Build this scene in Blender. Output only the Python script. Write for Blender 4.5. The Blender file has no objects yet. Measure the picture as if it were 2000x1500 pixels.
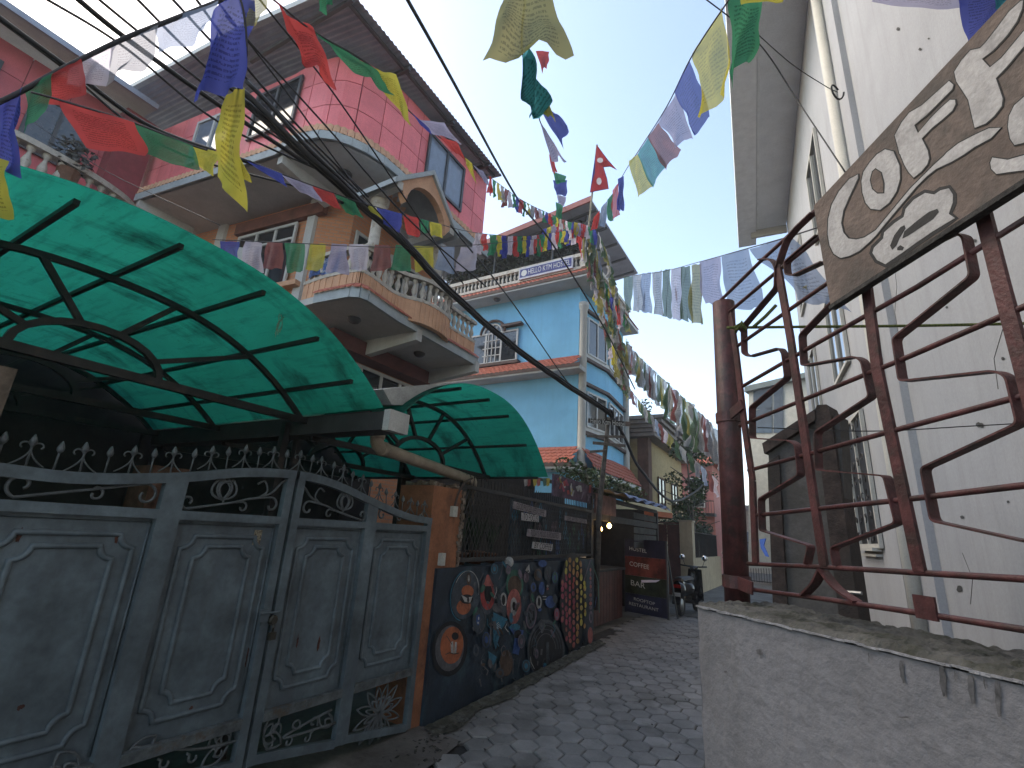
import bpy, bmesh, math, random
from mathutils import Vector, Matrix, noise
rnd = random.Random(7)
V = Vector
SC = bpy.context.scene
COL = SC.collection
# ------------------------------------------------------------------ camera
F = 950.0                                     # focal length in pixels of a 2000 px wide frame
PIT, ROL, YAW = [math.radians(a) for a in (16.8, 3.6, 31.0)]
EYE = V((0, 0, 1.65))
_f = V((-math.sin(YAW) * math.cos(PIT), math.cos(YAW) * math.cos(PIT), math.sin(PIT)))
_r = V((math.cos(YAW), math.sin(YAW), 0))
_u = _r.cross(_f)
CR = _r * math.cos(ROL) + _u * math.sin(ROL)
CU = _u * math.cos(ROL) - _r * math.sin(ROL)
CF = _f
cam = bpy.data.cameras.new('camera'); camo = bpy.data.objects.new('camera', cam); COL.objects.link(camo)
cam.sensor_width = 36; cam.lens = F / 2000 * 36; cam.clip_start = 0.05; cam.clip_end = 2000
m = Matrix((CR, CU, -CF)).transposed().to_4x4(); m.translation = EYE
camo.matrix_world = m
SC.camera = camo
# ------------------------------------------------------------------ sky, sun, exposure
SUN_AZ, SUN_EL = math.radians(-95), math.radians(42)       # azimuth from +Y towards +X
w = bpy.data.worlds.new('World'); SC.world = w; w.use_nodes = True
nt = w.node_tree; bg = nt.nodes['Background']
sky = nt.nodes.new('ShaderNodeTexSky'); sky.sky_type = 'NISHITA'; sky.sun_disc = False
sky.sun_elevation = SUN_EL; sky.sun_rotation = SUN_AZ; sky.air_density = 1.0; sky.dust_density = 2.0; sky.ozone_density = 1.0; sky.altitude = 1300
nt.links.new(sky.outputs[0], bg.inputs[0]); bg.inputs[1].default_value = 0.15
sl = bpy.data.lights.new('sun', 'SUN'); sl.energy = 0.9; sl.angle = math.radians(50); sl.color = (1, .95, .87)
so = bpy.data.objects.new('sun', sl); COL.objects.link(so)
sd = V((math.sin(SUN_AZ) * math.cos(SUN_EL), math.cos(SUN_AZ) * math.cos(SUN_EL), math.sin(SUN_EL)))
so.rotation_euler = sd.to_track_quat('Z', 'Y').to_euler()
SC.view_settings.view_transform = 'Standard'; SC.view_settings.look = 'None'
SC.view_settings.exposure = 1.93; SC.view_settings.gamma = 1; SC.view_settings.use_curve_mapping = False
SC.view_settings.use_white_balance = True; SC.view_settings.white_balance_temperature = 8000; SC.view_settings.white_balance_tint = 8
SC.cycles.max_bounces = 9; SC.cycles.transparent_max_bounces = 24; SC.cycles.caustics_reflective = False; SC.cycles.caustics_refractive = False
# ------------------------------------------------------------------ measuring helpers (survey of the place: sight line -> point on a real plane)
def ray(x, y): return CF + CR * ((x - 1000) / F) - CU * ((y - 750) / F)
def at(x, y, d): return EYE + ray(x, y) * d
def onX(x, y, X): d = ray(x, y); return EYE + d * (X / d.x)
def onY(x, y, Y): d = ray(x, y); return EYE + d * (Y / d.y)
def onZ(x, y, Z): d = ray(x, y); return EYE + d * ((Z - EYE.z) / d.z)
class Plane:                                   # vertical plane: origin o, horizontal direction u, v = up, n faces the viewer
    def __init__(s, o, u):
        s.o = V(o); s.u = V((u[0], u[1], 0)).normalized(); s.v = V((0, 0, 1)); s.n = s.u.cross(s.v)
        if s.n.dot(EYE - s.o) < 0: s.n = -s.n
    def hit(s, x, y):
        d = ray(x, y); return EYE + d * ((s.o - EYE).dot(s.n) / d.dot(s.n))
    def uv(s, x, y):
        p = s.hit(x, y) - s.o; return (p.dot(s.u), p.z)
    def w(s, a, b, d=0.0): return s.o + s.u * a + s.v * b + s.n * d
    def pt(s, x, y, d=0.0): return s.hit(x, y) + s.n * d
# ------------------------------------------------------------------ mesh builder
class MB:
    def __init__(s): s.v = []; s.f = []; s.m = []; s.uv = {}
    def add(s, vs, fs, mi=0):
        b = len(s.v); s.v += [V(p) for p in vs]
        for f in fs: s.f.append([b + i for i in f]); s.m.append(mi)
        return s
    def obox(s, c, a, b, e, mi=0):              # centre and three half vectors
        c, a, b, e = V(c), V(a), V(b), V(e)
        vs = [c + a * i + b * j + e * k for k in (-1, 1) for j in (-1, 1) for i in (-1, 1)]
        return s.add(vs, [(0, 2, 3, 1), (4, 5, 7, 6), (0, 1, 5, 4), (2, 6, 7, 3), (0, 4, 6, 2), (1, 3, 7, 5)], mi)
    def box(s, lo, hi, mi=0):
        lo, hi = V(lo), V(hi); h = (hi - lo) / 2
        return s.obox((lo + hi) / 2, (h.x, 0, 0), (0, h.y, 0), (0, 0, h.z), mi)
    def bar(s, p, q, wd, ht, up=(0, 0, 1), mi=0):  # rectangular bar from p to q
        p, q = V(p), V(q); t = (q - p); L = t.length
        if L < 1e-6: return s
        t /= L; up = V(up); sd_ = t.cross(up)
        if sd_.length < 1e-4: sd_ = t.cross(V((1, 0, 0)))
        sd_.normalize(); u2 = sd_.cross(t)
        return s.obox((p + q) / 2, t * (L / 2), sd_ * (wd / 2), u2 * (ht / 2), mi)
    def tube(s, pts, r, n=6, mi=0, cap=True):
        pts = [V(p) for p in pts]; k = len(pts)
        if k < 2: return s
        rs = r if isinstance(r, (list, tuple)) else [r] * k
        b = len(s.v); nrm = None
        for i, p in enumerate(pts):
            t = (pts[min(i + 1, k - 1)] - pts[max(i - 1, 0)])
            if t.length < 1e-9: t = V((0, 0, 1))
            t.normalize()
            if nrm is None:
                nrm = t.cross(V((0, 0, 1)))
                if nrm.length < 1e-3: nrm = t.cross(V((1, 0, 0)))
            nrm = (nrm - t * nrm.dot(t)).normalized(); bn = t.cross(nrm)
            for j in range(n):
                a = 2 * math.pi * j / n; s.v.append(p + (nrm * math.cos(a) + bn * math.sin(a)) * rs[i])
        for i in range(k - 1):
            for j in range(n):
                s.f.append([b + i * n + j, b + i * n + (j + 1) % n, b + (i + 1) * n + (j + 1) % n, b + (i + 1) * n + j]); s.m.append(mi)
        if cap:
            s.f.append([b + j for j in range(n)][::-1]); s.m.append(mi)
            s.f.append([b + (k - 1) * n + j for j in range(n)]); s.m.append(mi)
        return s
    def strip(s, pts, wv, tv, mi=0):             # flat bar following pts: half width vector wv (constant), half thickness across path in plane with normal wv
        pts = [V(p) for p in pts]; k = len(pts); wv = V(wv); wn = wv.normalized(); b = len(s.v)
        for i, p in enumerate(pts):
            t = (pts[min(i + 1, k - 1)] - pts[max(i - 1, 0)]).normalized(); sd_ = t.cross(wn).normalized() * tv
            s.v += [p + wv + sd_, p + wv - sd_, p - wv - sd_, p - wv + sd_]
        for i in range(k - 1):
            for j in range(4):
                s.f.append([b + i * 4 + j, b + i * 4 + (j + 1) % 4, b + i * 4 + 4 + (j + 1) % 4, b + i * 4 + 4 + j]); s.m.append(mi)
        s.f.append([b, b + 1, b + 2, b + 3]); s.f.append([b + (k - 1) * 4 + j for j in (3, 2, 1, 0)]); s.m += [mi, mi]
        return s
    def prism(s, poly, off, mi=0):               # polygon extruded by vector off
        poly = [V(p) for p in poly]; n = len(poly); off = V(off)
        vs = poly + [p + off for p in poly]
        fs = [list(range(n))[::-1], [n + i for i in range(n)]] + [[i, (i + 1) % n, n + (i + 1) % n, n + i] for i in range(n)]
        return s.add(vs, fs, mi)
    def grid(s, fn, nu, nv, mi=0, uv=False):
        b = len(s.v)
        for j in range(nv + 1):
            for i in range(nu + 1):
                s.v.append(V(fn(i / nu, j / nv)))
                if uv: s.uv[len(s.v) - 1] = (i / nu, j / nv)
        for j in range(nv):
            for i in range(nu):
                a = b + j * (nu + 1) + i; s.f.append([a, a + 1, a + nu + 2, a + nu + 1]); s.m.append(mi)
        return s
    def lathe(s, c, prof, n=10, mi=0, ax=(0, 0, 1)):  # prof: (radius, height)
        c = V(c); ax = V(ax).normalized(); e1 = ax.orthogonal().normalized(); e2 = ax.cross(e1); b = len(s.v)
        for r, h in prof:
            for j in range(n):
                a = 2 * math.pi * j / n; s.v.append(c + ax * h + (e1 * math.cos(a) + e2 * math.sin(a)) * r)
        for i in range(len(prof) - 1):
            for j in range(n):
                s.f.append([b + i * n + j, b + i * n + (j + 1) % n, b + (i + 1) * n + (j + 1) % n, b + (i + 1) * n + j]); s.m.append(mi)
        s.f.append([b + j for j in range(n)][::-1]); s.f.append([b + (len(prof) - 1) * n + j for j in range(n)]); s.m += [mi, mi]
        return s
    def mesh(s, name, mats, smooth=False, org=(0, 0, 0)):
        me = bpy.data.meshes.new(name); o = V(org)
        me.from_pydata([tuple(p - o) for p in s.v], [], s.f)
        for mt in (mats if isinstance(mats, (list, tuple)) else [mats]): me.materials.append(mt)
        me.polygons.foreach_set('material_index', s.m)
        if smooth is True: me.polygons.foreach_set('use_smooth', [True] * len(s.f))
        if s.uv:
            ul = me.uv_layers.new(name='UVMap')
            for lp in me.loops:
                if lp.vertex_index in s.uv: ul.data[lp.index].uv = s.uv[lp.vertex_index]
        bm = bmesh.new(); bm.from_mesh(me); bmesh.ops.recalc_face_normals(bm, faces=bm.faces); bm.to_mesh(me); bm.free()
        me.update(); return me
    def build(s, name, mats, parent=None, smooth=False, **kw):
        org = parent_org(parent)
        o = bpy.data.objects.new(name, s.mesh(name, mats, smooth, org)); COL.objects.link(o)
        if parent is not None: o.parent = parent
        for k_, v_ in kw.items(): o[k_] = v_
        return o
def parent_org(p):
    o = V((0, 0, 0))
    while p is not None: o = o + V(p.location); p = p.parent
    return o
def thing(name, loc, label, category, group=None):
    e = bpy.data.objects.new(name, None); COL.objects.link(e); e.location = loc; e.empty_display_size = .1
    e['label'] = label; e['category'] = category
    if group: e['group'] = group
    return e
def copyobj(src, parent, loc, rot=None, scale=None):
    o = src.copy(); COL.objects.link(o); o.parent = parent; o.location = V(loc) - parent_org(parent)
    if rot is not None: o.rotation_euler = rot
    if scale is not None: o.scale = scale
    return o
def curve(pts, n=8):                             # Catmull-Rom through points
    pts = [V(p) for p in pts]
    if len(pts) < 3: return [pts[0].lerp(pts[-1], i / n) for i in range(n + 1)]
    P = [pts[0] * 2 - pts[1]] + pts + [pts[-1] * 2 - pts[-2]]; out = []
    for i in range(1, len(P) - 2):
        a, b, c, d = P[i - 1:i + 3]
        for k in range(n):
            t = k / n
            out.append(.5 * ((2 * b) + (c - a) * t + (2 * a - 5 * b + 4 * c - d) * t * t + (3 * b - a - 3 * c + d) * t ** 3))
    return out + [pts[-1]]
def rounded(pts, r, n=4):                        # polyline with rounded corners
    pts = [V(p) for p in pts]; out = [pts[0]]
    for i in range(1, len(pts) - 1):
        a, b, c = pts[i - 1:i + 2]; d1 = (a - b); d2 = (c - b); k = min(r, d1.length * .45, d2.length * .45)
        p, q = b + d1.normalized() * k, b + d2.normalized() * k
        for j in range(n + 1):
            t = j / n; out.append(p * (1 - t) ** 2 + b * 2 * t * (1 - t) + q * t * t)
    return out + [pts[-1]]
# ------------------------------------------------------------------ materials
MATS = {}
def mat(name, col, rough=.8, var=.12, scale=5., bump=.15, bscale=60., col2=None, f2=.5, s2=2., metal=0., streak=0., streakcol=(.05, .045, .04), random_obj=0., spec=.4, grainv=.06):
    if name in MATS: return MATS[name]
    M = bpy.data.materials.new(name); MATS[name] = M; M.use_nodes = True; N = M.node_tree.nodes; L = M.node_tree.links; B = N['Principled BSDF']
    g = N.new('ShaderNodeNewGeometry')
    def nz(sc, det=5, rough_=.6, vec=None):
        t = N.new('ShaderNodeTexNoise'); t.inputs['Scale'].default_value = sc; t.inputs['Detail'].default_value = det; t.inputs['Roughness'].default_value = rough_
        L.new(vec or g.outputs['Position'], t.inputs['Vector']); return t.outputs[0]
    def mix(a, b, fac, mode='MIX'):
        x = N.new('ShaderNodeMix'); x.data_type = 'RGBA'; x.blend_type = mode
        if isinstance(fac, (int, float)): x.inputs[0].default_value = fac
        else: L.new(fac, x.inputs[0])
        for sock, val in ((x.inputs[6], a), (x.inputs[7], b)):
            if isinstance(val, tuple): sock.default_value = (*val, 1)
            else: L.new(val, sock)
        return x.outputs[2]
    def ramp(v, a, b):
        r = N.new('ShaderNodeMapRange'); r.inputs[1].default_value = a; r.inputs[2].default_value = b; L.new(v, r.inputs[0]); return r.outputs[0]
    c = tuple(col)
    dk = tuple(x * (1 - var * 2) for x in col); lt = tuple(min(1, x * (1 + var)) for x in col)
    out = mix(dk, lt, ramp(nz(scale), .3, .7))
    if col2 is not None: out = mix(out, tuple(col2), ramp(nz(s2, 6, .65), .62 - f2 * .25, .72 - f2 * .2))
    if grainv: out = mix(out, mix(tuple(x * (1 - grainv * 4) for x in (1, 1, 1)), tuple(x for x in (1., 1., 1.)), ramp(nz(bscale * 1.5, 3), .3, .7)), 1.0, 'MULTIPLY')
    if streak:
        mp = N.new('ShaderNodeMapping'); mp.inputs['Scale'].default_value = (9, 9, .5); L.new(g.outputs['Position'], mp.inputs[0])
        n_ = ramp(nz(1.0, 6, .6, mp.outputs[0]), .5, .75)
        mm = N.new('ShaderNodeMath'); mm.operation = 'MULTIPLY'; mm.inputs[1].default_value = streak; L.new(n_, mm.inputs[0])
        out = mix(out, tuple(streakcol), mm.outputs[0])
    if random_obj:
        oi = N.new('ShaderNodeObjectInfo'); r = N.new('ShaderNodeMapRange'); r.inputs[3].default_value = 1 - random_obj; r.inputs[4].default_value = 1 + random_obj * .6
        L.new(oi.outputs['Random'], r.inputs[0])
        h = N.new('ShaderNodeHueSaturation'); L.new(r.outputs[0], h.inputs['Value']); L.new(out, h.inputs['Color']); out = h.outputs[0]
    L.new(out, B.inputs['Base Color'])
    B.inputs['Roughness'].default_value = rough; B.inputs['Metallic'].default_value = metal; B.inputs['Specular IOR Level'].default_value = spec
    if bump:
        bp = N.new('ShaderNodeBump'); bp.inputs['Strength'].default_value = bump; bp.inputs['Distance'].default_value = .01
        L.new(nz(bscale, 4), bp.inputs['Height']); L.new(bp.outputs[0], B.inputs['Normal'])
    return M
def glass(name, col=(.02, .025, .03), rough=.06):
    if name in MATS: return MATS[name]
    M = mat(name, col, rough=rough, var=.1, bump=.02, bscale=2, spec=.8, grainv=0); return M
def glow(name, col, strength):
    M = bpy.data.materials.new(name); M.use_nodes = True; B = M.node_tree.nodes['Principled BSDF']
    B.inputs['Base Color'].default_value = (*col, 1); B.inputs['Emission Color'].default_value = (*col, 1); B.inputs['Emission Strength'].default_value = strength; return M
def cloth(name, col, sheer=.15, ink=.55):
    if name in MATS: return MATS[name]
    M = bpy.data.materials.new(name); MATS[name] = M; M.use_nodes = True; N = M.node_tree.nodes; L = M.node_tree.links
    N.remove(N['Principled BSDF']); out = N['Material Output']
    uv = N.new('ShaderNodeUVMap'); sp = N.new('ShaderNodeSeparateXYZ'); L.new(uv.outputs[0], sp.inputs[0])
    def math_(op, a, b=0.0):
        q = N.new('ShaderNodeMath'); q.operation = op
        for i, x in enumerate((a, b)):
            if isinstance(x, (int, float)): q.inputs[i].default_value = x
            else: L.new(x, q.inputs[i])
        return q.outputs[0]
    # printed lines of script: rows in v, broken by noise in u, inside a margin
    rows = math_('GREATER_THAN', math_('SINE', math_('MULTIPLY', sp.outputs[1], 120.0)), .0)
    mp = N.new('ShaderNodeMapping'); mp.inputs['Scale'].default_value = (46, 22, 1); L.new(uv.outputs[0], mp.inputs[0])
    oi = N.new('ShaderNodeObjectInfo'); ad = N.new('ShaderNodeVectorMath'); L.new(mp.outputs[0], ad.inputs[0]); cb = N.new('ShaderNodeCombineXYZ')
    L.new(math_('MULTIPLY', oi.outputs['Random'], 50.0), cb.inputs[0]); L.new(cb.outputs[0], ad.inputs[1])
    t = N.new('ShaderNodeTexNoise'); t.inputs['Scale'].default_value = 1.0; t.inputs['Detail'].default_value = 4; L.new(ad.outputs[0], t.inputs[0])
    glyph = math_('GREATER_THAN', t.outputs[0], .47)
    def inside(ax, a, b): return math_('MULTIPLY', math_('GREATER_THAN', sp.outputs[ax], a), math_('LESS_THAN', sp.outputs[ax], b))
    mask = math_('MULTIPLY', math_('MULTIPLY', rows, glyph), math_('MULTIPLY', inside(0, .14, .86), inside(1, .12, .86)))
    mask = math_('MULTIPLY', mask, ink)
    g = N.new('ShaderNodeNewGeometry'); t2 = N.new('ShaderNodeTexNoise'); t2.inputs['Scale'].default_value = 9; t2.inputs['Detail'].default_value = 5; L.new(g.outputs['Position'], t2.inputs[0])
    mx0 = N.new('ShaderNodeMix'); mx0.data_type = 'RGBA'; mx0.inputs[6].default_value = (*[c * .7 for c in col], 1); mx0.inputs[7].default_value = (*[min(1, c * 1.15) for c in col], 1); L.new(t2.outputs[0], mx0.inputs[0])
    mx = N.new('ShaderNodeMix'); mx.data_type = 'RGBA'; L.new(mask, mx.inputs[0]); L.new(mx0.outputs[2], mx.inputs[6]); mx.inputs[7].default_value = (*[c * .16 for c in col], 1)
    d = N.new('ShaderNodeBsdfDiffuse'); tr = N.new('ShaderNodeBsdfTranslucent'); tp = N.new('ShaderNodeBsdfTransparent')
    for b_ in (d, tr): L.new(mx.outputs[2], b_.inputs[0])
    a = N.new('ShaderNodeMixShader'); a.inputs[0].default_value = .5; L.new(d.outputs[0], a.inputs[1]); L.new(tr.outputs[0], a.inputs[2])
    b = N.new('ShaderNodeMixShader'); b.inputs[0].default_value = sheer; L.new(a.outputs[0], b.inputs[1]); L.new(tp.outputs[0], b.inputs[2])
    tp.inputs[0].default_value = (*[.5 + .5 * c for c in col], 1)
    L.new(b.outputs[0], out.inputs[0]); return M
FONT = None
def text_polys(txt, size=1.0, spacing=1.0):      # built-in font outlines as a triangulated flat mesh (x right, y up)
    cu = bpy.data.curves.new('lettering', 'FONT'); cu.body = txt; cu.size = size; cu.align_x = 'LEFT'; cu.resolution_u = 3; cu.space_character = spacing
    o = bpy.data.objects.new('lettering', cu); COL.objects.link(o)
    dg = bpy.context.evaluated_depsgraph_get(); dg.update()
    me = o.evaluated_get(dg).to_mesh(); vs = [v.co.copy() for v in me.vertices]; fs = [list(p.vertices) for p in me.polygons]
    o.evaluated_get(dg).to_mesh_clear(); bpy.data.objects.remove(o); bpy.data.curves.remove(cu)
    if vs:
        x0 = min(v.x for v in vs); x1 = max(v.x for v in vs); y0 = min(v.y for v in vs); y1 = max(v.y for v in vs)
        vs = [V(((v.x - x0) / (x1 - x0), (v.y - y0) / max(1e-6, (y1 - y0)), 0)) for v in vs]
    return vs, fs
def lettering(mb, txt, tl, tr, bl, off, mi=0, spacing=1.0):   # fit text into the box with corners tl,tr,bl (3-D), lifted by off
    vs, fs = text_polys(txt, 1.0, spacing); tl, tr, bl = V(tl), V(tr), V(bl)
    mb.add([bl + (tr - tl) * v.x + (tl - bl) * v.y + V(off) for v in vs], fs, mi)
def pole_of(px): return px
# ================================================================== GROUND
m_ground = mat('dusty_concrete', (.13, .125, .115), var=.2, scale=1.5, bump=.3, bscale=25, col2=(.07, .065, .055), f2=.5)
m_mortar = mat('joint_dirt', (.032, .03, .027), var=.3, scale=8, bump=.4, bscale=40)
m_paver = mat('paver_concrete', (.245, .232, .218), rough=.72, var=.16, scale=3, bump=.3, bscale=70, col2=(.14, .132, .122), f2=.42, s2=2.2, random_obj=.22)
MB().grid(lambda a, b: (-150 + 300 * a, -60 + 300 * b, -.06), 2, 2).build('ground', m_ground, kind='structure')
pav = MB().grid(lambda a, b: (-3.45 + 5.1 * a, .2 + 12.8 * b, -.03), 4, 12).build('alley_pavement', m_mortar, kind='structure')
MB().add([(-6.5, 13.0, -.012), (1.6, 13.0, -.012), (1.6, 60, -.012), (-6.5, 60, -.012)], [(0, 1, 2, 3)]).build('road', m_ground, kind='structure')
# hexagonal pavers, long axis across the alley
PW, PH, GAP = .225, .205, .008
def hexpts(g, z, k=1.0):
    a, b = PW / 2 - g, PH / 2 - g
    return [(q_[1], q_[0], q_[2]) for q_ in [(a * 1.16 * k, 0, z), (a * .55 * k, b * k, z), (-a * .55 * k, b * k, z), (-a * 1.16 * k, 0, z), (-a * .55 * k, -b * k, z), (a * .55 * k, -b * k, z)]]
hb = MB(); hb.add(hexpts(0, -.06) + hexpts(0, -.008) + hexpts(.010, 0.0), [[i, (i + 1) % 6, 6 + (i + 1) % 6, 6 + i] for i in range(6)] + [[6 + i, 6 + (i + 1) % 6, 12 + (i + 1) % 6, 12 + i] for i in range(6)] + [[12 + i for i in range(6)]])
hexme = hb.mesh('paver', m_paver)
cells = []
dx, dy = PH + GAP, PW * .855 + GAP
i = 0; x = -3.30
while x < 1.4:
    y = 2.3; j_ = 0
    while y < 12.9:
        lim = -2.93 - max(0, y - 3.8) * .062 if y > 3.75 else -2.48
        wx = 1.35 - y * .08
        if x > lim and x < wx: cells.append((x + (dx / 2 if j_ % 2 else 0), y))
        y += dy; j_ += 1
    x += dx; i += 1
for j, yy in enumerate([3.9 + dy * k for k in range(42)]):       # strip along the slanting mural wall
    for xx in (-2.62 - dx,):
        if False: cells.append((xx, yy + (dy / 2 if 0 else 0)))
cells.sort(key=lambda c: (c[0] > -.5 or c[1] > 9.5, V((c[0], c[1], 0)).length))
rest = MB()
for k, (x, y) in enumerate(cells):
    z = rnd.uniform(-.006, .003); rx, ry, rz = rnd.gauss(0, .012), rnd.gauss(0, .012), rnd.gauss(0, .018)
    if k < 300:
        o = bpy.data.objects.new('paver', hexme); COL.objects.link(o); o.parent = pav; o.location = (x, y, z); o.rotation_euler = (rx, ry, rz)
    else:
        rest.add([(x + p[0], y + p[1], z + p[2]) for p in hb.v], hb.f)
rest.build('paver_field', m_paver, pav, kind='stuff')
# concrete driveway ramp at the gate and dirt gutter along the painted wall
m_apron = mat('apron_concrete', (.15, .13, .115), var=.25, scale=4, bump=.5, bscale=30, col2=(.07, .06, .05))
MB().grid(lambda a, b: (-3.6 + 1.08 * a + .04 * math.sin(b * 17), .2 + 3.62 * b, (.05 + .10 * (1 - b)) * (1 - a) ** .7 + .004 + .006 * math.sin(b * 31 + a * 7)), 10, 26).build('driveway_apron', m_apron, kind='structure')
m_moss = mat('mossy_dirt', (.055, .052, .035), var=.35, scale=14, bump=.8, bscale=60, col2=(.1, .1, .085), f2=.4, s2=9)
gm = MB()
gm.grid(lambda a, b: (-2.95 - .045 * (b * 4.6) / 1 * .9 + (.05 + .20 * a * (.7 + .5 * noise.noise(V((b * 9, 1, 0)))) ), 3.75 + 4.6 * b, .012 + .035 * (1 - a) + .02 * noise.noise(V((a * 4, b * 40, 3)))), 6, 70)
gm.build('gutter_dirt', m_moss, kind='stuff', label='mossy dirt strip along the foot of the painted wall', category='dirt')
# leaf litter / debris by the gate corner
lt = MB()
for k in range(190):
    c = V((-2.72 + rnd.gauss(0, .10), 3.55 + rnd.gauss(0, .28), .016 + rnd.random() * .02)) if k < 80 else V((-2.95 + .3 * rnd.random() ** 2 - .05, rnd.uniform(3.9, 8.5), .03)) if k < 150 else V((rnd.uniform(-2.8, -.5), rnd.uniform(2.8, 11), .006))
    if 80 <= k < 150: c.x -= (c.y - 3.8) * .06
    a = V((rnd.uniform(-1, 1), rnd.uniform(-1, 1), rnd.uniform(-.3, .3))).normalized() * rnd.uniform(.008, .022); b2 = V((-a.y, a.x, rnd.uniform(-.01, .01))) * .6
    lt.prism([c - a, c + b2, c + a, c - b2], (0, 0, .002))
lt.build('leaf_litter', mat('litter', (.045, .04, .03), var=.4, scale=30, col2=(.16, .16, .15), f2=.2, s2=25), kind='stuff', label='dry leaf litter and scraps by the gate corner', category='litter')

# ================================================================== RIGHT SIDE: low wall, red fence, sign
m_plaster = mat('painted_plaster', (.172, .164, .17), rough=.85, var=.07, scale=2.5, bump=.7, bscale=34, col2=(.145, .137, .14), f2=.35, s2=1.6, streak=.38, streakcol=(.085, .078, .075), grainv=.05)
m_mosstop = mat('mossy_concrete', (.12, .112, .10), rough=.95, var=.35, scale=14, bump=1., bscale=60, col2=(.04, .039, .028), f2=.6, s2=7)
ZT = 1.45
A = onZ(1362, 1175, ZT); B_ = onZ(2000, 1318, ZT)
wd = (B_ - A); wd.z = 0; wd.normalize(); wn = V((-wd.y, wd.x, 0))
if wn.dot(EYE - A) > 0: wn = -wn                                   # wn points away from the camera
END = B_ + wd * 1.6; TH = .34
lw = thing('boundary_wall', (A.x, A.y, 0), 'low lilac-grey plastered wall with a mossy top, foreground right', 'wall')
def wface(a, b):
    L_ = (END - A).length; p = A + wd * (L_ * a)
    z = -.05 + (ZT - .02 + .05) * b
    r_ = .004 * noise.noise(V((a * 30, b * 14, 2))) + .0022 * noise.noise(V((a * 110, b * 55, 5))) + .0012 * noise.noise(V((a * 260, b * 120, 8)))
    return V((p.x, p.y, z)) + wn * (.0 + r_)
q = MB(); q.grid(wface, 240, 110)
q.grid(lambda a, b: V((A.x, A.y, 0)) + wn * (TH * a) + V((0, 0, -.05 + (ZT - .02 + .05) * b)) + wd * (.004 * noise.noise(V((a * 8, b * 14, 9)))), 8, 30)
q.grid(lambda a, b: V((A.x, A.y, 0)) + wd * ((END - A).length * a) + wn * TH + V((0, 0, -.05 + (ZT - .02 + .05) * b)), 10, 4)
q.build('plaster_face', m_plaster, lw, smooth=True)
q = MB()
Ltop = (END - A).length
def wtop(a, b):
    e = .012 * noise.noise(V((a * 40, 3, 1))) + .006 * noise.noise(V((a * 140, 3, 1)))
    p = A + wd * (Ltop * a) + wn * (TH * b + (e if b < .01 else 0))
    p.z = ZT - .02 + (.006 if b < .01 else .02 + .010 * noise.noise(V((p.x * 9, p.y * 9, 4))) + .010 * noise.noise(V((p.x * 40, p.y * 40, 4))) + .005 * noise.noise(V((p.x * 110, p.y * 110, 4)))) ; return p
q.grid(wtop, 320, 36); q.build('mossy_top', m_mosstop, lw)
q = MB()                                                            # pale chipped arris along the front edge
for k in range(150):
    a0 = k / 150; a1 = (k + 1.02) / 150; hgt = .004 + .006 * abs(noise.noise(V((k * .21, 0, 0)))); e = .004 + .003 * noise.noise(V((k * .5, 7, 0)))
    p0, p1 = A + wd * (Ltop * a0), A + wd * (Ltop * a1); p0.z = p1.z = ZT - .014 + .004 * noise.noise(V((k * .37, 2, 0)))
    q.bar(p0 - wn * e, p1 - wn * e, .007 + .010 * abs(noise.noise(V((k * .8, 1, 0)))), hgt)
q.build('chipped_edge', mat('chipped_edge', (.27, .26, .265), var=.2, scale=40, bump=.6, bscale=90), lw)
LP_ = Plane(V((A.x, A.y, 0)), wd); m_drip = mat('drip_stain', (.098, .092, .092), rough=.95, var=.3, scale=40)
for (x1, y1, h_, w_) in ((1843, 1300, 60, 6), (1899, 1318, 56, 6), (1764, 1290, 44, 4), (1868, 1310, 22, 1.4), (1950, 1330, 70, 5), (1700, 1275, 20, 1.2), (1925, 1322, 24, 1.6), (1485, 1268, 10, 5), (1420, 1310, 4, 3), (1768, 1399, 3, 12)):
    q = MB(); n_ = 10; Lf, Rt = [], []
    for k in range(n_ + 1):
        t = k / n_; ww = w_ * (.35 + .65 * math.sin(math.pi * min(1, .15 + t * .85)) ) * (1 + .4 * noise.noise(V((x1, k * .9, 0)))); cx = x1 + (y1 - 1300) * 0 + 2.5 * noise.noise(V((x1 * .3, k * .4, 5))) + t * h_ * .08
        Lf.append((cx - ww, y1 + h_ * t)); Rt.append((cx + ww, y1 + h_ * t))
    q.add([LP_.pt(x, y, .0065) for x, y in Lf + Rt[::-1]], [list(range(2 * n_ + 2))]); q.build('stain', m_drip, lw)

# red steel fence on the wall: surveyed in one vertical plane
hz = lambda x: 1073.7 - (1577 - x) * .0629
fd = ray(868, hz(868)); fd.z = 0; fd.normalize()
FB = onZ(1436, 1160, ZT + .02)
FP = Plane(FB, (-fd.x, -fd.y))                                       # u runs towards the right of the picture
m_red = mat('oxide_red_paint', (.082, .025, .025), rough=.55, var=.3, scale=18, bump=.3, bscale=80, col2=(.038, .018, .016), f2=.5, s2=14)
fence = thing('steel_fence', (FB.x, FB.y, ZT), 'oxide-red steel fence of rods and zigzag straps on the low wall', 'fence')
def fpt(x, y, d=0.): return FP.pt(x, y, d)
rods = [[(1402, 592), (1488, 508), (1534, 466), (1620, 385)], [(1414, 618), (1536, 515), (1640, 432)], [(1440, 676), (1612, 556), (1790, 420), (2060, 225)],
        [(1446, 757), (1600, 668), (1792, 560), (2060, 392)], [(1444, 832), (1760, 703), (1974, 610), (2080, 566)], [(1462, 919), (1760, 837), (1960, 783), (2080, 752)],
        [(1472, 1007), (1764, 976), (2000, 948), (2080, 940)], [(1460, 1101), (1600, 1107), (2000, 1131), (2080, 1137)], [(1460, 1150), (1610, 1170), (1760, 1192), (2000, 1230), (2080, 1243)]]
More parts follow.
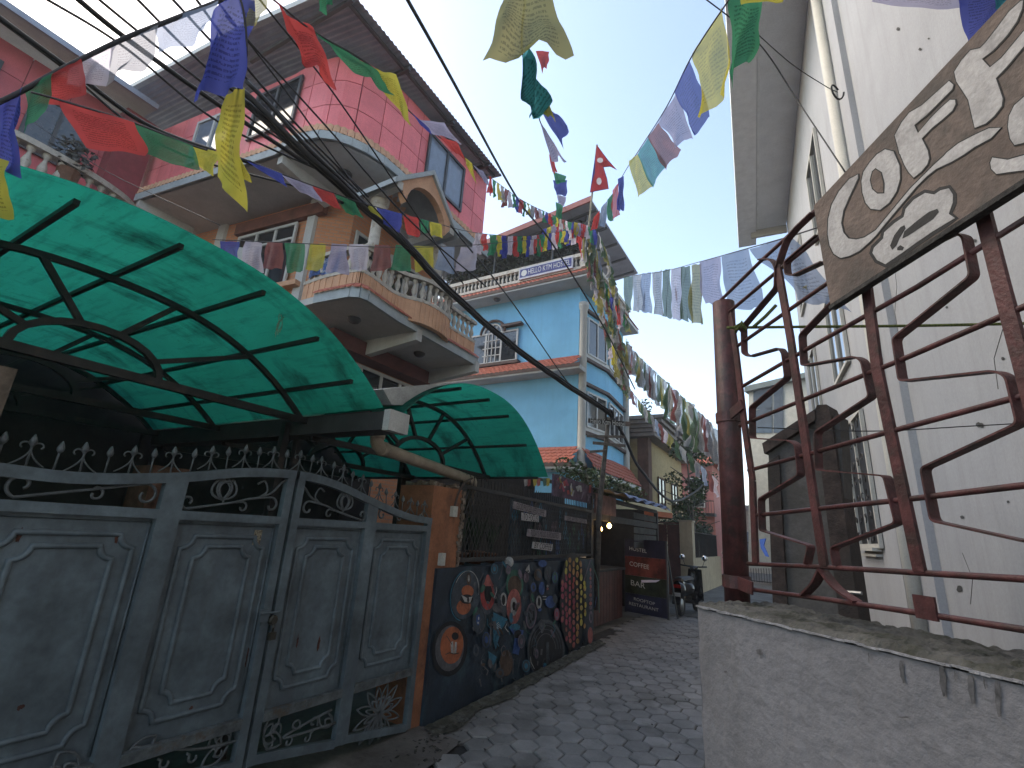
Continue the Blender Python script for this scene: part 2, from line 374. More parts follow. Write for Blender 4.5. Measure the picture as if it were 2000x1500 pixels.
for r_ in rods:
    MB().tube([fpt(x, y, .0) for x, y in r_], .0072, 8).build('rod', m_red, fence, smooth=True)
def vbar(pts, wdt=.034, th=.005, d=.004):
    P = [fpt(x, y, d) for x, y in pts]; q = MB()
    for a, b in zip(P, P[1:]): q.bar(a, b, wdt, th * 2, up=FP.n)
    return q
bars = [[(1428, 612), (1440, 690), (1456, 830), (1472, 940), (1478, 1100)], [(1521, 520), (1546, 660), (1590, 960), (1612, 1105)], [(1684, 470), (1716, 720), (1800, 1117)], [(1918, 395), (1960, 560), (2040, 860)]]
for b in bars: vbar(b, .030).build('upright_bar', m_red, fence)
def strap(pts, r=.012):
    P = rounded([fpt(x, y, .002) for x, y in pts], r, 4); q = MB(); q.strip(P, FP.n * .014, .0022); return q
straps = [[(1486, 508), (1502, 505), (1514, 512), (1520, 524), (1519, 562), (1454, 638), (1455, 690), (1466, 697), (1526, 680), (1534, 690), (1540, 738), (1470, 796), (1471, 856), (1548, 861), (1560, 870), (1566, 928), (1488, 975), (1490, 1036), (1586, 1066), (1578, 1102)],
          [(1590, 416), (1558, 446), (1538, 470), (1527, 502), (1521, 522)], [(1600, 460), (1538, 512), (1540, 536), (1552, 539), (1610, 512)],
          [(1660, 560), (1568, 655), (1572, 715), (1675, 697), (1690, 705), (1706, 775), (1598, 845), (1600, 918), (1735, 930), (1758, 1022), (1630, 1070), (1636, 1105)],
          [(1775, 500), (1866, 455), (1890, 462), (1905, 540), (1752, 662), (1765, 745), (1950, 725), (1975, 735), (1998, 828), (1808, 915), (1828, 1018), (2010, 1058)]]
for s_ in straps: strap(s_).build('zigzag_strap', m_red, fence)
for s_ in ([(1606, 1112), (1592, 1140), (1570, 1163)], [(1606, 1112), (1635, 1148), (1675, 1176)]):
    q = MB(); q.strip(curve([fpt(*p) for p in s_], 5), FP.n * .016, .003); q.build('curved_brace', m_red, fence)
q = MB(); c = fpt(1812, 1187, .006); q.obox(c, FP.u * .027, FP.v * .026, FP.n * .003); q.build('fixing_plate', m_red, fence)
# post, its corrugated sheet and clamps
pb, ptop = fpt(1440, 1168), fpt(1413, 592)
ptop = V((pb.x, pb.y, ptop.z)) if False else fpt(1413, 592)
q = MB(); q.tube([pb + (pb - ptop).normalized() * .02, pb.lerp(ptop, .5), ptop], .046, 16); q.build('post', m_red, fence, smooth=True)
q = MB()
def corr(a, b):
    p = pb.lerp(ptop, b * .93 + .0) ; s_ = .020 + .044 * a
    return p - FP.u * (s_ + .006 * math.sin(b * 62) * a) - FP.n * (.022 + .004 * math.sin(b * 62))
q.grid(corr, 4, 160); q.build('corrugated_flange', m_red, fence)
for (y, h) in ((1140, .045), (838, .04)):
    t = (1168 - y) / (1168 - 592); c = pb.lerp(ptop, t); q = MB(); q.tube([c - V((0, 0, h / 2)), c + V((0, 0, h / 2))], .052, 16)
    q.bar(c + FP.u * .03 + FP.n * .02, c + FP.u * .12 + FP.n * .012 - V((0, 0, .012 if y > 1000 else -.03)), .008, h, up=(0, 0, 1)); q.build('clamp', m_red, fence)

# coffee sign: painted plank wired on the fence
m_board = mat('weathered_board', (.155, .112, .092), rough=.85, var=.18, scale=6, bump=.5, bscale=45, col2=(.085, .068, .058), f2=.45, s2=4, streak=.0)
m_sgrey = mat('sign_letter_paint', (.40, .375, .36), rough=.8, var=.1, scale=12, bump=.3, bscale=60, col2=(.28, .26, .25), f2=.35, s2=9)
m_sblack = mat('sign_outline_paint', (.008, .008, .009), rough=.7, bump=.2)
SP = Plane(FB + FP.n * .045, FP.u)
corners = [(1589, 402), (1977, -12), (2140, -180), (2140, 262), (2000, 352), (1622, 597)]
sg = thing('coffee_sign', SP.pt(1622, 597), 'weathered wooden COFFEE signboard tied high on the red fence', 'sign')
q = MB(); q.prism([SP.pt(x, y) for x, y in corners], -SP.n * .022); q.build('board', m_board, sg)
q = MB(); q.bar(SP.pt(1622, 601, -.006), SP.pt(2140, 267, -.006), .012, .024, up=SP.n); q.build('lower_edge_batten', mat('dark_batten', (.03, .027, .024), var=.4, scale=30, bump=.6), sg)
z7 = lambda pts: [(1580 + .21 * x, .21 * y) for x, y in pts]
z2 = lambda pts: [(1600 + .2 * x, 300 + .2 * y) for x, y in pts]
Cs = z2([(385, 205), (300, 250), (200, 370), (130, 500), (95, 640), (90, 790), (110, 900), (150, 980), (215, 1020), (300, 1000), (400, 950), (480, 880), (560, 800), (640, 700), (740, 580), (850, 450), (960, 320), (1060, 220), (1150, 150), (1300, 80), (1420, 10)]) + [(1905, 287), (1937, 270), (1956, 250), (1933, 251), (1905, 264), (1874, 280), (1851, 298)] + z2([(1230, 20), (1130, 110), (1020, 220), (900, 340), (750, 520), (650, 640), (560, 750), (450, 820), (370, 840), (290, 830), (240, 770), (220, 680), (240, 560), (300, 420), (385, 240)])
Oo = z2([(730, -20), (790, 120), (795, 250), (760, 370), (690, 480), (600, 550), (510, 540), (460, 480), (430, 380), (420, 270), (440, 180), (500, 90), (570, 10), (650, -40)])
Oi = z2([(560, 155), (610, 190), (635, 290), (635, 380), (580, 380), (535, 340), (515, 260), (535, 180)])
F1 = z7([(1310, 755), (1160, 890), (1060, 980), (940, 1050), (870, 1140), (805, 1260), (830, 1350), (850, 1430)]) + z2([(800, 10), (840, 110), (880, 180), (930, 235), (1000, 180), (1060, 110), (1080, 50)]) + z7([(1110, 1400), (1080, 1340), (1055, 1290), (1150, 1190), (1250, 1110), (1340, 1030), (1370, 970), (1365, 930), (1320, 930), (1230, 1010), (1140, 1100), (1020, 1240), (985, 1165), (1100, 1070), (1200, 970), (1340, 830), (1350, 790)])
F2 = z7([(2000, 5), (1980, 10), (1870, 110), (1760, 260), (1650, 400), (1600, 450), (1510, 470), (1430, 560), (1360, 670), (1380, 760), (1440, 850), (1490, 930), (1520, 1060), (1550, 1190), (1650, 1150), (1730, 1080), (1800, 990), (1810, 920), (1780, 830), (1745, 730), (1850, 620), (1950, 500), (2100, 320), (2080, 220), (2000, 300), (1900, 420), (1800, 540), (1690, 630), (1615, 550), (1720, 470), (1850, 330), (1940, 200), (1990, 80)])
E1 = z7([(2250, 700), (2000, 910), (1920, 980), (1870, 1080), (1860, 1180), (1880, 1290), (1920, 1350), (2000, 1330), (2250, 1180)])
E2 = z2([(1700, 40), (1850, 62), (2000, 20), (2250, -90), (2250, 80), (2000, 165), (1870, 180), (1740, 200), (1690, 150), (1680, 90)])
CUP = z2([(525, 970), (540, 920), (630, 830), (640, 770), (740, 680), (830, 620), (850, 540), (930, 450), (1040, 385), (1130, 400), (1190, 360), (1270, 340), (1310, 400), (1310, 480), (1270, 590), (1330, 630), (1230, 690), (1100, 770), (940, 880), (800, 980), (650, 1080), (570, 1040)])
D1 = z2([(820, 830), (840, 760), (960, 660), (1080, 570), (1160, 540), (1175, 570), (1120, 640), (1000, 720), (880, 800)])
D2 = z2([(700, 900), (740, 800), (800, 720), (840, 700), (850, 730), (790, 830), (760, 900), (720, 940)])
D3 = z2([(770, 920), (800, 895), (835, 915), (820, 945), (770, 945)])
def grow(poly, k):
    n = len(poly); ar = sum(poly[i][0] * poly[(i + 1) % n][1] - poly[(i + 1) % n][0] * poly[i][1] for i in range(n)); sg_ = 1 if ar > 0 else -1; out = []
    for i in range(n):
        a, b, c = V((*poly[i - 1], 0)), V((*poly[i], 0)), V((*poly[(i + 1) % n], 0)); e1 = (b - a).normalized(); e2 = (c - b).normalized()
        nn = V((e1.y + e2.y, -e1.x - e2.x, 0)); nn = nn.normalized() if nn.length > 1e-6 else V((e1.y, -e1.x, 0)); out.append((b.x + nn.x * k * sg_, b.y + nn.y * k * sg_))
    return out
for nm, poly, k in (('letter', Cs, 2.6), ('letter', Oo, 2.6), ('letter', F1, 2.6), ('letter', F2, 2.8), ('letter', E1, 2.8), ('letter', E2, 2.8), ('painted_cup', CUP, 7)):
    q = MB(); lay = .0016 if nm == 'letter' else .0009
    q.prism([SP.pt(x, y) for x, y in grow(poly, k)], SP.n * lay, 1); q.prism([SP.pt(x, y) for x, y in poly], SP.n * (lay + .0008), 0)
    if poly is Oo: q.prism([SP.pt(x, y) for x, y in grow(Oi, 2.6)], SP.n * .0030, 1); q.prism([SP.pt(x, y) for x, y in Oi], SP.n * .0036, 2)
    if nm == 'painted_cup':
        for d_ in (D1, D2, D3): q.prism([SP.pt(x, y) for x, y in d_], SP.n * .0026, 1)
    q.build(nm, [m_sgrey, m_sblack, m_board], sg)
q = MB()
for (x, y) in ((1572, 560), (1835, 470), (1916, 400)):
    p = fpt(x, y); q.tube([p + V((rnd.uniform(-.012, .012), rnd.uniform(-.012, .012), rnd.uniform(-.012, .012))) for _ in range(9)], .0013, 4)
q.build('tie_wire', mat('straw_tie', (.35, .32, .2)), sg)
# stray lines strung across the fence
m_rope = mat('moss_green_rope', (.16, .19, .05), var=.4, scale=200, bump=1, bscale=300)
MB().tube(curve([at(1420, 640, 2.0), at(1600, 638, 1.98), at(1800, 636, 1.9), at(2080, 630, 1.8)], 16), .0062, 8).build('twisted_rope', m_rope, smooth=True, label='thin green twisted rope stretched level across the red fence', category='rope')
q = MB().tube([at(1446, 640, 1.99) + V((.02 * math.sin(k), .02 * math.cos(k), .018 * math.sin(k * 2.3))) for k in range(14)], .006, 6)
q.tube([at(1470, 640, 1.99), at(1495, 618, 1.98), at(1516, 596, 1.97)], .007, 6); q.build('rope_knot', m_rope, smooth=True, label='ragged knot of rope beside the red post', category='rope')
MB().tube(curve([at(1480, 835, 2.9), at(1700, 842, 2.9), at(1900, 832, 2.8), at(2080, 822, 2.7)], 10), .0035, 6).build('thin_wire', mat('black_plastic', (.02, .02, .022), rough=.5), label='thin black wire running level behind the red fence', category='wire')

# ================================================================== WHITE BUILDING behind the fence
wdir = ray(1475, hz(1475)); wdir.z = 0; wdir.normalize(); wr = V((wdir.y, -wdir.x, 0))
WO = wr * 1.6                                                       # wall foot line
WP = Plane(WO, (wdir.x, wdir.y))
m_white = mat('white_wall_paint', (.345, .35, .365), rough=.8, var=.05, scale=1.3, bump=.15, bscale=30, col2=(.35, .355, .365), f2=.3, s2=1.1, streak=.34, streakcol=(.21, .21, .205), grainv=.03)
m_cream = mat('cream_paint', (.48, .465, .42), rough=.75, var=.06, scale=2, bump=.1, streak=.12, streakcol=(.25, .22, .18))
m_soffit = mat('grey_soffit', (.78, .79, .82), rough=.85, var=.06, scale=2, bump=.1)
wb = thing('white_house', WO + wdir * 4, 'tall white rendered house with a wide grey eave behind the red fence', 'house')
def wl(s_, z, d=0.): return WO + wdir * s_ + V((0, 0, z)) - wr * d     # d: out towards the alley
ZS = onZ  # eave height from the sight line to the wall head
ph = WP.hit(1536, 432); ZE = ph.z; SE = (ph - WO).dot(wdir)
q = MB(); q.add([wl(-3, -.05), wl(SE, -.05), wl(SE, ZE), wl(-3, ZE)], [(0, 1, 2, 3)])
q.add([wl(SE, -.05), wl(SE, -.05) + wr * 6, wl(SE, ZE) + wr * 6, wl(SE, ZE)], [(0, 1, 2, 3)])
q.add([wl(-3, -.05), wl(-3, -.05) + wr * 6, wl(-3, ZE) + wr * 6, wl(-3, ZE)], [(0, 1, 2, 3)])
q.build('wall', m_white, wb)
OV = 1.35
q = MB(); q.obox(wl(SE / 2 - 1.5, ZE + .06, OV / 2), wdir * (SE / 2 + 1.5 + .3), wr * OV / 2, V((0, 0, .06))); q.build('eave_soffit', m_soffit, wb)
q = MB(); q.obox(wl(SE / 2 - 1.5, ZE + .06, OV - .24), wdir * (SE / 2 + 2.3), wr * .26, V((0, 0, .22))); q.obox(wl(SE / 2 - 1.5, ZE - .03, OV - .54), wdir * (SE / 2 + 1.6), wr * .025, V((0, 0, .05))); q.build('eave_fascia', mat('fascia_grey', (.78, .79, .8), var=.06, bump=.1), wb)
q = MB(); q.obox(wl(SE + .1, ZE - .2, .5), wdir * .05, wr * .5, V((0, 0, .12))); q.build('eave_bracket', m_cream, wb)
# flat roof edge above, invisible from the street but closing the house
q = MB(); q.obox(wl(SE / 2 - 1.5, ZE + .2, -3), wdir * (SE / 2 + 1.5), wr * 3, V((0, 0, .08))); q.build('roof_slab', m_soffit, wb)
# pilaster bands and raised ribs
for (s0, s1, dd) in ((6.3, 6.9, .07), (7.1, 7.35, .04)):
    q = MB(); q.obox(wl((s0 + s1) / 2, ZE / 2, dd / 2), wdir * ((s1 - s0) / 2), wr * (dd / 2), V((0, 0, ZE / 2))); q.build('pilaster', m_white, wb)
def wpipe(x0, y0, x1, y1, r, nm, mt, d):
    a = (WP.hit(x0, y0) - WO); b = (WP.hit(x1, y1) - WO); s_ = (a.dot(wdir) + b.dot(wdir)) / 2
    q = MB(); q.tube([wl(s_, -.02, d), wl(s_, 2.5, d), wl(s_, ZE - .05, d)], r, 14); o = q.build(nm, mt, wb, smooth=True); return s_
s1 = wpipe(1640, 200, 1800, 1000, .075, 'downpipe', m_cream, .12)
s2_ = wpipe(1618, 200, 1776, 1000, .03, 'conduit', m_white, .06)
for z in (1.1, 2.6, 4.2, 6):
    q = MB(); q.obox(wl(s1, z, .07), wdir * .10, wr * .06, V((0, 0, .018))); q.build('pipe_clip', m_cream, wb)
# ground-floor window with wrought screen, mouldings and sill
def wrect(x0, y0, x1, y1):
    a = WP.hit(x0, y0) - WO; b = WP.hit(x1, y1) - WO; return a.dot(wdir), a.z, b.dot(wdir), b.z
sA, zA, sB, zB = wrect(1715, 1040, 1655, 820)
zA, zB = 1.76, 3.7
m_dark = glass('dark_window'); m_iron = mat('black_iron', (.014, .014, .016), rough=.5, var=.2, bump=.1)
def wwin(s0, s1, z0, z1, nm='window'):
    q = MB(); q.obox(wl((s0 + s1) / 2, (z0 + z1) / 2, .012), wdir * ((s1 - s0) / 2), wr * .012, V((0, 0, (z1 - z0) / 2))); wi = q.build(nm, m_dark, wb)
    q = MB()
    for s_ in (s0, (s0 + s1) / 2, s1): q.obox(wl(s_, (z0 + z1) / 2, .035), wdir * .028, wr * .025, V((0, 0, (z1 - z0) / 2 + .03)))
    for z in (z0, z1): q.obox(wl((s0 + s1) / 2, z, .035), wdir * ((s1 - s0) / 2), wr * .027, V((0, 0, .028)))
    q.build('frame', m_cream, wi); return wi
m_void = mat('unlit_window', (.006, .006, .007), rough=.6, bump=0, grainv=0); m_keep = m_dark; m_dark = m_void
w1 = wwin(sA - .25, sB + .1, zA, zB); m_dark = m_keep
q = MB()
for k in range(26):
    s_ = sA - .25 + (sB - sA + .35) * (k % 4 + .5) / 4; z = zA + (zB - zA) * (k // 4 + .5) / 7; R_ = .09
    q = MB(); q.tube([wl(s_ + R_ * t * math.cos(6 * t + k), z + R_ * t * math.sin(6 * t + k), .075) for t in [j / 12 for j in range(13)]], .008, 4); q.build('iron_scroll', m_iron, w1)
for k, (dz, dd, hh) in enumerate(((-.02, .12, .045), (-.10, .08, .035))):
    q = MB(); q.obox(wl((sA + sB) / 2, zA + dz - .03, dd / 2), wdir * ((sB - sA) / 2 + .12 - .04 * k), wr * dd / 2, V((0, 0, hh / 2))); q.build('sill', m_cream, w1)
for z0, z1 in ((4.6, 6.2), (7.6, 9.2)):
    for sc in (9.6, 13.2): wwin(sc - .7, sc + .7, z0, z1)
# upper window mouldings seen at a glancing angle
m_spot = mat('wall_spot', (.06, .058, .055), rough=.9)
rq = random.Random(21)
for (x, y, r_) in ((1755, 56, 3), (1798, 96, 2.5), (1815, 75, 1.5), (1918, 1231 - 400, 4), (1912, 830, 4), (1880, 1010, 3), (1875, 1150, 5), (1970, 980, 2), (1690, 330, 2), (1850, 600, 2.2), (1960, 700, 2.5), (1905, 470, 3)):
    q = MB(); q.add([WP.pt(x + r_ * (1 + .5 * rq.random()) * math.cos(a_), y + r_ * (1 + .5 * rq.random()) * math.sin(a_), .004) for a_ in [k * .7 for k in range(9)]], [list(range(9))]); q.build('wall_spot', m_spot, wb)
for (P_) in ([(1745, 500), (1752, 560), (1748, 610), (1760, 680)], [(1960, 640), (1942, 700), (1950, 760)], [(1880, 1080), (1900, 1130), (1896, 1180)]):
    q = MB(); q.tube([WP.pt(x, y, .001) for x, y in P_], .0025, 4); q.build('wall_crack', m_spot, wb)
# grey gate-post wall beyond the fence
m_conc = mat('stained_concrete', (.095, .088, .083), rough=.9, var=.2, scale=3, bump=.4, bscale=30, col2=(.06, .055, .05), f2=.6, s2=2.5, streak=.6, streakcol=(.04, .036, .033))
m_brown = mat('brown_stone', (.045, .031, .027), rough=.9, var=.35, scale=14, bump=.6, bscale=50, col2=(.03, .025, .022))
CP = Plane(at(1620, 1000, 3.3), (1, -.35))
yw = thing('yard_wall', CP.pt(1600, 1180), 'stained grey concrete yard wall with sloping coping behind the red fence', 'wall')
q = MB(); q.prism([CP.pt(x, y) for x, y in ((1500, 870), (1600, 818), (1640, 812), (1665, 1260), (1520, 1260))], -CP.n * .18); q.build('wall_panel', m_conc, yw)
q = MB(); q.prism([CP.pt(x, y, .05) for x, y in ((1494, 868), (1596, 802), (1598, 822), (1498, 888))], -CP.n * .28); q.build('coping', m_brown, yw)
q = MB(); q.prism([CP.pt(x, y, .04) for x, y in ((1594, 806), (1600, 793), (1618, 792), (1626, 812), (1690, 1260), (1650, 1260))], -CP.n * .22); q.build('pillar', m_brown, yw)
q = MB(); q.prism([CP.pt(x, y, .01) for x, y in ((1502, 905), (1524, 890), (1545, 1260), (1516, 1260))], CP.n * .02); q.build('edge_band', m_brown, yw)
q = MB(); q.tube([CP.pt(1648, 1155, .05), CP.pt(1690, 1158, .07)], .012, 8); q.build('latch', mat('steel', (.3, .3, .3), rough=.35, metal=.8), yw)
q = MB(); q.prism([fpt(x, y, .012) for x, y in ((1491, 1054), (1503, 1052), (1499, 1066), (1509, 1088), (1503, 1087), (1493, 1070))], FP.n * .003); q.build('plastic_tag', mat('blue_tag', (.05, .12, .4), bump=.1), label='small blue plastic tag tied to the red fence by the post', category='tag')
# glazed house farther along on the right
GP = Plane(at(1500, 800, 24), (1, -.25))
gh = thing('glazed_house', GP.w(0, -at(1500, 800, 24).z, 0), 'pale house with large grey window panes behind the red fence', 'house')
q = MB(); q.prism([GP.pt(x, y) for x, y in ((1462, 752), (1530, 738), (1760, 690), (1760, 1110), (1462, 1110))], -GP.n * 5); q.build('wall', mat('pale_render', (.5, .47, .4), var=.08), gh)
q = MB(); q.prism([GP.pt(x, y, .3) for x, y in ((1458, 758), (1534, 740), (1764, 688), (1764, 698), (1534, 750), (1458, 768))], -GP.n * 5.4); q.build('roof_edge', mat('grey_green_metal', (.16, .19, .18)), gh)
m_pane = glass('sky_pane', (.1, .12, .14), .1)
for (x0, y0, x1, y1) in ((1472, 764, 1508, 800), (1512, 756, 1530, 800), (1472, 803, 1508, 846), (1512, 803, 1530, 846)):
    q = MB(); q.prism([GP.pt(x, y, .03) for x, y in ((x0, y0), (x1, y0 - (x1 - x0) * .2), (x1, y1), (x0, y1))], GP.n * .02); q.build('pane', m_pane, gh)
# ================================================================== LEFT SIDE: gate
GX = -2.97
def G(y, z, d=0.): return V((GX + d, y, z))
m_gate = mat('slate_blue_gate_paint', (.115, .152, .172), rough=.5, var=.26, scale=4, bump=.25, bscale=18, col2=(.085, .112, .13), f2=.5, s2=3, streak=.35, streakcol=(.05, .05, .05), spec=.45)
m_scroll = mat('grey_ironwork', (.105, .118, .125), rough=.5, var=.2, scale=14, bump=.2)
m_rust = mat('rust_patch', (.09, .03, .018), var=.4, scale=30, bump=.4)
tz = curve([V((.66, 1.80, 0)), V((1.0, 1.795, 0)), V((1.43, 1.85, 0)), V((1.8, 1.925, 0)), V((2.17, 1.955, 0)), V((2.5, 1.925, 0)), V((2.9, 1.83, 0)), V((3.3, 1.745, 0)), V((3.64, 1.72, 0))], 6)
def topz(y):
    for a, b in zip(tz, tz[1:]):
        if a.x <= y <= b.x: return a.y + (b.y - a.y) * (y - a.x) / (b.x - a.x)
    return tz[0].y if y < tz[0].x else tz[-1].y
def botz(y): return max(.045, min(.33, .24 - (y - 2.15) * .128))
gate = thing('double_gate', G(2.15, .1), 'slate-blue double metal gate with moulded panels and scrollwork', 'gate')
def spiral(c, r0, r1, a0, a1, n=16, d=.0):
    return [G(c[0] + (r0 + (r1 - r0) * k / n) * math.cos(a0 + (a1 - a0) * k / n), c[1] + (r0 + (r1 - r0) * k / n) * math.sin(a0 + (a1 - a0) * k / n), d) for k in range(n + 1)]
def leafoutline(c, ang, L_, W_, d=0.):
    e = V((math.cos(ang), math.sin(ang), 0)); n_ = V((-e.y, e.x, 0)); pts = []
    for s_ in (1, -1):
        for k in range(7):
            t = k / 6 if s_ == 1 else 1 - k / 6
            p = V((c[0], c[1], 0)) + e * (L_ * t) + n_ * (s_ * W_ * math.sin(math.pi * t) ** .8)
            pts.append(G(p.x, p.y, d))
    return pts
def notched(y0, y1, z0, z1, c, s_=.022):
    P = []
    def arc(cy, cz, a0, a1):
        for k in range(7):
            a = a0 + (a1 - a0) * k / 6; P.append((cy + (c - s_) * math.cos(a), cz + (c - s_) * math.sin(a)))
    P.append((y0 + c, z1)); P.append((y1 - c, z1)); arc(y1, z1, math.pi, 1.5 * math.pi); P.append((y1, z1 - c))
    P.append((y1, z0 + c)); arc(y1, z0, .5 * math.pi, math.pi); P.append((y1 - c, z0))
    P.append((y0 + c, z0)); arc(y0, z0, 0, .5 * math.pi); P.append((y0, z0 + c))
    P.append((y0, z1 - c)); arc(y0, z1, -.5 * math.pi, 0); P.append((y0 + c, z1)); return P
panels = [(.66, 1.425), (1.425, 2.150), (2.175, 2.895), (2.895, 3.64)]
leaves = []
for li in range(2):
    lf = bpy.data.objects.new('gate_leaf', None); COL.objects.link(lf); lf.parent = gate; lf.location = (0, panels[li * 2][0] - 2.15, 0); leaves.append(lf)
for pi, (y0, y1) in enumerate(panels):
    lf = leaves[pi // 2]
    q = MB(); st = .028
    for ys, wdt in ((y0 + st, st), (y1 - st, st)): q.obox(G(ys, (botz(ys) + topz(ys)) / 2, 0), (.022, 0, 0), (0, wdt, 0), (0, 0, (topz(ys) - botz(ys)) / 2 - .004))
    n = 10
    for k in range(n):
        ya, yb = y0 + (y1 - y0) * k / n, y0 + (y1 - y0) * (k + 1) / n
        q.prism([G(ya, topz(ya), -.026), G(yb, topz(yb), -.026), G(yb, topz(yb) - .055, -.026), G(ya, topz(ya) - .055, -.026)], (.052, 0, 0))
    q.obox(G((y0 + y1) / 2, 1.625, .001), (.020, 0, 0), (0, (y1 - y0) / 2 - st * 2, 0), (0, 0, .024))
    q.prism([G(y0 + st * 2, botz(y0), -.02), G(y1 - st * 2, botz(y1), -.02), G(y1 - st * 2, botz(y1) + .05, -.02), G(y0 + st * 2, botz(y0) + .05, -.02)], (.042, 0, 0))
    q.build('frame', m_gate, lf)
    q = MB(); q.obox(G((y0 + y1) / 2, .475, .004), (.024, 0, 0), (0, (y1 - y0) / 2 - st * 2, 0), (0, 0, .020)); q.obox(G((y0 + y1) / 2, .503, .012), (.020, 0, 0), (0, (y1 - y0) / 2 - st * 2, 0), (0, 0, .006)); q.build('bottom_ledge', mat('scuffed_rail', (.11, .125, .13), var=.3, scale=14, bump=.4, col2=(.10, .075, .055), f2=.25, s2=9), lf)
    q = MB(); q.obox(G((y0 + y1) / 2, 1.05, -.024), (.003, 0, 0), (0, (y1 - y0) / 2 - st * 2, 0), (0, 0, .552)); pnl = q.build('panel_sheet', m_gate, lf)
    for ins, c in ((.115, .088), (.195, .082)):
        P = notched(y0 + ins, y1 - ins, .50 + ins * .9, 1.60 - ins * .72, c)
        q = MB(); q.tube([G(a, b, -.019) for a, b in P], .0135, 8, cap=False); q.build('moulding', m_gate, pnl, smooth=True)
    q = MB()
    a, b = y0 + .064, y1 - .064
    q.tube([G(a, .53, -.018), G(a, 1.58, -.018), G(b, 1.58, -.018), G(b, .53, -.018)], .008, 6); q.build('bead', m_gate, pnl, smooth=True)
    # scrollwork above
    q = MB(); mir = pi >= 2; W_ = y1 - y0
    def U(t, z): return ((y1 - t * W_) if mir else (y0 + t * W_), z)
    def sp(t, z, r, a0, a1, r1=.3):
        cy, cz = U(t, z); 
        if mir: a0, a1 = math.pi - a0, math.pi - a1
        return spiral((cy, cz), r, r * r1, a0, a1, 18)
    if pi in (0, 3):
        hh = 1.0 if pi == 0 else .75
        P = sp(.19, 1.715, .055 * hh, -math.pi / 2 - .2, -math.pi * 2.3)[::-1]
        E_ = sp(.83, 1.715, .058 * hh, math.pi / 2 + .1, -math.pi * 1.2)
        q.tube(P + E_, .0075, 6)
        q.tube([P[-1].lerp(E_[0], .55)] + sp(.55, 1.70, .036, math.pi / 2, -math.pi * 1.1), .0065, 6)
    else:
        P = sp(.12, 1.70, .04, -math.pi / 2, -math.pi * 2.3)[::-1]
        E_ = sp(.82, 1.715, .05, math.pi / 2 + .2, -math.pi * .95)
        mid = [G(*U(.45, 1.71)), G(*U(.62, 1.745))]
        q.tube(curve([P[-1]] + mid + [E_[0]], 5), .0075, 6); q.tube(P, .0075, 6); q.tube(E_, .0075, 6)
        q.tube([G(*U(.50, 1.715))] + sp(.56, 1.69, .033, math.pi / 2, -math.pi), .006, 6)
        q.tube(curve([G(*U(.66, 1.75)), G(*U(.8, 1.79)), G(*U(.88, 1.86 if pi == 1 else 1.84)), G(*U(.93, 1.885 if pi == 1 else 1.87))], 5), .007, 6)
        q.tube(curve([G(*U(.70, 1.76)), G(*U(.76, 1.80)), G(*U(.72, 1.86)), G(*U(.66, 1.84))], 5), .006, 6)
        # tulip
        for L_, w_, aa in ((.13, .045, math.pi / 2), (.125, .055, math.pi / 2 + .35), (.125, .055, math.pi / 2 - .35)):
            cy, cz = U(.38, 1.725); q.tube(leafoutline((cy, cz), aa, L_, w_) , .0065, 6)
        q.tube([G(*U(.40, 1.70)), G(*U(.38, 1.73))], .006, 6)
    q.build('upper_scroll', m_scroll, lf, smooth=True)
    # leaf work below the ledge
    q = MB(); zb = lambda t: botz(U(t, 0)[0]) + .055
    if pi in (0, 1, 2):
        q.tube(curve([G(*U(.95 if not mir else .06, zb(.5) + .05)), G(*U(.65, zb(.5) + .07)), G(*U(.45, zb(.5) + .11)), G(*U(.15, zb(.3) + .16))], 6), .008, 6)
        for t in (.3, .5, .7):
            q.tube([G(*U(t, zb(t) + .09))] + sp(t + .05, zb(t) + .12, .035, -math.pi, -math.pi * 2.6), .0065, 6)
            q.tube([G(*U(t + .04, zb(t) + .07))] + sp(t + .1, zb(t) + .04, .03, math.pi * .8, math.pi * 2.2), .0065, 6)
        for t, ang in ((.86, 2.2), (.86, 3.6), (.12, .6)):
            cy, cz = U(t, zb(t) + .08); aa = ang if not mir else math.pi - ang
            for s_ in (1, .55): q.tube(leafoutline((cy, cz), aa, .15 * s_, .042 * s_), .0065, 6)
    else:
        cy, cz = U(.5, .25)
        for k in range(12):
            aa = 2 * math.pi * k / 12 + .2
            for s_ in (1, .6): q.tube(leafoutline((cy, cz), aa, (.20 + .10 * abs(math.cos(aa))) * s_ * .85, .03 * s_), .0065, 6)
    q.build('lower_scroll', m_scroll, lf, smooth=True)
# finials on the arched top
sp_ = MB(); sp_.tube([(0, 0, 0), (0, 0, .085)], .0045, 6); sp_.lathe((0, 0, .08), [(.003, 0), (.013, .012), (.016, .025), (.010, .042), (.002, .058)], 8)
me_f1 = sp_.mesh('finial', m_scroll, True)
s2b = MB(); s2b.tube([(0, 0, 0), (0, 0, .10)], .0045, 6); s2b.lathe((0, 0, .095), [(.003, 0), (.012, .012), (.015, .024), (.009, .040), (.002, .054)], 8)
for s_ in (1, -1):
    s2b.tube([V((0, s_ * (.005 + .055 * math.sin(min(1, k / 9) * 1.57)), .10 * (k / 9) if k < 9 else .10)) if False else V((0, s_ * .036 + s_ * .036 * (-1 + 0) + s_ * (.062 * (1 - (k / 10)) ** 2), .005 + .085 * k / 10)) for k in range(11)], .004, 5)
    s2b.tube([V((0, s_ * (.028 - (.026 - .0012 * k) * math.cos(.25 * k)), .092 + (.026 - .0012 * k) * math.sin(.25 * k))) for k in range(17)], .004, 5)
me_f2 = s2b.mesh('finial', m_scroll, True)
k = 0; y = .70
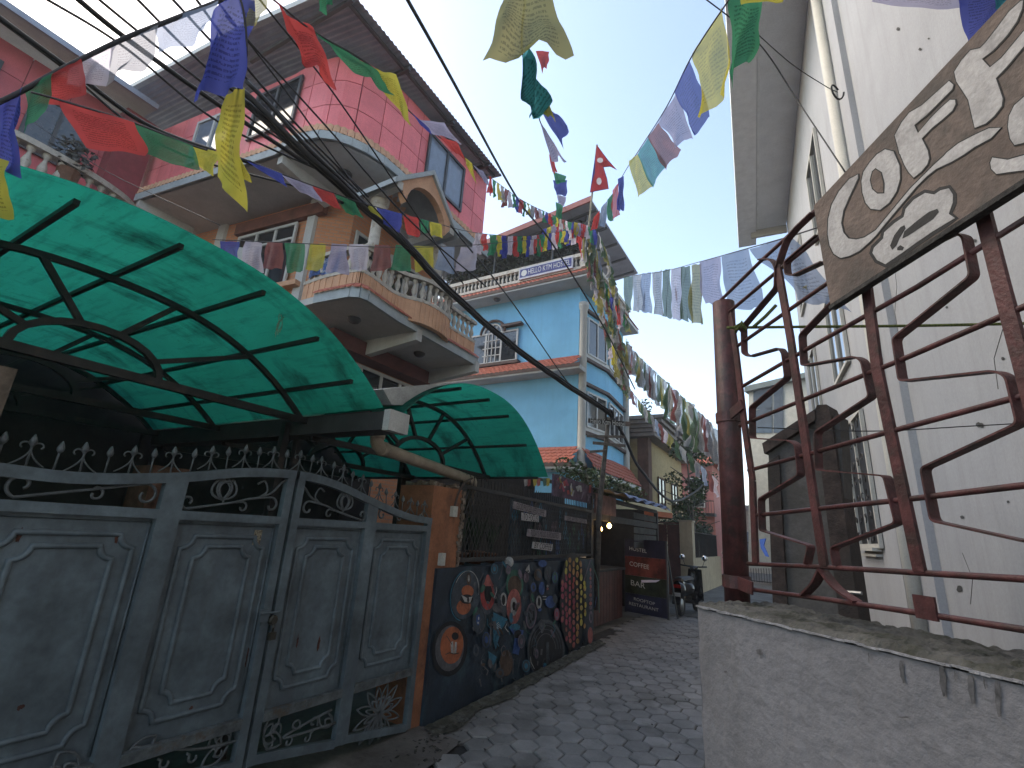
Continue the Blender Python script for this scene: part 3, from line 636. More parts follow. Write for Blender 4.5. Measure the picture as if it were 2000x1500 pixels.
while y < 3.62:
    o = bpy.data.objects.new('finial', me_f2 if k % 2 else me_f1); COL.objects.link(o); lf = leaves[0] if y < 2.16 else leaves[1]; o.parent = lf
    o.location = G(y, topz(y) - .004) - parent_org(lf); o.rotation_euler = (rnd.gauss(0, .03), rnd.gauss(0, .03), 0); k += 1; y += .098
# lock, latch, stickers, rust
q = MB(); q.lathe(G(2.16, 1.03, .03), [(.03, 0), (.03, .02), (.022, .03)], 12, ax=(1, 0, 0)); q.tube([G(2.16, 1.03, .04), G(2.165, .99, .055), G(2.175, .955, .04)], .007, 6); q.obox(G(2.17, .94, .045), (.012, 0, 0), (0, .022, 0), (0, 0, .022)); q.build('padlock', mat('old_brass', (.05, .045, .035), rough=.5, metal=.5), gate)
q = MB(); q.obox(G(2.10, 1.06, .03), (.010, 0, 0), (0, .03, 0), (0, 0, .035)); q.tube([G(2.06, 1.075, .045), G(2.2, 1.075, .045)], .007, 6); q.build('slide_bolt', m_gate, gate)
q = MB(); q.obox(G(1.985, 1.515, -.0195), (.001, 0, 0), (0, .026, 0), (0, 0, .045)); st_ = q.build('sticker', mat('worn_sticker', (.30, .26, .18), var=.3, scale=60, col2=(.08, .06, .05), f2=.5, s2=70, bump=.1), gate)
for (y, z, a, b) in ((.86, 1.50, .008, .03), (1.23, 1.50, .008, .028), (2.42, .86, .007, .04), (2.60, .82, .009, .045), (2.08, .83, .014, .06), (1.05, .8, .012, .010), (3.1, 1.2, .006, .02), (1.8, .62, .01, .012)):
    q = MB(); q.prism([G(y + a * math.cos(t) * (.6 + .8 * rnd.random()), z + b * math.sin(t) * (.6 + .8 * rnd.random()), -.0195) for t in [k * .35 for k in range(18)]], (.0012, 0, 0)); q.build('rust_patch', m_rust, gate)
# pillars either side of the gate
m_orange = mat('orange_render', (.36, .145, .075), rough=.85, var=.16, scale=4, bump=.45, bscale=30, col2=(.20, .085, .05), f2=.45, s2=3, streak=.35, streakcol=(.07, .04, .03))
m_brickr = mat('broken_brick', (.22, .16, .12), var=.4, scale=25, bump=1, bscale=40, col2=(.35, .33, .3), f2=.4, s2=12)
op = thing('gate_pillar', (-3.15, 3.9, 0), 'orange rendered gate pillar between the gate and the painted wall', 'pillar')
q = MB(); q.box((-3.40, 3.665, -.02), (-2.985, 4.12, 2.02)); q.build('pillar_body', m_orange, op)
q = MB()
for k in range(26): q.obox((rnd.uniform(-3.36, -3.0), rnd.uniform(3.7, 4.1), 2.03 + rnd.random() * .02), (rnd.uniform(.02, .05), 0, rnd.uniform(-.01, .01)), (0, rnd.uniform(.02, .05), 0), (0, 0, rnd.uniform(.012, .03)))
for k in range(24): q.obox((-2.99, 4.13 + rnd.random() * .01, 1.3 + k * .03), (rnd.uniform(.01, .03), 0, 0), (0, rnd.uniform(.01, .04), 0), (0, 0, rnd.uniform(.012, .02)))
q.build('crumbling_edge', m_brickr, op)
m_box = mat('switch_plastic', (.5, .5, .46), rough=.5, bump=.05)
for (yy, zz, a, b) in ((3.98, 1.80, .035, .05), (3.86, 1.36, .03, .055)):
    q = MB(); q.obox((-2.965, yy, zz), (.022, 0, 0), (0, a, 0), (0, 0, b)); q.obox((-2.94, yy, zz), (.006, 0, 0), (0, a * .4, 0), (0, 0, b * .35)); q.build('switch_box', m_box, op)
q = MB(); q.tube(curve([V((-2.96, 3.98, 1.85)), V((-2.95, 4.02, 2.0)), V((-2.95, 4.12, 2.1)), V((-3.0, 4.3, 2.16))], 8), .011, 6); q.build('service_cable', mat('grey_cable', (.09, .06, .05)), op)
lp = thing('gate_pillar', (-3.1, .5, 0), 'worn plank-brown gate pillar with blue side at the left picture edge', 'pillar')
q = MB(); q.box((-3.35, .25, -.02), (-2.93, .655, 2.20)); q.build('pillar_body', mat('bare_plank', (.19, .14, .105), var=.25, scale=9, bump=.6, bscale=30, col2=(.10, .075, .06), f2=.5, s2=5), lp)
q = MB(); q.box((-3.352, .24, 1.5), (-2.925, .56, 2.21)); q.build('blue_paint', mat('blue_distemper', (.12, .2, .33), var=.2, col2=(.2, .2, .2), f2=.3, s2=6), lp)

# ================================================================== painted wall with lattice
M0, M1 = V((-2.955, 3.80, 0)), V((-3.24, 8.55, 0))
MP = Plane(M0, (M1 - M0)); ML = (M1 - M0).length
def mw(u, z, d=0.): return MP.w(u, z, d)
m_mural = mat('mural_night_blue', (.017, .032, .052), rough=.6, var=.3, scale=2.5, bump=.3, bscale=25, col2=(.03, .07, .09), f2=.4, s2=1.8, streak=.25, streakcol=(.012, .016, .02))
mu = thing('painted_wall', M0, 'low dark-blue wall painted with rings, discs and abstract shapes', 'wall')
q = MB()
q.grid(lambda a, b: mw(ML * a, -.03 + 1.31 * b, .006 * noise.noise(V((a * 20, b * 6, 1)))), 80, 24)
q.grid(lambda a, b: mw(ML * a, 1.28, -.24 * b + .0 + .006 * noise.noise(V((a * 20, 6, 1))) * (1 - b)), 80, 3)
q.grid(lambda a, b: mw(0, -.03 + 1.31 * b, -.24 * a), 3, 8); q.grid(lambda a, b: mw(ML, -.03 + 1.31 * b, -.24 * a), 3, 8)
q.build('wall_body', m_mural, mu, smooth=False)
zz_ = lambda x, y: (840 + .17 * x, 1090 + .17 * y)
PC = {}
def pc(name, col):
    if name not in PC: PC[name] = mat('mural_' + name, col, rough=.6, var=.22, scale=9, bump=.2, bscale=30, col2=tuple(c * .45 for c in col), f2=.4, s2=5)
    return PC[name]
cols = dict(orange=(.42, .12, .05), grey=(.11, .11, .12), black=(.008, .009, .012), white=(.42, .42, .40), red=(.38, .05, .045), coral=(.42, .115, .10), teal=(.02, .17, .26), green=(.03, .14, .10), yellow=(.50, .42, .06), amber=(.45, .22, .06), pink=(.36, .055, .10), blue=(.03, .09, .27), mauve=(.16, .11, .15), slate=(.055, .075, .095), brown=(.10, .06, .04), navy=(.017, .032, .052))
cn = list(cols); mats_m = [pc(c, cols[c]) for c in cn]
class Paint:
    def __init__(s, plane): s.q = MB(); s.l = 0.009; s.p = plane
    def _put(s, pts, c): s.q.add([s.p.pt(x, y, s.l) for x, y in pts], [list(range(len(pts)))], cn.index(c)); s.l += .00022
    def ell(s, x, y, rx, ry, c, rot=0., n=22):
        P = []
        for k in range(n):
            a = 2 * math.pi * k / n; px, py = rx * math.cos(a), ry * math.sin(a); P.append(zz_(x + px * math.cos(rot) - py * math.sin(rot), y + px * math.sin(rot) + py * math.cos(rot)))
        s._put(P, c)
    def ring(s, x, y, rx, ry, w_, c, a0=0., a1=6.2832, n=24, rot=0.):
        for k in range(n):
            t0, t1 = a0 + (a1 - a0) * k / n, a0 + (a1 - a0) * (k + 1) / n; P = []
            for t, r_ in ((t0, 1), (t1, 1), (t1, 0), (t0, 0)): 
                px, py = (rx - (0 if r_ else w_)) * math.cos(t), (ry - (0 if r_ else w_)) * math.sin(t); P.append(zz_(x + px * math.cos(rot) - py * math.sin(rot), y + px * math.sin(rot) + py * math.cos(rot)))
            s.q.add([s.p.pt(a, b, s.l) for a, b in P], [(0, 1, 2, 3)], cn.index(c))
        s.l += .00022
    def poly(s, pts, c): s._put([zz_(*p) for p in pts], c)
    def line(s, pts, w_, c):
        for (a, b), (e, f) in zip(pts, pts[1:]):
            d = V((e - a, f - b, 0)); d = d.normalized() * w_ / 2; s.q.add([s.p.pt(*zz_(*z), s.l) for z in ((a - d.y, b + d.x), (e - d.y, f + d.x), (e + d.y, f - d.x), (a + d.y, b - d.x))], [(0, 1, 2, 3)], cn.index(c))
        s.l += .00022
p = Paint(MP)
p.ell(215, 1040, 205, 320, 'black', .12); p.ell(215, 1035, 165, 265, 'grey', .1); p.ell(240, 1000, 132, 215, 'orange', .1); p.ell(278, 895, 40, 45, 'black'); p.poly([(225, 970), (255, 950), (262, 1100), (232, 1095)], 'white'); p.poly([(275, 960), (300, 965), (290, 1095), (265, 1095)], 'white'); p.line([(180, 890), (240, 990)], 10, 'brown'); p.line([(165, 1105), (215, 1085), (260, 1100), (320, 1090)], 12, 'brown')
p.ell(400, 430, 165, 275, 'slate', .2); p.ring(385, 430, 165, 295, 10, 'teal', 1.6, 4.9, rot=.15); p.ring(400, 420, 150, 280, 7, 'white', 3.6, 6.2, rot=.15)
p.ell(420, 380, 70, 70, 'orange'); p.ell(375, 560, 80, 90, 'orange', .5); p.ell(410, 470, 75, 55, 'black'); p.poly([(345, 420), (410, 455), (475, 440), (450, 510), (385, 500)], 'white'); p.ell(425, 475, 12, 30, 'black'); p.ell(432, 240, 26, 70, 'brown'); p.ell(432, 230, 12, 40, 'white')
p.ell(650, 420, 95, 230, 'slate', .05); p.ell(648, 430, 82, 165, 'red'); p.ell(655, 400, 45, 110, 'black'); p.poly([(600, 320), (640, 190), (660, 190), (720, 320)], 'coral'); p.line([(560, 260), (600, 170)], 12, 'grey'); p.line([(760, 430), (860, 290), (930, 220)], 26, 'slate')
p.ell(960, 300, 100, 170, 'green'); p.ell(960, 320, 80, 120, 'brown'); p.ell(830, 480, 38, 85, 'white'); p.ell(830, 480, 20, 58, 'black'); p.ell(770, 570, 75, 55, 'grey', .3); p.ell(840, 610, 30, 70, 'slate')
p.ell(950, 555, 84, 205, 'coral', .03); p.ell(948, 555, 40, 105, 'white'); p.ell(950, 548, 19, 50, 'black')
p.poly([(710, 620), (880, 700), (800, 830), (740, 1050), (710, 960)], 'teal')
for k in range(5): p.line([(715 + 14 * k, 800 + 6 * k - 10), (775 + 8 * k, 735 + 18 * k)], 6, 'white')
p.line([(680, 740), (678, 1000)], 20, 'grey'); p.line([(655, 770), (680, 735), (705, 775)], 10, 'grey')
p.poly([(880, 780), (1060, 830), (1000, 1110), (930, 1090), (960, 900)], 'blue'); p.ell(990, 870, 40, 50, 'black', .4); p.ell(960, 790, 60, 40, 'teal')
p.ell(540, 720, 70, 150, 'slate'); p.ell(535, 700, 22, 70, 'blue'); p.ell(540, 690, 7, 20, 'white'); p.ell(533, 740, 7, 14, 'white'); p.ring(540, 700, 80, 160, 6, 'grey', -1.2, 1.2)
p.ell(1145, 660, 62, 150, 'mauve', .08); p.ell(1145, 660, 50, 130, 'slate', .08)
for k in range(9): p.ell(1145 + 30 * math.cos(k * 2.4), 660 + 85 * math.sin(k * 2.4) * (.4 + .07 * k), 11, 22, 'black')
p.ring(1135, 750, 70, 120, 8, 'green', .3, 2.9)
p.ell(1232, 505, 32, 78, 'white'); p.ell(1234, 500, 16, 48, 'black'); p.line([(1160, 325), (1156, 380)], 14, 'white')
p.poly([(1090, 110), (1120, 70), (1130, 180), (1075, 140)], 'white'); p.ell(1085, 220, 30, 60, 'mauve'); p.line([(1075, 180), (1110, 140), (1130, 185)], 8, 'black')
p.ell(1275, 60, 50, 40, 'blue'); p.ell(1265, 345, 35, 75, 'blue'); p.ell(1365, 500, 60, 70, 'blue'); p.ell(1340, 330, 22, 70, 'navy'); p.ell(1330, 320, 12, 16, 'white'); p.ell(1330, 350, 12, 14, 'coral'); p.line([(1275, 440), (1315, 440)], 10, 'white'); p.line([(1275, 470), (1315, 470)], 8, 'white'); p.ell(1340, 180, 50, 90, 'slate'); p.ell(1220, 190, 45, 70, 'brown')
p.ell(1310, 1050, 215, 350, 'slate'); p.ell(1310, 1070, 195, 325, 'black')
for k, r_ in enumerate((1., .86, .72, .58)): p.ring(1310, 1060, 205 * r_, 345 * r_, 9, ('grey', 'slate', 'slate', 'grey')[k], 3.25, 6.2)
p.line([(1260, 1040), (1255, 1110)], 22, 'grey'); p.line([(1330, 960), (1325, 1210)], 30, 'slate'); p.line([(1215, 1180), (1212, 1230)], 14, 'grey')
p.ell(850, 1200, 75, 150, 'brown'); p.ring(820, 1060, 30, 60, 8, 'grey'); p.line([(770, 1180), (790, 1290), (800, 1420)], 10, 'grey'); p.line([(870, 1050), (900, 1150)], 8, 'grey'); p.line([(930, 1150), (925, 1330)], 9, 'grey'); p.line([(1010, 1140), (980, 1300)], 10, 'slate'); p.poly([(640, 1060), (740, 1130), (700, 1230), (650, 1160)], 'teal'); p.line([(560, 1180), (570, 1220), (640, 1290), (620, 1340)], 12, 'grey'); p.line([(540, 1380), (560, 1470)], 16, 'grey')
rr = random.Random(3)
for k in range(46):                              # small filler strokes between the big shapes
    x, y = rr.uniform(450, 1430), rr.uniform(60, 1250)
    c_ = rr.choice(['slate', 'teal', 'blue', 'mauve', 'green', 'slate', 'grey', 'brown']); p.ell(x, y, rr.uniform(8, 26), rr.uniform(14, 60), c_, rr.uniform(-.6, .6), 14)
    if k % 3 == 0: p.ring(x, y, 30, 66, 5, 'grey', rr.uniform(0, 3), rr.uniform(3.5, 6), 12)
for (x, y, rx_, ry_, c1_, c2_) in ((700, 120, 40, 60, 'slate', 'teal'), (860, 130, 30, 55, 'mauve', 'grey'), (1010, 950, 40, 80, 'slate', 'mauve'), (1150, 330, 34, 60, 'blue', 'slate'), (1400, 220, 34, 70, 'green', 'blue'), (1420, 640, 30, 70, 'mauve', 'pink'), (600, 930, 45, 90, 'slate', 'blue'), (760, 1310, 50, 60, 'slate', 'brown'), (1240, 760, 34, 60, 'slate', 'grey'), (480, 1050, 40, 80, 'slate', 'navy'), (1060, 1230, 45, 70, 'slate', 'teal'), (1180, 1090, 26, 60, 'mauve', 'slate')):
    p.ell(x, y, rx_, ry_, c1_); p.ring(x, y, rx_, ry_, 6, c2_); p.ell(x, y, rx_ * .45, ry_ * .45, c2_)
for k in range(26):
    x, y = rr.uniform(450, 1430), rr.uniform(80, 1300); p.line([(x, y), (x + rr.uniform(-30, 30), y + rr.uniform(30, 90)), (x + rr.uniform(-50, 50), y + rr.uniform(90, 150))], rr.uniform(3, 7), rr.choice(['grey', 'teal', 'white', 'mauve', 'green', 'slate']))
p.ell(1600, 490, 150, 560, 'black', 0, 30)
for col in range(7):
    for row in range(13):
        x = 1478 + col * 41; y = 20 + row * 84 + (42 if col % 2 else 0)
        if y > 990 or (col == 0 and (row < 2 or row > 8)) or (col > 4 and row > 6 and rr.random() < .35): continue
        if ((x - 1600) / 150) ** 2 + ((y - 490) / 555) ** 2 > .95: continue
        c_ = 'yellow' if col >= 5 else ('amber' if col >= 4 or row < 2 else ('pink' if col < 2 or rr.random() < .4 else ('red' if row < 7 else 'coral')))
        if row < 2: c_ = ('amber', 'yellow', 'amber')[col % 3]
        if row > 8 and col > 3: c_ = 'amber'
        p.ell(x + rr.gauss(0, 3), y + rr.gauss(0, 8), rr.uniform(12, 17.5), rr.uniform(28, 41), c_, rr.gauss(0, .06)); 
        if rr.random() < .3: p.ell(x, y, 6, 18, rr.choice(['red', 'amber', 'coral']))
p.line([(1790, 20), (1715, 250)], 10, 'mauve'); p.line([(1800, 20), (1880, 260)], 8, 'green'); p.line([(1880, 260), (1895, 620)], 10, 'green'); p.line([(1860, 440), (1840, 560)], 7, 'blue')
for k in range(10): p.ell(1790, 130 + k * 48, 10 + k * .8, 22, 'mauve' if k % 2 else 'coral')
p.ell(1793, 670, 22, 70, 'mauve'); p.ell(1793, 670, 9, 40, 'navy'); p.ell(1785, 880, 30, 95, 'coral')
p.q.build('mural_painting', mats_m, mu)
# lattice of flat strips on top of the wall with plates wired on it
m_lat = mat('black_lattice', (.035, .035, .036), rough=.6, var=.3, scale=30, bump=.2)
la = thing('lattice_fence', mw(.3, 1.3), 'dark diamond lattice fence with spiked top on the painted wall', 'fence')
U0, U1, Z0, Z1 = .38, ML - .02, 1.34, 2.04
q = MB()
for u in (U0, (U0 + U1) / 2 - .3, U1): q.bar(mw(u, 1.27, -.06), mw(u, 2.10, -.06), .035, .03)
for z in (Z0, Z1 + .03): q.bar(mw(U0, z, -.06), mw(U1, z, -.06), .03, .04)
q.build('frame', m_lat, la)
q = MB(); stp = .075; u = U0 - (Z1 - Z0) * .5
while u < U1:
    for sgn, dd in ((1, -.058), (-1, -.064)):
        a, b = (u, u + (Z1 - Z0) * .5) if sgn > 0 else (u + (Z1 - Z0) * .5, u)
        za, zb_ = Z0, Z1
        lo, hi = (a, b) if a < b else (b, a)
        ca, cb = max(lo, U0), min(hi, U1)
        if cb - ca < .01: continue
        f = lambda x: za + (zb_ - za) * ((x - a) / (b - a))
        q.bar(mw(ca, f(ca), dd), mw(cb, f(cb), dd), .010, .004, up=MP.n)
    u += stp
q.build('lattice', m_lat, la)
spk = MB(); spk.bar((0, 0, 0), (0, 0, .10), .008, .008); spk.lathe((0, 0, .10), [(.008, 0), (.001, .03)], 5); me_s = spk.mesh('spike', m_lat)
n = 56
for k in range(n):
    o = bpy.data.objects.new('spike', me_s); COL.objects.link(o); o.parent = la; o.location = mw(U0 + (U1 - U0) * k / (n - 1), Z1 + .04, -.06) - V(la.location)
# painted board behind part of the lattice
q = MB(); q.obox(mw((1.75 + ML) / 2, 1.68, -.16), MP.u * ((ML - 1.75) / 2), MP.v * .38, MP.n * .02); pbd = q.build('backing_board', m_mural, la)
rr = random.Random(5)
for k in range(44):
    u = rr.uniform(1.8, ML - .1); z = rr.uniform(1.38, 1.98); a, b = rr.uniform(.03, .10), rr.uniform(.05, .16); dd = -.138 + k * .0003
    bp = MB(); bp.add([mw(u + a * math.cos(t), z + b * math.sin(t), dd) for t in [j * .4488 for j in range(14)]], [list(range(14))]); c_ = rr.choice(['green', 'teal', 'mauve', 'blue', 'green', 'slate', 'navy']); bp.build('painted_patch', pc(c_, cols[c_]), pbd)
m_plate = mat('plate_white', (.42, .40, .40), rough=.8, var=.15, scale=20, bump=.2); m_plate2 = mat('plate_mauve', (.27, .235, .25), rough=.8, var=.15, scale=20, bump=.2); m_ink = mat('plate_ink', (.02, .02, .02))
for (txt, c4, mt, lab) in (('GOOD PROCESS NEED COFFEE', ((1004, 979), (1067, 997), (1066, 1010), (1003, 993)), m_plate2, 'long tilted lettered plate at the top of the lattice'),
                      ('TO FOCUS', ((1020, 1001), (1052, 1007), (1052, 1020), (1020, 1016)), m_plate, 'short white plate reading TO FOCUS on the lattice'),
                      ('TODAYS MOOD IS SPONSORED', ((1032, 1033), (1096, 1041), (1096, 1055), (1030, 1047)), m_plate2, 'long mauve lettered plate in the middle of the lattice'),
                      ('BY COFFEE', ((1042, 1058), (1080, 1063), (1078, 1076), (1040, 1071)), m_plate, 'short white plate lowest on the lattice'),
                      ('LIFE AFTER COFFEE', ((1104, 1007), (1146, 1015), (1147, 1023), (1104, 1016)), m_plate2, 'faded lettered plate at the far end of the lattice')):
    t = thing('slogan_plate', MP.pt(*c4[3]), lab, 'sign', 'slogan plates on the lattice')
    C4 = [MP.pt(x, y, .0) for x, y in c4]; q = MB(); q.prism(C4, -MP.n * .015); q.build('plate', mt, t)
    ctr = sum(C4, V((0, 0, 0))) / 4; sh = [ctr + (c_ - ctr) * .86 for c_ in C4]
    q = MB(); lettering(q, txt, sh[0], sh[1], sh[3], MP.n * .002); q.build('lettering', m_ink, t)
# things lying on the wall top, dark shelves behind the lattice
m_clay = mat('clay_pot', (.16, .07, .04), var=.2, scale=12)
m_leaf = mat('leaf_green', (.045, .085, .025), rough=.6, var=.4, scale=6, bump=.1, random_obj=.1); m_leaf2 = mat('leaf_dark', (.022, .05, .02), rough=.6, var=.4, scale=6, bump=.1)
q = MB(); c = MP.pt(993, 1098, -.05); q.lathe(c + MP.n * .04, [(.03, 0), (.055, .015), (.06, .04), (.02, .06)], 12, ax=MP.u); q.build('white_bundle', mat('white_cloth', (.45, .44, .43), var=.15), label='small white bundle lying on the painted wall top', category='bundle')
for k, (u, r_) in enumerate(((.62, .09), (.95, .10), (1.3, .08))):
    t = thing('flower_pot', mw(u, 1.28, -.17), ('clay pot nearest the orange pillar on the painted wall', 'broad clay pot in the middle of the wall behind the lattice', 'clay pot beside the white bundle behind the lattice')[k], 'pot', 'pots behind the lattice')
    MB().lathe(mw(u, 1.285, -.17), [(r_ * .65, 0), (r_, r_ * 1.1), (r_ * 1.1, r_ * 1.15), (r_ * 1.1, r_ * 1.35), (r_ * .8, r_ * 1.35)], 14).build('pot', m_clay, t, smooth=True)
    q = MB()
    for j in range(60):
        a = rnd.uniform(0, 6.28); L_ = rnd.uniform(.1, .42); base = mw(u, 1.285 + r_ * 1.3, -.17); tip = base + V((.16 * math.cos(a) * L_ * 2, .22 * math.sin(a) * L_ * 2, L_)); s_ = V((-math.sin(a), math.cos(a), 0)) * .016
        q.add([base.lerp(tip, .5) - s_, tip, base.lerp(tip, .5) + s_, base], [(0, 1, 2, 3)])
    q.build('foliage', m_leaf2, t)

# ================================================================== green canopies over the yard
def canopy_mat():
    M = bpy.data.materials.new('green_fibreglass'); M.use_nodes = True; N = M.node_tree.nodes; L = M.node_tree.links; N.remove(N['Principled BSDF']); out = N['Material Output']
    g = N.new('ShaderNodeNewGeometry')
    def nz(sc, scale3=None, det=5):
        v = g.outputs['Position']
        if scale3:
            mp = N.new('ShaderNodeMapping'); mp.inputs['Scale'].default_value = scale3; L.new(v, mp.inputs[0]); v = mp.outputs[0]
        t = N.new('ShaderNodeTexNoise'); t.inputs['Scale'].default_value = sc; t.inputs['Detail'].default_value = det; t.inputs['Roughness'].default_value = .65; L.new(v, t.inputs[0]); return t.outputs[0]
    def ramp(v, a, b):
        r = N.new('ShaderNodeMapRange'); r.inputs[1].default_value = a; r.inputs[2].default_value = b; L.new(v, r.inputs[0]); return r.outputs[0]
    def mix(f, a, b):
        x = N.new('ShaderNodeMix'); x.data_type = 'RGBA'; L.new(f, x.inputs[0])
        for sck, c in ((x.inputs[6], a), (x.inputs[7], b)):
            if isinstance(c, tuple): sck.default_value = (*c, 1)
            else: L.new(c, sck)
        return x.outputs[2]
    c = mix(ramp(nz(1.6), .3, .7), (.0002, .15, .102), (.0002, .215, .15))
    c = mix(ramp(nz(3., (1, 7, 7)), .50, .80), c, (.0005, .08, .055))
    c = mix(ramp(nz(22., None, 3), .62, .74), c, (.0005, .10, .07))
    c = mix(ramp(nz(1.3, (3, 1.2, 1.2), 9), .53, .72), c, (.001, .018, .013))
    d = N.new('ShaderNodeBsdfDiffuse'); t = N.new('ShaderNodeBsdfTranslucent'); gl = N.new('ShaderNodeBsdfGlossy'); gl.inputs['Roughness'].default_value = .35
    L.new(c, d.inputs[0]); L.new(c, t.inputs[0])
    a = N.new('ShaderNodeMixShader'); a.inputs[0].default_value = .80; L.new(d.outputs[0], a.inputs[1]); L.new(t.outputs[0], a.inputs[2])
    b = N.new('ShaderNodeMixShader'); b.inputs[0].default_value = .012; L.new(a.outputs[0], b.inputs[1]); L.new(gl.outputs[0], b.inputs[2]); L.new(b.outputs[0], out.inputs[0]); return M
m_can = canopy_mat(); m_tube = mat('dark_steel_tube', (.022, .02, .02), rough=.55, var=.3, scale=12, bump=.1, col2=(.05, .03, .025), f2=.3, s2=6)
def canopy(label, yc, hw, zs, rise, x0, x1, tie, ribs, inner, ts):
    t = thing('green_canopy', (ribs[0], yc, zs), label, 'canopy', 'green barrel canopies over the yard')
    prof = lambda s_: zs + rise * (1 - abs(s_) ** 2.4)
    q = MB(); q.grid(lambda a, b: (x0 + (x1 - x0) * a, yc + hw * (2 * b - 1), prof(2 * b - 1) + .003 * math.sin(a * 150)), 60, 56); q.build('sheet', m_can, t, smooth=True)
    for rx in ribs:
        pts = [V((rx, yc + hw * .96 * s_, prof(s_ * .985) - .075)) for s_ in [k / 14 - 1 for k in range(29)]]
        q = MB(); q.strip(pts, V((.016, 0, 0)), .017); q.bar((rx, yc - hw, tie), (rx, yc + hw, tie), .045, .05)
        iw, ih = inner; ip = [V((rx, yc + iw * math.cos(a), tie + .02 + ih * math.sin(a))) for a in [math.pi * k / 12 for k in range(13)]]
        q.strip(ip, V((.018, 0, 0)), .018)
        for k, s_ in ((2, .62), (5, .24), (7, -.24), (10, -.62)):
            q.bar(ip[k], V((rx, yc + hw * .96 * s_, prof(s_) - .08)), .03, .03)
        q.build('rib', m_tube, t)
    for s_ in ts:
        q = MB(); q.bar((x0 - .12, yc + hw * s_, prof(s_) - .030), (x1, yc + hw * s_, prof(s_) - .030), .024, .028); q.build('purlin', m_tube, t)
    for s_ in (-1, 1):
        for rx in ribs[:1] + ribs[-1:]:
            q = MB(); q.bar((rx - .2, yc + s_ * hw * .97, 0), (rx - .2, yc + s_ * hw * .97, tie), .05, .05, up=(0, 1, 0)); q.build('support_post', m_tube, t)
    return t
c1 = canopy('large green translucent barrel canopy above the double gate', 1.0, 1.42, 2.43, .54, -2.5, -5.75, 2.375, [-3.3, -4.5, -5.6], (.34, .2), (-.62, -.3, .0, .33, .62, .85, 1.0))
c2 = canopy('smaller green translucent barrel canopy above the lattice fence', 3.78, 1.31, 2.27, .66, -2.5, -5.75, 2.26, [-3.3, -4.5, -5.6], (.38, .22), (-.6, -.25, .12, .42, .74, .99))
m_gut = mat('gutter_grey', (.05, .05, .052), var=.2, rough=.6)
gu = thing('box_gutter', (-3, 2.45, 2.35), 'grey box gutter with a white end between the two canopies', 'gutter')
q = MB(); q.box((-5.7, 2.40, 2.27), (-2.46, 2.58, 2.40)); q.build('channel', m_gut, gu)
q = MB(); q.box((-2.459, 2.392, 2.262), (-2.40, 2.588, 2.408)); q.build('end_cap', mat('white_pvc', (.5, .5, .47), rough=.5, bump=.05), gu)
m_pvc = mat('aged_pvc_pipe', (.36, .29, .22), rough=.55, var=.15, scale=5, bump=.1, streak=.4, streakcol=(.18, .13, .09))
P = [onX(735, 835, -2.85), onX(735, 872, -2.85), onX(925, 940, -3.12)]
q = MB(); q.tube(rounded([P[0] + V((0, 0, .08)), P[1], P[2], P[2] + V((-.3, .35, -.35))], .08, 5), .052, 14); 
dp = thing('drain_pipe', P[1], 'beige drain pipe sloping from the gutter to the orange pillar', 'pipe'); q.build('pipe', m_pvc, dp, smooth=True)
q = MB(); d_ = (P[2] - P[1]).normalized(); q.tube([P[1] + d_ * .06, P[1] + d_ * .12], .058, 14); q.tube([P[1] + V((0, 0, .06)), P[1] + V((0, 0, .10))], .058, 14); q.build('collar', m_pvc, dp, smooth=True)
q = MB(); W = [onX(x, y, -2.62) for x, y in ((748, 760), (800, 754), (885, 747), (862, 757), (830, 768), (808, 778), (795, 792), (765, 790))]
q.prism(W, (-.9, 0, .02)); q.build('roofing_sheet', mat('weathered_white_sheet', (.42, .42, .40), var=.15, scale=8, bump=.2, streak=.4, streakcol=(.2, .19, .17)), label='weathered white roofing sheet lapping over the smaller canopy', category='sheet')
# frayed cord dangling from a purlin of the large canopy
c = onX(553, 600, -2.75); q = MB()
for k in range(5): q.tube(curve([c + V((0, .01 * k - .02, 0)), c + V((0, .02 * math.sin(k), -.06)), c + V((0, .02 * math.cos(k * 2), -.12)), c + V((0, .03 * math.sin(k * 3), -.17 - .02 * (k % 3)))], 4), .0022, 4)
q.build('frayed_cord', mat('straw_cord', (.25, .24, .16)), label='frayed straw cord dangling under the large green canopy', category='cord')
# things inside the yard seen through the gate
q = MB(); q.box((-4.3, 1.75, 0), (-4.0, 2.0, 1.95)); q.build('brick_pier', mat('dim_brick', (.2, .09, .06), var=.3, scale=12), label='brick pier in the dim yard behind the gate', category='pier')
q = MB(); q.box((-5.95, -4, -.02), (-5.85, 5.6, 3.1)); q.box((-5.85, -.75, -.02), (-3.4, -.65, 3.1)); q.box((-4.62, 4.9, -.02), (-4.55, 8.7, 2.75)); q.build('yard_dark_screen', mat('yard_darkening', (.03, .028, .026), var=.3), label='dark wall added to keep the covered yard dark', category='wall')  # near-black walls added to darken the view through gate and lattice
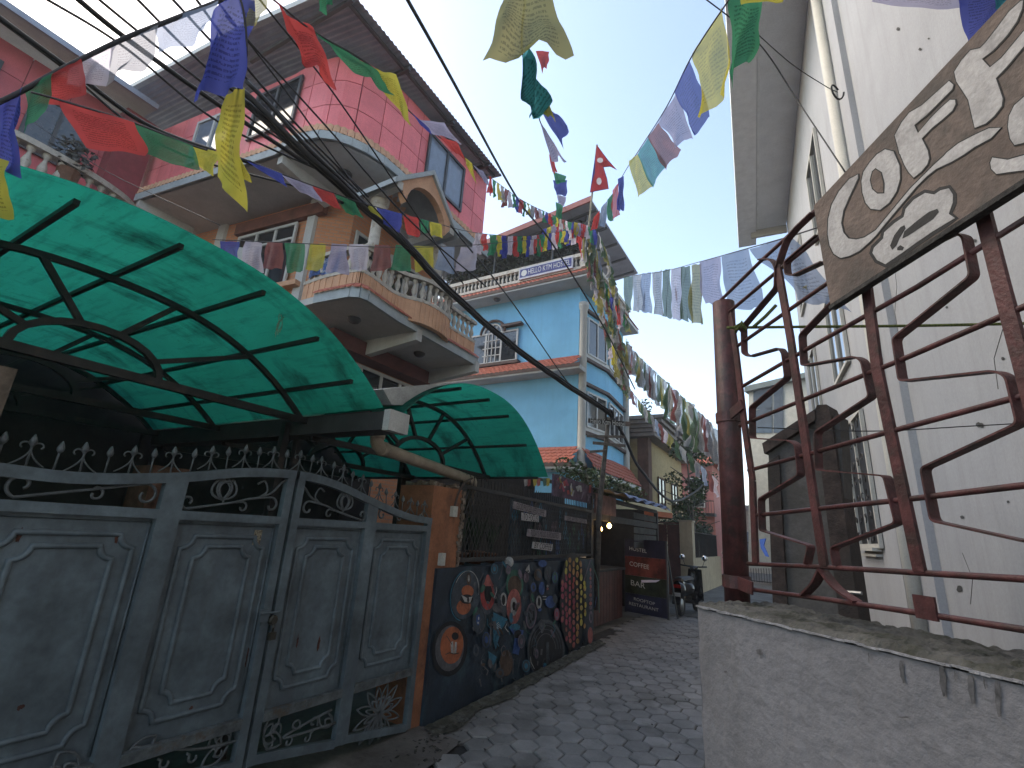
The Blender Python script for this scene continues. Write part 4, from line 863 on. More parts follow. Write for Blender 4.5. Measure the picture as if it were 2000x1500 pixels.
# ================================================================== PINK HOUSE (salmon panels above, orange brick below)
m_pink = mat('salmon_panel', (.90, .215, .235), rough=.55, var=.08, scale=2, bump=.05, random_obj=.14, streak=.3, streakcol=(.42, .10, .11))
m_pjoint = mat('panel_joint', (.26, .05, .06), rough=.8)
m_concg = mat('painted_concrete_grey', (.52, .52, .50), rough=.8, var=.08, scale=2, bump=.12, streak=.2, streakcol=(.2, .2, .19))
m_trim = mat('blue_grey_trim', (.38, .43, .45), rough=.7, var=.1, bump=.1)
m_peach = mat('peach_render', (.66, .37, .23), rough=.8, var=.1, scale=3, bump=.15, streak=.15, streakcol=(.3, .16, .1))
m_terr = mat('terracotta_tile', (.46, .13, .085), rough=.75, var=.2, scale=12, bump=.2)
m_frame = mat('white_frame', (.55, .55, .53), rough=.5, var=.06, bump=.05)
m_iv = mat('ivory_baluster', (.50, .46, .40), rough=.7, var=.12, scale=12, bump=.1, col2=(.3, .25, .2), f2=.3, s2=9)
m_roofu = mat('blue_grey_corrugated', (.30, .33, .39), rough=.55, var=.12, scale=2, bump=.05, metal=.2)
m_maroon = mat('maroon_line', (.07, .018, .022), rough=.7)
def brickmat(name, c1, c2, mort, sc=1.0):
    M = bpy.data.materials.new(name); M.use_nodes = True; N = M.node_tree.nodes; L = M.node_tree.links; B = N['Principled BSDF']; B.inputs['Roughness'].default_value = .85
    g = N.new('ShaderNodeNewGeometry'); s_ = N.new('ShaderNodeSeparateXYZ'); L.new(g.outputs['Position'], s_.inputs[0])
    ad = N.new('ShaderNodeMath'); L.new(s_.outputs[0], ad.inputs[0]); L.new(s_.outputs[1], ad.inputs[1]); cb = N.new('ShaderNodeCombineXYZ'); L.new(ad.outputs[0], cb.inputs[0]); L.new(s_.outputs[2], cb.inputs[1])
    b = N.new('ShaderNodeTexBrick'); L.new(cb.outputs[0], b.inputs['Vector']); b.inputs['Color1'].default_value = (*c1, 1); b.inputs['Color2'].default_value = (*c2, 1); b.inputs['Mortar'].default_value = (*mort, 1)
    b.inputs['Scale'].default_value = sc; b.inputs['Brick Width'].default_value = .22; b.inputs['Row Height'].default_value = .075; b.inputs['Mortar Size'].default_value = .008
    L.new(b.outputs[0], B.inputs['Base Color']); bp = N.new('ShaderNodeBump'); bp.inputs['Strength'].default_value = .6; bp.inputs['Distance'].default_value = .01; bp.invert = True; L.new(b.outputs[1], bp.inputs['Height']); L.new(bp.outputs[0], B.inputs['Normal']); return M
m_brick = brickmat('orange_brick', (.56, .23, .11), (.47, .185, .09), (.36, .24, .17))
LD = V((-.99, -.115, 0)).normalized()
pk = thing('pink_house', (-8, 6, 0), 'pink panelled house with corrugated roof, brick floor and balconies', 'house')
def pwall(path, z0, z1, closed=False):
    q = MB(); n = len(path)
    for a, b in zip(path, path[1:]): q.add([(a[0], a[1], z0), (b[0], b[1], z0), (b[0], b[1], z1), (a[0], a[1], z1)], [(0, 1, 2, 3)])
    return q
def slab(poly, z0, z1): 
    q = MB(); q.prism([(a, b, z0) for a, b in poly], (0, 0, z1 - z0)); return q
# plan of the top storey
cor = [(-7.7, 3.97), (-7.3, 3.975), (-7.0, 4.02), (-6.71, 4.08), (-6.45, 4.2), (-6.26, 4.4), (-6.15, 4.68), (-6.09, 5.0), (-6.05, 5.48)]
left0 = V((-7.7, 3.97, 0)) + LD * 4.6
topplan = [(left0.x, left0.y)] + cor + [(-6.03, 8.2), (-9.5, 8.4)]
pwall(topplan, 8.1, 9.85).build('top_storey_wall', m_pjoint, pk)
# panels 8.15 .. 9.8 in three rows following the plan
def along(path, s_):
    for a, b in zip(path, path[1:]):
        L_ = (V((*b, 0)) - V((*a, 0))).length
        if s_ <= L_: return V((*a, 0)).lerp(V((*b, 0)), s_ / L_)
        s_ -= L_
    return V((*path[-1], 0))
plen = sum((V((*b, 0)) - V((*a, 0))).length for a, b in zip(topplan[:-1], topplan[1:-1]))
pan = topplan[:-1]
npn = int(plen / .46)
# windows of the top storey, as arc-length ranges
def arc_of(p):
    s_ = 0; best = (9, 0)
    for a, b in zip(pan, pan[1:]):
        A2, B2 = V((*a, 0)), V((*b, 0)); L_ = (B2 - A2).length; t = max(0, min(1, (p - A2).dot(B2 - A2) / L_ ** 2)); d = (A2.lerp(B2, t) - p).length
        if d < best[0]: best = (d, s_ + t * L_)
        s_ += L_
    return best[1]
wx = [arc_of(V((-8.62, 3.86, 0))), arc_of(V((-7.05, 4.0, 0))), arc_of(V((-6.05, 5.95, 0))), arc_of(V((-6.05, 7.05, 0)))]
for i_ in range(npn):
    s0, s1 = plen * i_ / npn + .008, plen * (i_ + 1) / npn - .008; mid_ = (s0 + s1) / 2
    for j in range(3):
        z0 = 8.16 + j * .56; z1 = z0 + .545
        a, b = along(pan, s0), along(pan, s1); t = (b - a).normalized(); nn = V((t.y, -t.x, 0))
        if nn.dot(a - V((-8.6, 7.0, 0))) < 0: nn = -nn
        pts_ = [along(pan, s0 + (s1 - s0) * k / 5) for k in range(6)]; lo_, hi_ = [], []
        for k, c_ in enumerate(pts_):
            tt = (pts_[min(k + 1, 5)] - pts_[max(k - 1, 0)]).normalized(); n2 = V((tt.y, -tt.x, 0)); n2 = n2 if n2.dot(nn) > 0 else -n2
            lo_.append(c_ + n2 * .024 + V((0, 0, z0))); hi_.append(c_ + n2 * .024 + V((0, 0, z1)))
        q = MB(); bk = [c_ - nn * .01 + V((0, 0, z_)) for c_, z_ in ((pts_[0], z0), (pts_[5], z0), (pts_[5], z1), (pts_[0], z1))]
        q.add(lo_ + hi_ + bk, [(k, k + 1, 7 + k, 6 + k) for k in range(5)] + [(0, 12, 15, 6), (5, 13, 14, 11), [12] + list(range(6)) + [13], [15] + list(range(6, 12)) + [14]]); q.build('panel', m_pink, pk)
def pwindow(plane_pts, d, panes=2, mt=None, frame=m_frame, parent=pk):
    # plane_pts: lower-left, lower-right (3-D), top z ; window set proud of the wall by d
    a, b, z1 = plane_pts; a, b = V(a), V(b); t = (b - a); L_ = t.length; t.normalize(); nn = V((t.y, -t.x, 0))
    if nn.dot(EYE - a) < 0: nn = -nn
    H_ = z1 - a.z; q = MB(); q.obox((a + b) / 2 + V((0, 0, H_ / 2)) + nn * d, t * L_ / 2, V((0, 0, H_ / 2)), nn * .012); w_ = q.build('window', mt or m_dark, parent)
    q = MB(); f = .03
    for k in range(panes + 1): q.obox(a + t * (L_ * k / panes) + V((0, 0, H_ / 2)) + nn * (d + .02), t * f, V((0, 0, H_ / 2 + f)), nn * .022)
    for z in (0, H_): q.obox((a + b) / 2 + V((0, 0, z)) + nn * (d + .02), t * (L_ / 2), V((0, 0, f)), nn * .024)
    q.build('frame', frame, w_); return w_
m_dkframe = mat('dark_aluminium', (.06, .065, .07), rough=.4)
m_skyglass = glass('sky_reflection_glass', (.16, .2, .26), .05)  # reflected sky put into the blue-grey base colour of the panes
PLF = Plane(V((-7.7, 3.95, 0)), LD)
def uvw(x, y, pl=PLF): p_ = pl.hit(x, y); return p_
a = uvw(632, 222); b = uvw(518, 268)
p0 = V((-7.9, 3.945, 8.55)); p1 = V((-6.98, 4.02, 8.55))
pwindow((V((-8.55, 3.87, 8.52)), V((-7.35, 3.97, 8.52)), 9.55), .04, 2, m_dark, m_dkframe)
pwindow((V((-10.3, 3.67, 8.45)), V((-9.2, 3.80, 8.45)), 9.5), .04, 2, m_skyglass, m_frame)
pwindow((V((-6.045, 6.05, 8.42)), V((-6.045, 7.25, 8.42)), 9.52), .03, 2, m_skyglass, m_dkframe)
q = pwall([(x_, y_) for x_, y_ in pan], 8.09, 8.155); 
q2 = MB()
for a_, b_ in zip(pan, pan[1:]): q2.bar((a_[0], a_[1], 8.12), (b_[0], b_[1], 8.12), .09, .05)
q2.build('maroon_band', m_maroon, pk)
# tile ledge and slab of the top storey
sl_o = [(-12.6, 3.22), (-7.5, 3.88), (-7.06, 3.82), (-6.8, 3.86), (-6.48, 3.95), (-6.26, 4.11), (-6.11, 4.33), (-5.99, 4.58), (-5.92, 4.89), (-5.90, 5.25), (-5.90, 8.3)]
slab(sl_o + [(-9.5, 8.3), (-12.6, 6)], 7.78, 7.92).build('slab', m_concg, pk)
q = MB()
for a_, b_ in zip(sl_o, sl_o[1:]): q.bar((a_[0], a_[1], 7.86), (b_[0], b_[1], 7.86), .07, .16)
q.build('fascia', m_trim, pk)
q = MB(); tot = sum((V((*b_, 0)) - V((*a_, 0))).length for a_, b_ in zip(sl_o, sl_o[1:])); nn_ = int(tot / .12)
for k in range(nn_):
    c0, c1_ = along(sl_o, tot * k / nn_), along(sl_o, tot * (k + .93) / nn_); t = (c1_ - c0).normalized(); o_ = V((t.y, -t.x, 0))
    if o_.dot(c0 - V((-8.6, 7, 0))) < 0: o_ = -o_
    q.prism([c0 + o_ * .03 + V((0, 0, 7.945)), c0.lerp(c1_, .5) + o_ * .055 + V((0, 0, 7.94)), c1_ + o_ * .03 + V((0, 0, 7.945)), c1_ - o_ * .02 + V((0, 0, 8.12)), c0.lerp(c1_, .5) + V((0, 0, 8.13)), c0 - o_ * .02 + V((0, 0, 8.12))], -o_ * .05)
q.build('ledge_tiles', m_peach, pk, kind='stuff')
for p_ in ((-7.45, 3.9), (-11.4, 3.36)):
    q = MB(); q.prism([(p_[0] - .06, p_[1] + .02, 7.80), (p_[0] - .06, p_[1] + 1.1, 7.80), (p_[0] - .06, p_[1] + 1.1, 7.45), (p_[0] - .06, p_[1] + .02, 7.62)], (.14, 0, 0)); q.build('beam', m_concg, pk)
# ceiling lamps
def dome(c, r=.14):
    q = MB(); q.lathe(V(c), [(r, 0), (r * .95, -.03), (r * .6, -.075), (.02, -.09)], 16); return q
dome((-6.75, 4.75, 7.775), .15).build('ceiling_lamp', mat('lamp_dome', (.05, .05, .055), rough=.3), pk, smooth=True)
# roof
ez = 9.92
rp = [(-13.2, 2.62), (-5.57, 3.36), (-5.72, 8.12), (-9.5, 8.6), (-13.2, 8.0)]
q = MB()
def rf(a_, b_):
    x = -5.58 - 7.6 * a_; y0 = 3.33 - .095 * (-5.58 - x); y1 = 8.2; y = y0 + (y1 - y0) * b_
    return (x, y, ez + .32 * min(1, a_ * 3) + .014 * math.sin(y * 62))
q.grid(rf, 6, 420); q.build('roof_sheet', m_roofu, pk, smooth=True)
q = MB(); q.bar((-13.2, 2.58, ez + .36), (-8, 3.1, ez + .36), .09, .12); q.bar((-8.0, 3.1, ez + .33), (-5.55, 3.33, ez + .03), .09, .12); q.build('gutter', m_trim, pk)
q = MB()
for yy in (3.5, 4.9, 6.3, 7.7): q.bar((-5.62, yy, ez - .05), (-8.5, yy, ez + .2), .06, .08)
for xx, zz in ((-5.75, ez - .03),): q.bar((xx, 3.45, zz), (xx, 8.1, zz), .05, .05)
q.build('roof_purlins', m_dkframe, pk)
# brick storey
bl = V((-7.84, 5.07, 0)); blo = bl + LD * 4.8
brick_path = [(blo.x, blo.y), (-7.84, 5.07), (-7.72, 5.08), (-7.25, 5.5), (-7.25, 8.1), (-9.5, 8.3)]
pwall(brick_path, 4.9, 7.8).build('brick_wall', m_brick, pk)
pwall([(blo.x, blo.y), (-7.84, 5.07), (-7.25, 5.5), (-7.25, 8.1), (-9.5, 8.3)], -.05, 4.9).build('ground_floor_wall', m_brick, pk)
q = MB(); q.obox((-7.86, 5.03, 6.35), LD * .10, V((0, .04, 0)), (0, 0, 1.45)); q.build('pilaster', m_frame, pk)
q = MB(); c = bl + LD * 2.75; q.obox(V((c.x, c.y - .03, 6.35)), LD * .12, V((0, .04, 0)), (0, 0, 1.45)); q.build('pilaster', m_frame, pk)
a = bl + LD * .40 + V((0, 0, 5.95)); b = bl + LD * 2.05 + V((0, 0, 5.95))
wz = pwindow((b, a, 7.28), .05, 3, m_dark)
q = MB()
for s_ in (.95, 1.5): pass
t = LD; nn = V((-t.y, t.x, 0)); nn = nn if nn.dot(EYE - bl) > 0 else -nn
q.obox(bl + LD * 1.2 + V((0, 0, 6.95)) + nn * .075, LD * .82, V((0, 0, .025)), nn * .02)
q.prism([bl + LD * 1.55 + V((0, 0, 6.55)) + nn * .08, bl + LD * 2.0 + V((0, 0, 6.55)) + nn * .30, bl + LD * 2.0 + V((0, 0, 6.92)) + nn * .30, bl + LD * 1.55 + V((0, 0, 6.92)) + nn * .08], nn * .03)
q.build('transom', m_frame, wz)
q = MB(); q.obox(bl + LD * .95 + V((0, 0, 7.50)) + nn * .06, LD * 1.25, V((0, 0, .13)), nn * .06); q.build('lintel', mat('dim_terracotta', (.20, .075, .05), var=.2, bump=.2), pk)
q = MB(); q.obox(bl + LD * .95 + V((0, 0, 5.85)) + nn * .1, LD * 1.0, V((0, 0, .05)), nn * .1); q.build('sill', m_peach, pk)
pwindow((V((-7.25, 5.62, 5.3)), V((-7.25, 6.3, 5.3)), 7.2), .02, 1, m_dark)
pwindow((V((-7.25, 6.6, 5.6)), V((-7.25, 7.9, 5.6)), 7.2), .02, 3, m_dark)
# first-floor band of windows below the balcony
pwindow((V((-7.25, 5.7, 3.5)), V((-7.25, 7.9, 3.5)), 4.55), .02, 4, m_dark)
q = MB(); q.box((-7.25, 5.2, 4.62), (-6.85, 7.9, 4.9)); q.build('lower_beam', mat('brick_red_paint', (.16, .05, .04), var=.15), pk)
# lower balcony
lb = [(-7.3, 4.45), (-6.46, 4.45), (-5.72, 4.52), (-5.60, 4.60), (-5.56, 4.72), (-5.66, 5.5), (-5.68, 7.95), (-7.3, 7.95)]
slab(lb, 4.95, 5.07).build('balcony_slab', m_concg, pk)
q = MB()
for a_, b_ in zip(lb[1:], lb[2:-1]): q.bar((a_[0], a_[1], 5.02), (b_[0], b_[1], 5.02), .06, .17)
q.build('balcony_fascia', m_trim, pk)
for yy in (6.05, 7.9):
    q = MB(); q.prism([(-5.62, yy - .07, 5.0), (-7.2, yy - .07, 5.0), (-7.2, yy - .07, 4.62), (-5.62, yy - .07, 4.78)], (0, .14, 0)); q.build('beam', m_concg, pk)
for c in ((-6.3, 5.15, 4.945), (-6.35, 6.9, 4.945)): dome(c, .12).build('ceiling_lamp', MATS['lamp_dome'], pk, smooth=True)
bal = curve([V((-7.0, 4.62, 0)), V((-6.4, 4.60, 0)), V((-5.85, 4.66, 0)), V((-5.74, 4.78, 0)), V((-5.80, 5.35, 0)), V((-5.74, 5.65, 0)), V((-5.55, 5.95, 0)), V((-5.50, 6.3, 0)), V((-5.55, 6.65, 0)), V((-5.74, 6.9, 0)), V((-5.80, 7.0, 0)), V((-5.80, 7.9, 0))], 8)
def rail(z, wd_, ht_, mt, nm):
    q = MB()
    for a_, b_ in zip(bal, bal[1:]): q.bar(V((a_.x, a_.y, z)), V((b_.x, b_.y, z)) + (b_ - a_).normalized() * .01, wd_, ht_)
    q.build(nm, mt, pk)
rail(5.90, .15, .07, m_iv, 'balcony_rail'); rail(5.47, .13, .06, m_iv, 'balcony_rail')
q = MB(); d_ = 0
for a_, b_ in zip(bal, bal[1:]):
    m_ = (a_ + b_) / 2; q.bar(V((a_.x, a_.y, 5.25)), V((b_.x, b_.y, 5.25)), .10 + .02 * ((len(q.f) // 6) % 2), .40)
q.build('balcony_skirt', m_peach, pk)
tot = sum((b_ - a_).length for a_, b_ in zip(bal, bal[1:])); b2d = [(p_.x, p_.y) for p_ in bal]
q = MB(); lbp = lb[1:-1]; tl_ = sum((V((*b_, 0)) - V((*a_, 0))).length for a_, b_ in zip(lbp, lbp[1:])); nk = int(tl_ / .11)
for k in range(nk):
    c0, c1_ = along(lbp, tl_ * k / nk), along(lbp, tl_ * (k + .9) / nk); t = (c1_ - c0).normalized(); o_ = V((t.y, -t.x, 0))
    if o_.dot(c0 - V((-8, 6.2, 0))) < 0: o_ = -o_
    m_ = c0.lerp(c1_, .5)
    q.prism([c0 + o_ * .06 + V((0, 0, 5.10)), m_ + o_ * .075 + V((0, 0, 5.085)), c1_ + o_ * .06 + V((0, 0, 5.10)), c1_ - o_ * .04 + V((0, 0, 5.19)), c0 - o_ * .04 + V((0, 0, 5.19))], V((0, 0, .02)))
q.build('balcony_tiles', m_terr, pk, kind='stuff')
bq = MB(); bq.lathe((0, 0, 0), [(.045, 0), (.045, .03), (.022, .05), (.048, .13), (.05, .17), (.025, .25), (.02, .29), (.045, .32), (.045, .36)], 8); me_b = bq.mesh('baluster', m_iv, True)
nb = int(tot / .155)
for k in range(nb):
    c0 = along(b2d, tot * (k + .5) / nb); o = bpy.data.objects.new('baluster', me_b); COL.objects.link(o); o.parent = pk; o.location = V((c0.x, c0.y, 5.50)) - V(pk.location)
# laundry on the rail
q = MB(); q.grid(lambda a_, b_: (-6.9 + .75 * a_, 4.56 - .02 * math.sin(a_ * 9), 5.95 - .42 * b_ + .03 * math.sin(a_ * 5)), 12, 6); q.build('blanket', mat('blue_print_cloth', (.03, .10, .30), var=.5, scale=9, col2=(.4, .45, .5), f2=.45, s2=7), label='blue patterned blanket hung over the brick balcony rail', category='blanket')
# portico with gable, columns and shell
gx0, gx1 = -5.12, -6.2; yA, yB, yC = 4.52, 5.38, 6.24; zb, zt = 6.95, 7.74
q = MB()
for (ya, yb) in ((yA, yB), (yC, yB)):
    q.prism([(gx0, ya, zb), (gx0, yb, zt), (gx0, yb, zt - .10), (gx0, ya, zb - .10)], (gx1 - gx0, 0, 0))
q.build('gable_roof', m_trim, pk)
q = MB(); arc = [(yB + .52 * math.cos(a_), 6.72 + .55 * math.sin(a_)) for a_ in [math.pi * k / 12 for k in range(13)]]
outer = []
for (y_, z_) in arc:
    outer.append((y_ + (y_ - yB) * .35, min(zt - .10 - abs(y_ + (y_ - yB) * .35 - yB) * .92, 7.7)))
for k in range(12):
    A4 = [(gx0 - .05, *arc[k]), (gx0 - .05, *arc[k + 1]), (gx0 - .05, *outer[k + 1]), (gx0 - .05, *outer[k])]
    q.prism(A4, (-.12, 0, 0))
q.build('arched_tympanum', m_peach, pk)
for y_ in (yA + .1, yC - .22): MB().box((-6.2, y_, 6.85), (gx0 - .04, y_ + .12, 7.0)).build('portico_beam', m_concg, pk)
q = MB()
for k in range(11):
    a_ = math.pi * (k + .5) / 11; q.prism([(-6.02, yB, 7.0), (-6.02, yB + .42 * math.cos(a_ - .12), 7.0 + .42 * math.sin(a_ - .12)), (-5.96, yB + .46 * math.cos(a_), 7.0 + .46 * math.sin(a_)), (-6.02, yB + .42 * math.cos(a_ + .12), 7.0 + .42 * math.sin(a_ + .12))], (-.05, 0, 0))
q.build('shell_ornament', m_peach, pk)
for yy in (4.80, 6.42):
    q = MB(); q.lathe((-5.72, yy, 5.92), [(.13, 0), (.13, .06), (.09, .1), (.085, .6), (.11, .64), (.085, .68), (.14, .8), (.12, .86), (.16, .9), (.16, 1.0)], 14); q.build('column', m_iv, pk, smooth=True)
# rear wing of the same house
RX = -12.0
m_pinkd = mat('deep_red_panel', (.58, .115, .13), rough=.55, var=.1, scale=2, bump=.05, random_obj=.12)
rw = thing('pink_house_wing', (RX, 1, 0), 'red rear wing of the pink house with dark windows and curved balcony', 'house')
q = MB(); q.add([(RX, -6, -.05), (RX, 3.4, -.05), (RX, 3.4, 9.75), (RX, -6, 9.75)], [(0, 1, 2, 3)]); q.build('wall', m_pjoint, rw)
for k in range(14):
    for j in range(6):
        y0 = -5.9 + k * .66; z0 = 6.2 + j * .6
        q = MB(); q.box((RX, y0, z0), (RX + .02, y0 + .645, z0 + .585)); q.build('panel', m_pinkd, rw)
for (y0, y1, z0, z1) in ((.35, 1.0, 8.2, 9.3), (1.55, 2.4, 7.95, 9.15), (-.9, 0.1, 8.2, 9.3)):
    pwindow((V((RX, y0, z0)), V((RX, y1, z0)), z1), .05, 2, m_dark, m_dkframe, rw)
q = MB(); q.prism([(RX + .9, -6, 9.8), (RX + .9, 3.1, 9.8), (RX - 3, 3.1, 10.3), (RX - 3, -6, 10.3)], (0, 0, .06)); q.bar((RX + .92, -6, 9.82), (RX + .92, 3.1, 9.82), .06, .12); q.build('roof', m_roofu, rw)
q = MB(); q.box((RX - .02, 2.75, 7.6), (RX + .5, 3.35, 9.7)); q.build('dark_corner_block', m_pjoint, rw)  # solid projecting box in the dark joint colour, no recess cut
cb = curve([V((-10.3, -3, 0)), V((-10.2, .5, 0)), V((-10.1, 1.5, 0)), V((-10.2, 2.4, 0)), V((-10.5, 3.0, 0)), V((-11.2, 3.35, 0))], 8)
for (z, wd_, ht_, nm, mt) in ((7.1, .2, .1, 'balcony_rail', m_iv), (6.45, .18, .2, 'balcony_base', m_peach)):
    q = MB()
    for a_, b_ in zip(cb, cb[1:]): q.bar(V((a_.x, a_.y, z)), V((b_.x, b_.y, z)) + (b_ - a_).normalized() * .01, wd_, ht_)
    q.build(nm, mt, rw)
cb2 = [(p_.x, p_.y) for p_ in cb]; tot = sum((b_ - a_).length for a_, b_ in zip(cb, cb[1:]))
for k in range(int(tot / .2)):
    c0 = along(cb2, .1 + .2 * k); o = bpy.data.objects.new('baluster', me_b); COL.objects.link(o); o.parent = rw; o.location = V((c0.x, c0.y, 6.55)) - V(rw.location); o.scale = (1.3, 1.3, 1.4)
q = MB(); q.add([(-10.3, -6, 6.4), (-10.2, 3, 6.4), (RX, 3.3, 6.4), (RX, -6, 6.4)], [(0, 1, 2, 3)]); q.build('balcony_floor', m_concg, rw)
# clump of a potted plant on that balcony
def leafball(c, rx_, ry_, rz_, n, size, seed, q=None):
    q = q or MB(); r_ = random.Random(seed)
    for k in range(n):
        while True:
            p_ = V((r_.uniform(-1, 1), r_.uniform(-1, 1), r_.uniform(-1, 1)))
            if .15 < p_.length < 1 and noise.noise(p_ * 2.6 + V((seed, 0, 0))) > -.12: break
        c_ = V(c) + V((p_.x * rx_, p_.y * ry_, p_.z * rz_)); a_ = V((r_.gauss(0, 1), r_.gauss(0, 1), r_.gauss(0, .7))).normalized() * size * r_.uniform(.6, 1.3); b_ = a_.cross(V((r_.gauss(0, 1), r_.gauss(0, 1), r_.gauss(0, 1)))).normalized() * size * .45
        q.add([c_ - a_, c_ + b_, c_ + a_, c_ - b_], [(0, 1, 2, 3)])
    return q
pl = thing('balcony_plant', (-10.1, 2.0, 7.1), 'grey bushy plant on the curved balcony of the rear wing', 'plant')
leafball((-10.15, 2.0, 7.3), .3, .3, .35, 260, .06, 3).build('foliage', mat('dusty_leaf', (.09, .10, .10), var=.3), pl)
MB().lathe((-10.15, 2.0, 6.5), [(.12, 0), (.16, .5)], 10).build('pot', m_clay, pl)

# ================================================================== BLUE HOSTEL
m_blue = mat('sky_blue_paint', (.17, .50, .74), rough=.75, var=.06, scale=1.2, bump=.12, bscale=25, col2=(.15, .44, .67), f2=.35, s2=.9, streak=.35, streakcol=(.12, .34, .50), grainv=.03)
m_dkbrown = mat('brown_moulding', (.10, .06, .05), rough=.7, var=.2)
m_roofred = mat('red_metal_roof', (.30, .10, .09), rough=.6, var=.1)
BX, BY = -5.5, 13.28
bh = thing('blue_hostel', (BX - 2.5, BY + 2, 0), 'sky-blue hostel with terracotta skirts, white columns and rooftop terrace', 'house')
q = MB(); q.box((BX - 6.2, BY, -.05), (BX - .12, BY + 4.4, 9.5)); q.build('wall', m_blue, bh)
# projecting bay on the alley side
for (z0, z1) in ((3.2, 9.4),):
    q = MB(); q.prism([(BX - .15, BY + .35, z0), (BX + .12, BY + 1.9, z0), (BX - .05, BY + 4.3, z0), (BX - .4, BY + 4.3, z0)], (0, 0, z1 - z0)); q.build('bay', m_blue, bh)
def bayseg(s0, s1, z0, z1, nm):
    a, b = V((BX - .13, BY + .45, 0)), V((BX + .125, BY + 1.9, 0)); return a.lerp(b, s0) + V((0, 0, z0)), a.lerp(b, s1) + V((0, 0, z0)), z1
for z0, z1 in ((4.9, 6.0), (7.3, 8.55)):
    A_ = bayseg(.12, .92, z0, z1, ''); pwindow(A_, .03, 2, m_dark, m_frame, bh)
    pwindow((V((BX + .11, BY + 2.1, z0)), V((BX - .03, BY + 4.0, z0)), z1), .03, 3, m_dark, m_frame, bh)
    for z in (z0 - .22, z1 + .25):
        q = MB(); P4 = [V((BX - .13, BY + .3, z)), V((BX + .15, BY + 1.9, z)), V((BX - .02, BY + 4.35, z))]
        for a_, b_ in zip(P4, P4[1:]): q.bar(a_, b_, .16, .10)
        q.build('moulding', m_dkbrown, bh)
    q = MB(); P4 = [V((BX - .12, BY + .4, z0 - .08)), V((BX + .135, BY + 1.9, z0 - .08)), V((BX - .035, BY + 4.2, z0 - .08))]
    for a_, b_ in zip(P4, P4[1:]): q.bar(a_, b_, .06, .2)
    q.build('sill_band', m_frame, bh)
for (x, y, z0) in ((BX + .03, BY + .0, 3.55), (BX + .03, BY + 4.35, 3.2)):
    q = MB(); q.lathe((x, y, z0), [(.17, 0), (.17, .1), (.12, .16), (.118, 5.0), (.16, 5.1), (.16, 5.25)], 18); q.build('column', m_cream, bh, smooth=True)
    q = MB(); q.box((x - .18, y - .18, z0 - .12), (x + .18, y + .18, z0)); q.build('column_base', m_dkbrown, bh)
# tile skirts: stepped scalloped rows
def skirt(x0, x1, zt, zb_, out_t, out_b, rows, y=BY, nm='tile_skirt'):
    q = MB(); tw = .17; n_ = int((x1 - x0) / tw)
    for r_ in range(rows):
        f0, f1 = r_ / rows, (r_ + 1) / rows; z_a = zt + (zb_ - zt) * f0; z_b = zt + (zb_ - zt) * f1 ; o_a = out_t + (out_b - out_t) * f0; o_b = out_t + (out_b - out_t) * f1 + .03
        for k in range(n_):
            a_ = x0 + k * tw + (tw / 2 if r_ % 2 else 0); b_ = a_ + tw * .92; m_ = (a_ + b_) / 2
            q.prism([(a_, y - o_a, z_a + .02), (b_, y - o_a, z_a + .02), (b_, y - o_b, z_b + .03), (m_, y - o_b - .02, z_b), (a_, y - o_b, z_b + .03)], (0, -.012, .022))
    o = q.build(nm, m_terr, bh, kind='stuff'); return o
for (zt_, zb2, ob, x0) in ((6.95, 6.55, .55, BX - 5.8), (9.95, 9.55, .62, BX - 6.0), (4.1, 3.55, .75, BX - 5.8)):
    skirt(x0, BX + (.35 if zt_ > 9 else .1), zt_, zb2, .12, ob, 5)
    q = MB(); q.box((x0, BY - ob - .02, zb2 - .14), (BX + (.4 if zt_ > 9 else .15), BY + .0, zb2 - .0)); q.build('skirt_slab', m_concg, bh)
    q = MB(); q.box((x0, BY - ob - .05, zb2 - .08), (BX + (.42 if zt_ > 9 else .17), BY - ob - .021, zb2 + .03)); q.build('skirt_edge', m_dkbrown, bh)
# alley-side skirts
for (zt_, zb2) in ((9.95, 9.55), (4.1, 3.45)):
    q = MB()
    for r_ in range(5):
        f0, f1 = r_ / 5, (r_ + 1) / 5
        for k in range(27):
            y0 = BY - .1 + k * .17 + (.085 if r_ % 2 else 0); y1 = y0 + .156; xa = BX + .05 + .45 * f0; xb = BX + .05 + .45 * f1 + .03; za, zb3 = zt_ + (zb2 - zt_) * f0, zt_ + (zb2 - zt_) * f1
            q.prism([(xa, y0, za + .02), (xa, y1, za + .02), (xb, y1, zb3 + .03), (xb + .02, (y0 + y1) / 2, zb3), (xb, y0, zb3 + .03)], (.012, 0, .022))
    q.build('tile_skirt', m_terr, bh, kind='stuff')
    q = MB(); q.box((BX - .2, BY - .05, zb2 - .12), (BX + .52, BY + 4.5, zb2 - .01)); q.build('skirt_slab', m_concg, bh)
# arched window on the left face
def onB(x, y): return onY(x, y, BY)
wx0, wx1, wz0, wz1 = -9.75, -7.85, 7.15, 8.25
wn2 = pwindow((V((wx0, BY, wz0)), V((wx1, BY, wz1 - (wz1 - wz0))), wz1), .04, 3, m_dark, m_frame, bh)
q = MB(); xm = -8.85; r_ = .38
q.tube([V((xm + r_ * math.cos(a_), BY - .07, wz1 + r_ * .9 * math.sin(a_))) for a_ in [math.pi * k / 14 for k in range(15)]], .035, 6)
for k in (-1, 0, 1): q.bar((xm + k * .16, BY - .07, wz0), (xm + k * .16, BY - .07, wz1 + r_ * .85 - abs(k) * .08), .03, .03, up=(0, 1, 0))
for k in range(1, 5): q.bar((xm - r_, BY - .07, wz0 + (wz1 - wz0) * k / 4), (xm + r_, BY - .07, wz0 + (wz1 - wz0) * k / 4), .03, .03)
q.build('glazing_bars', m_frame, wn2)
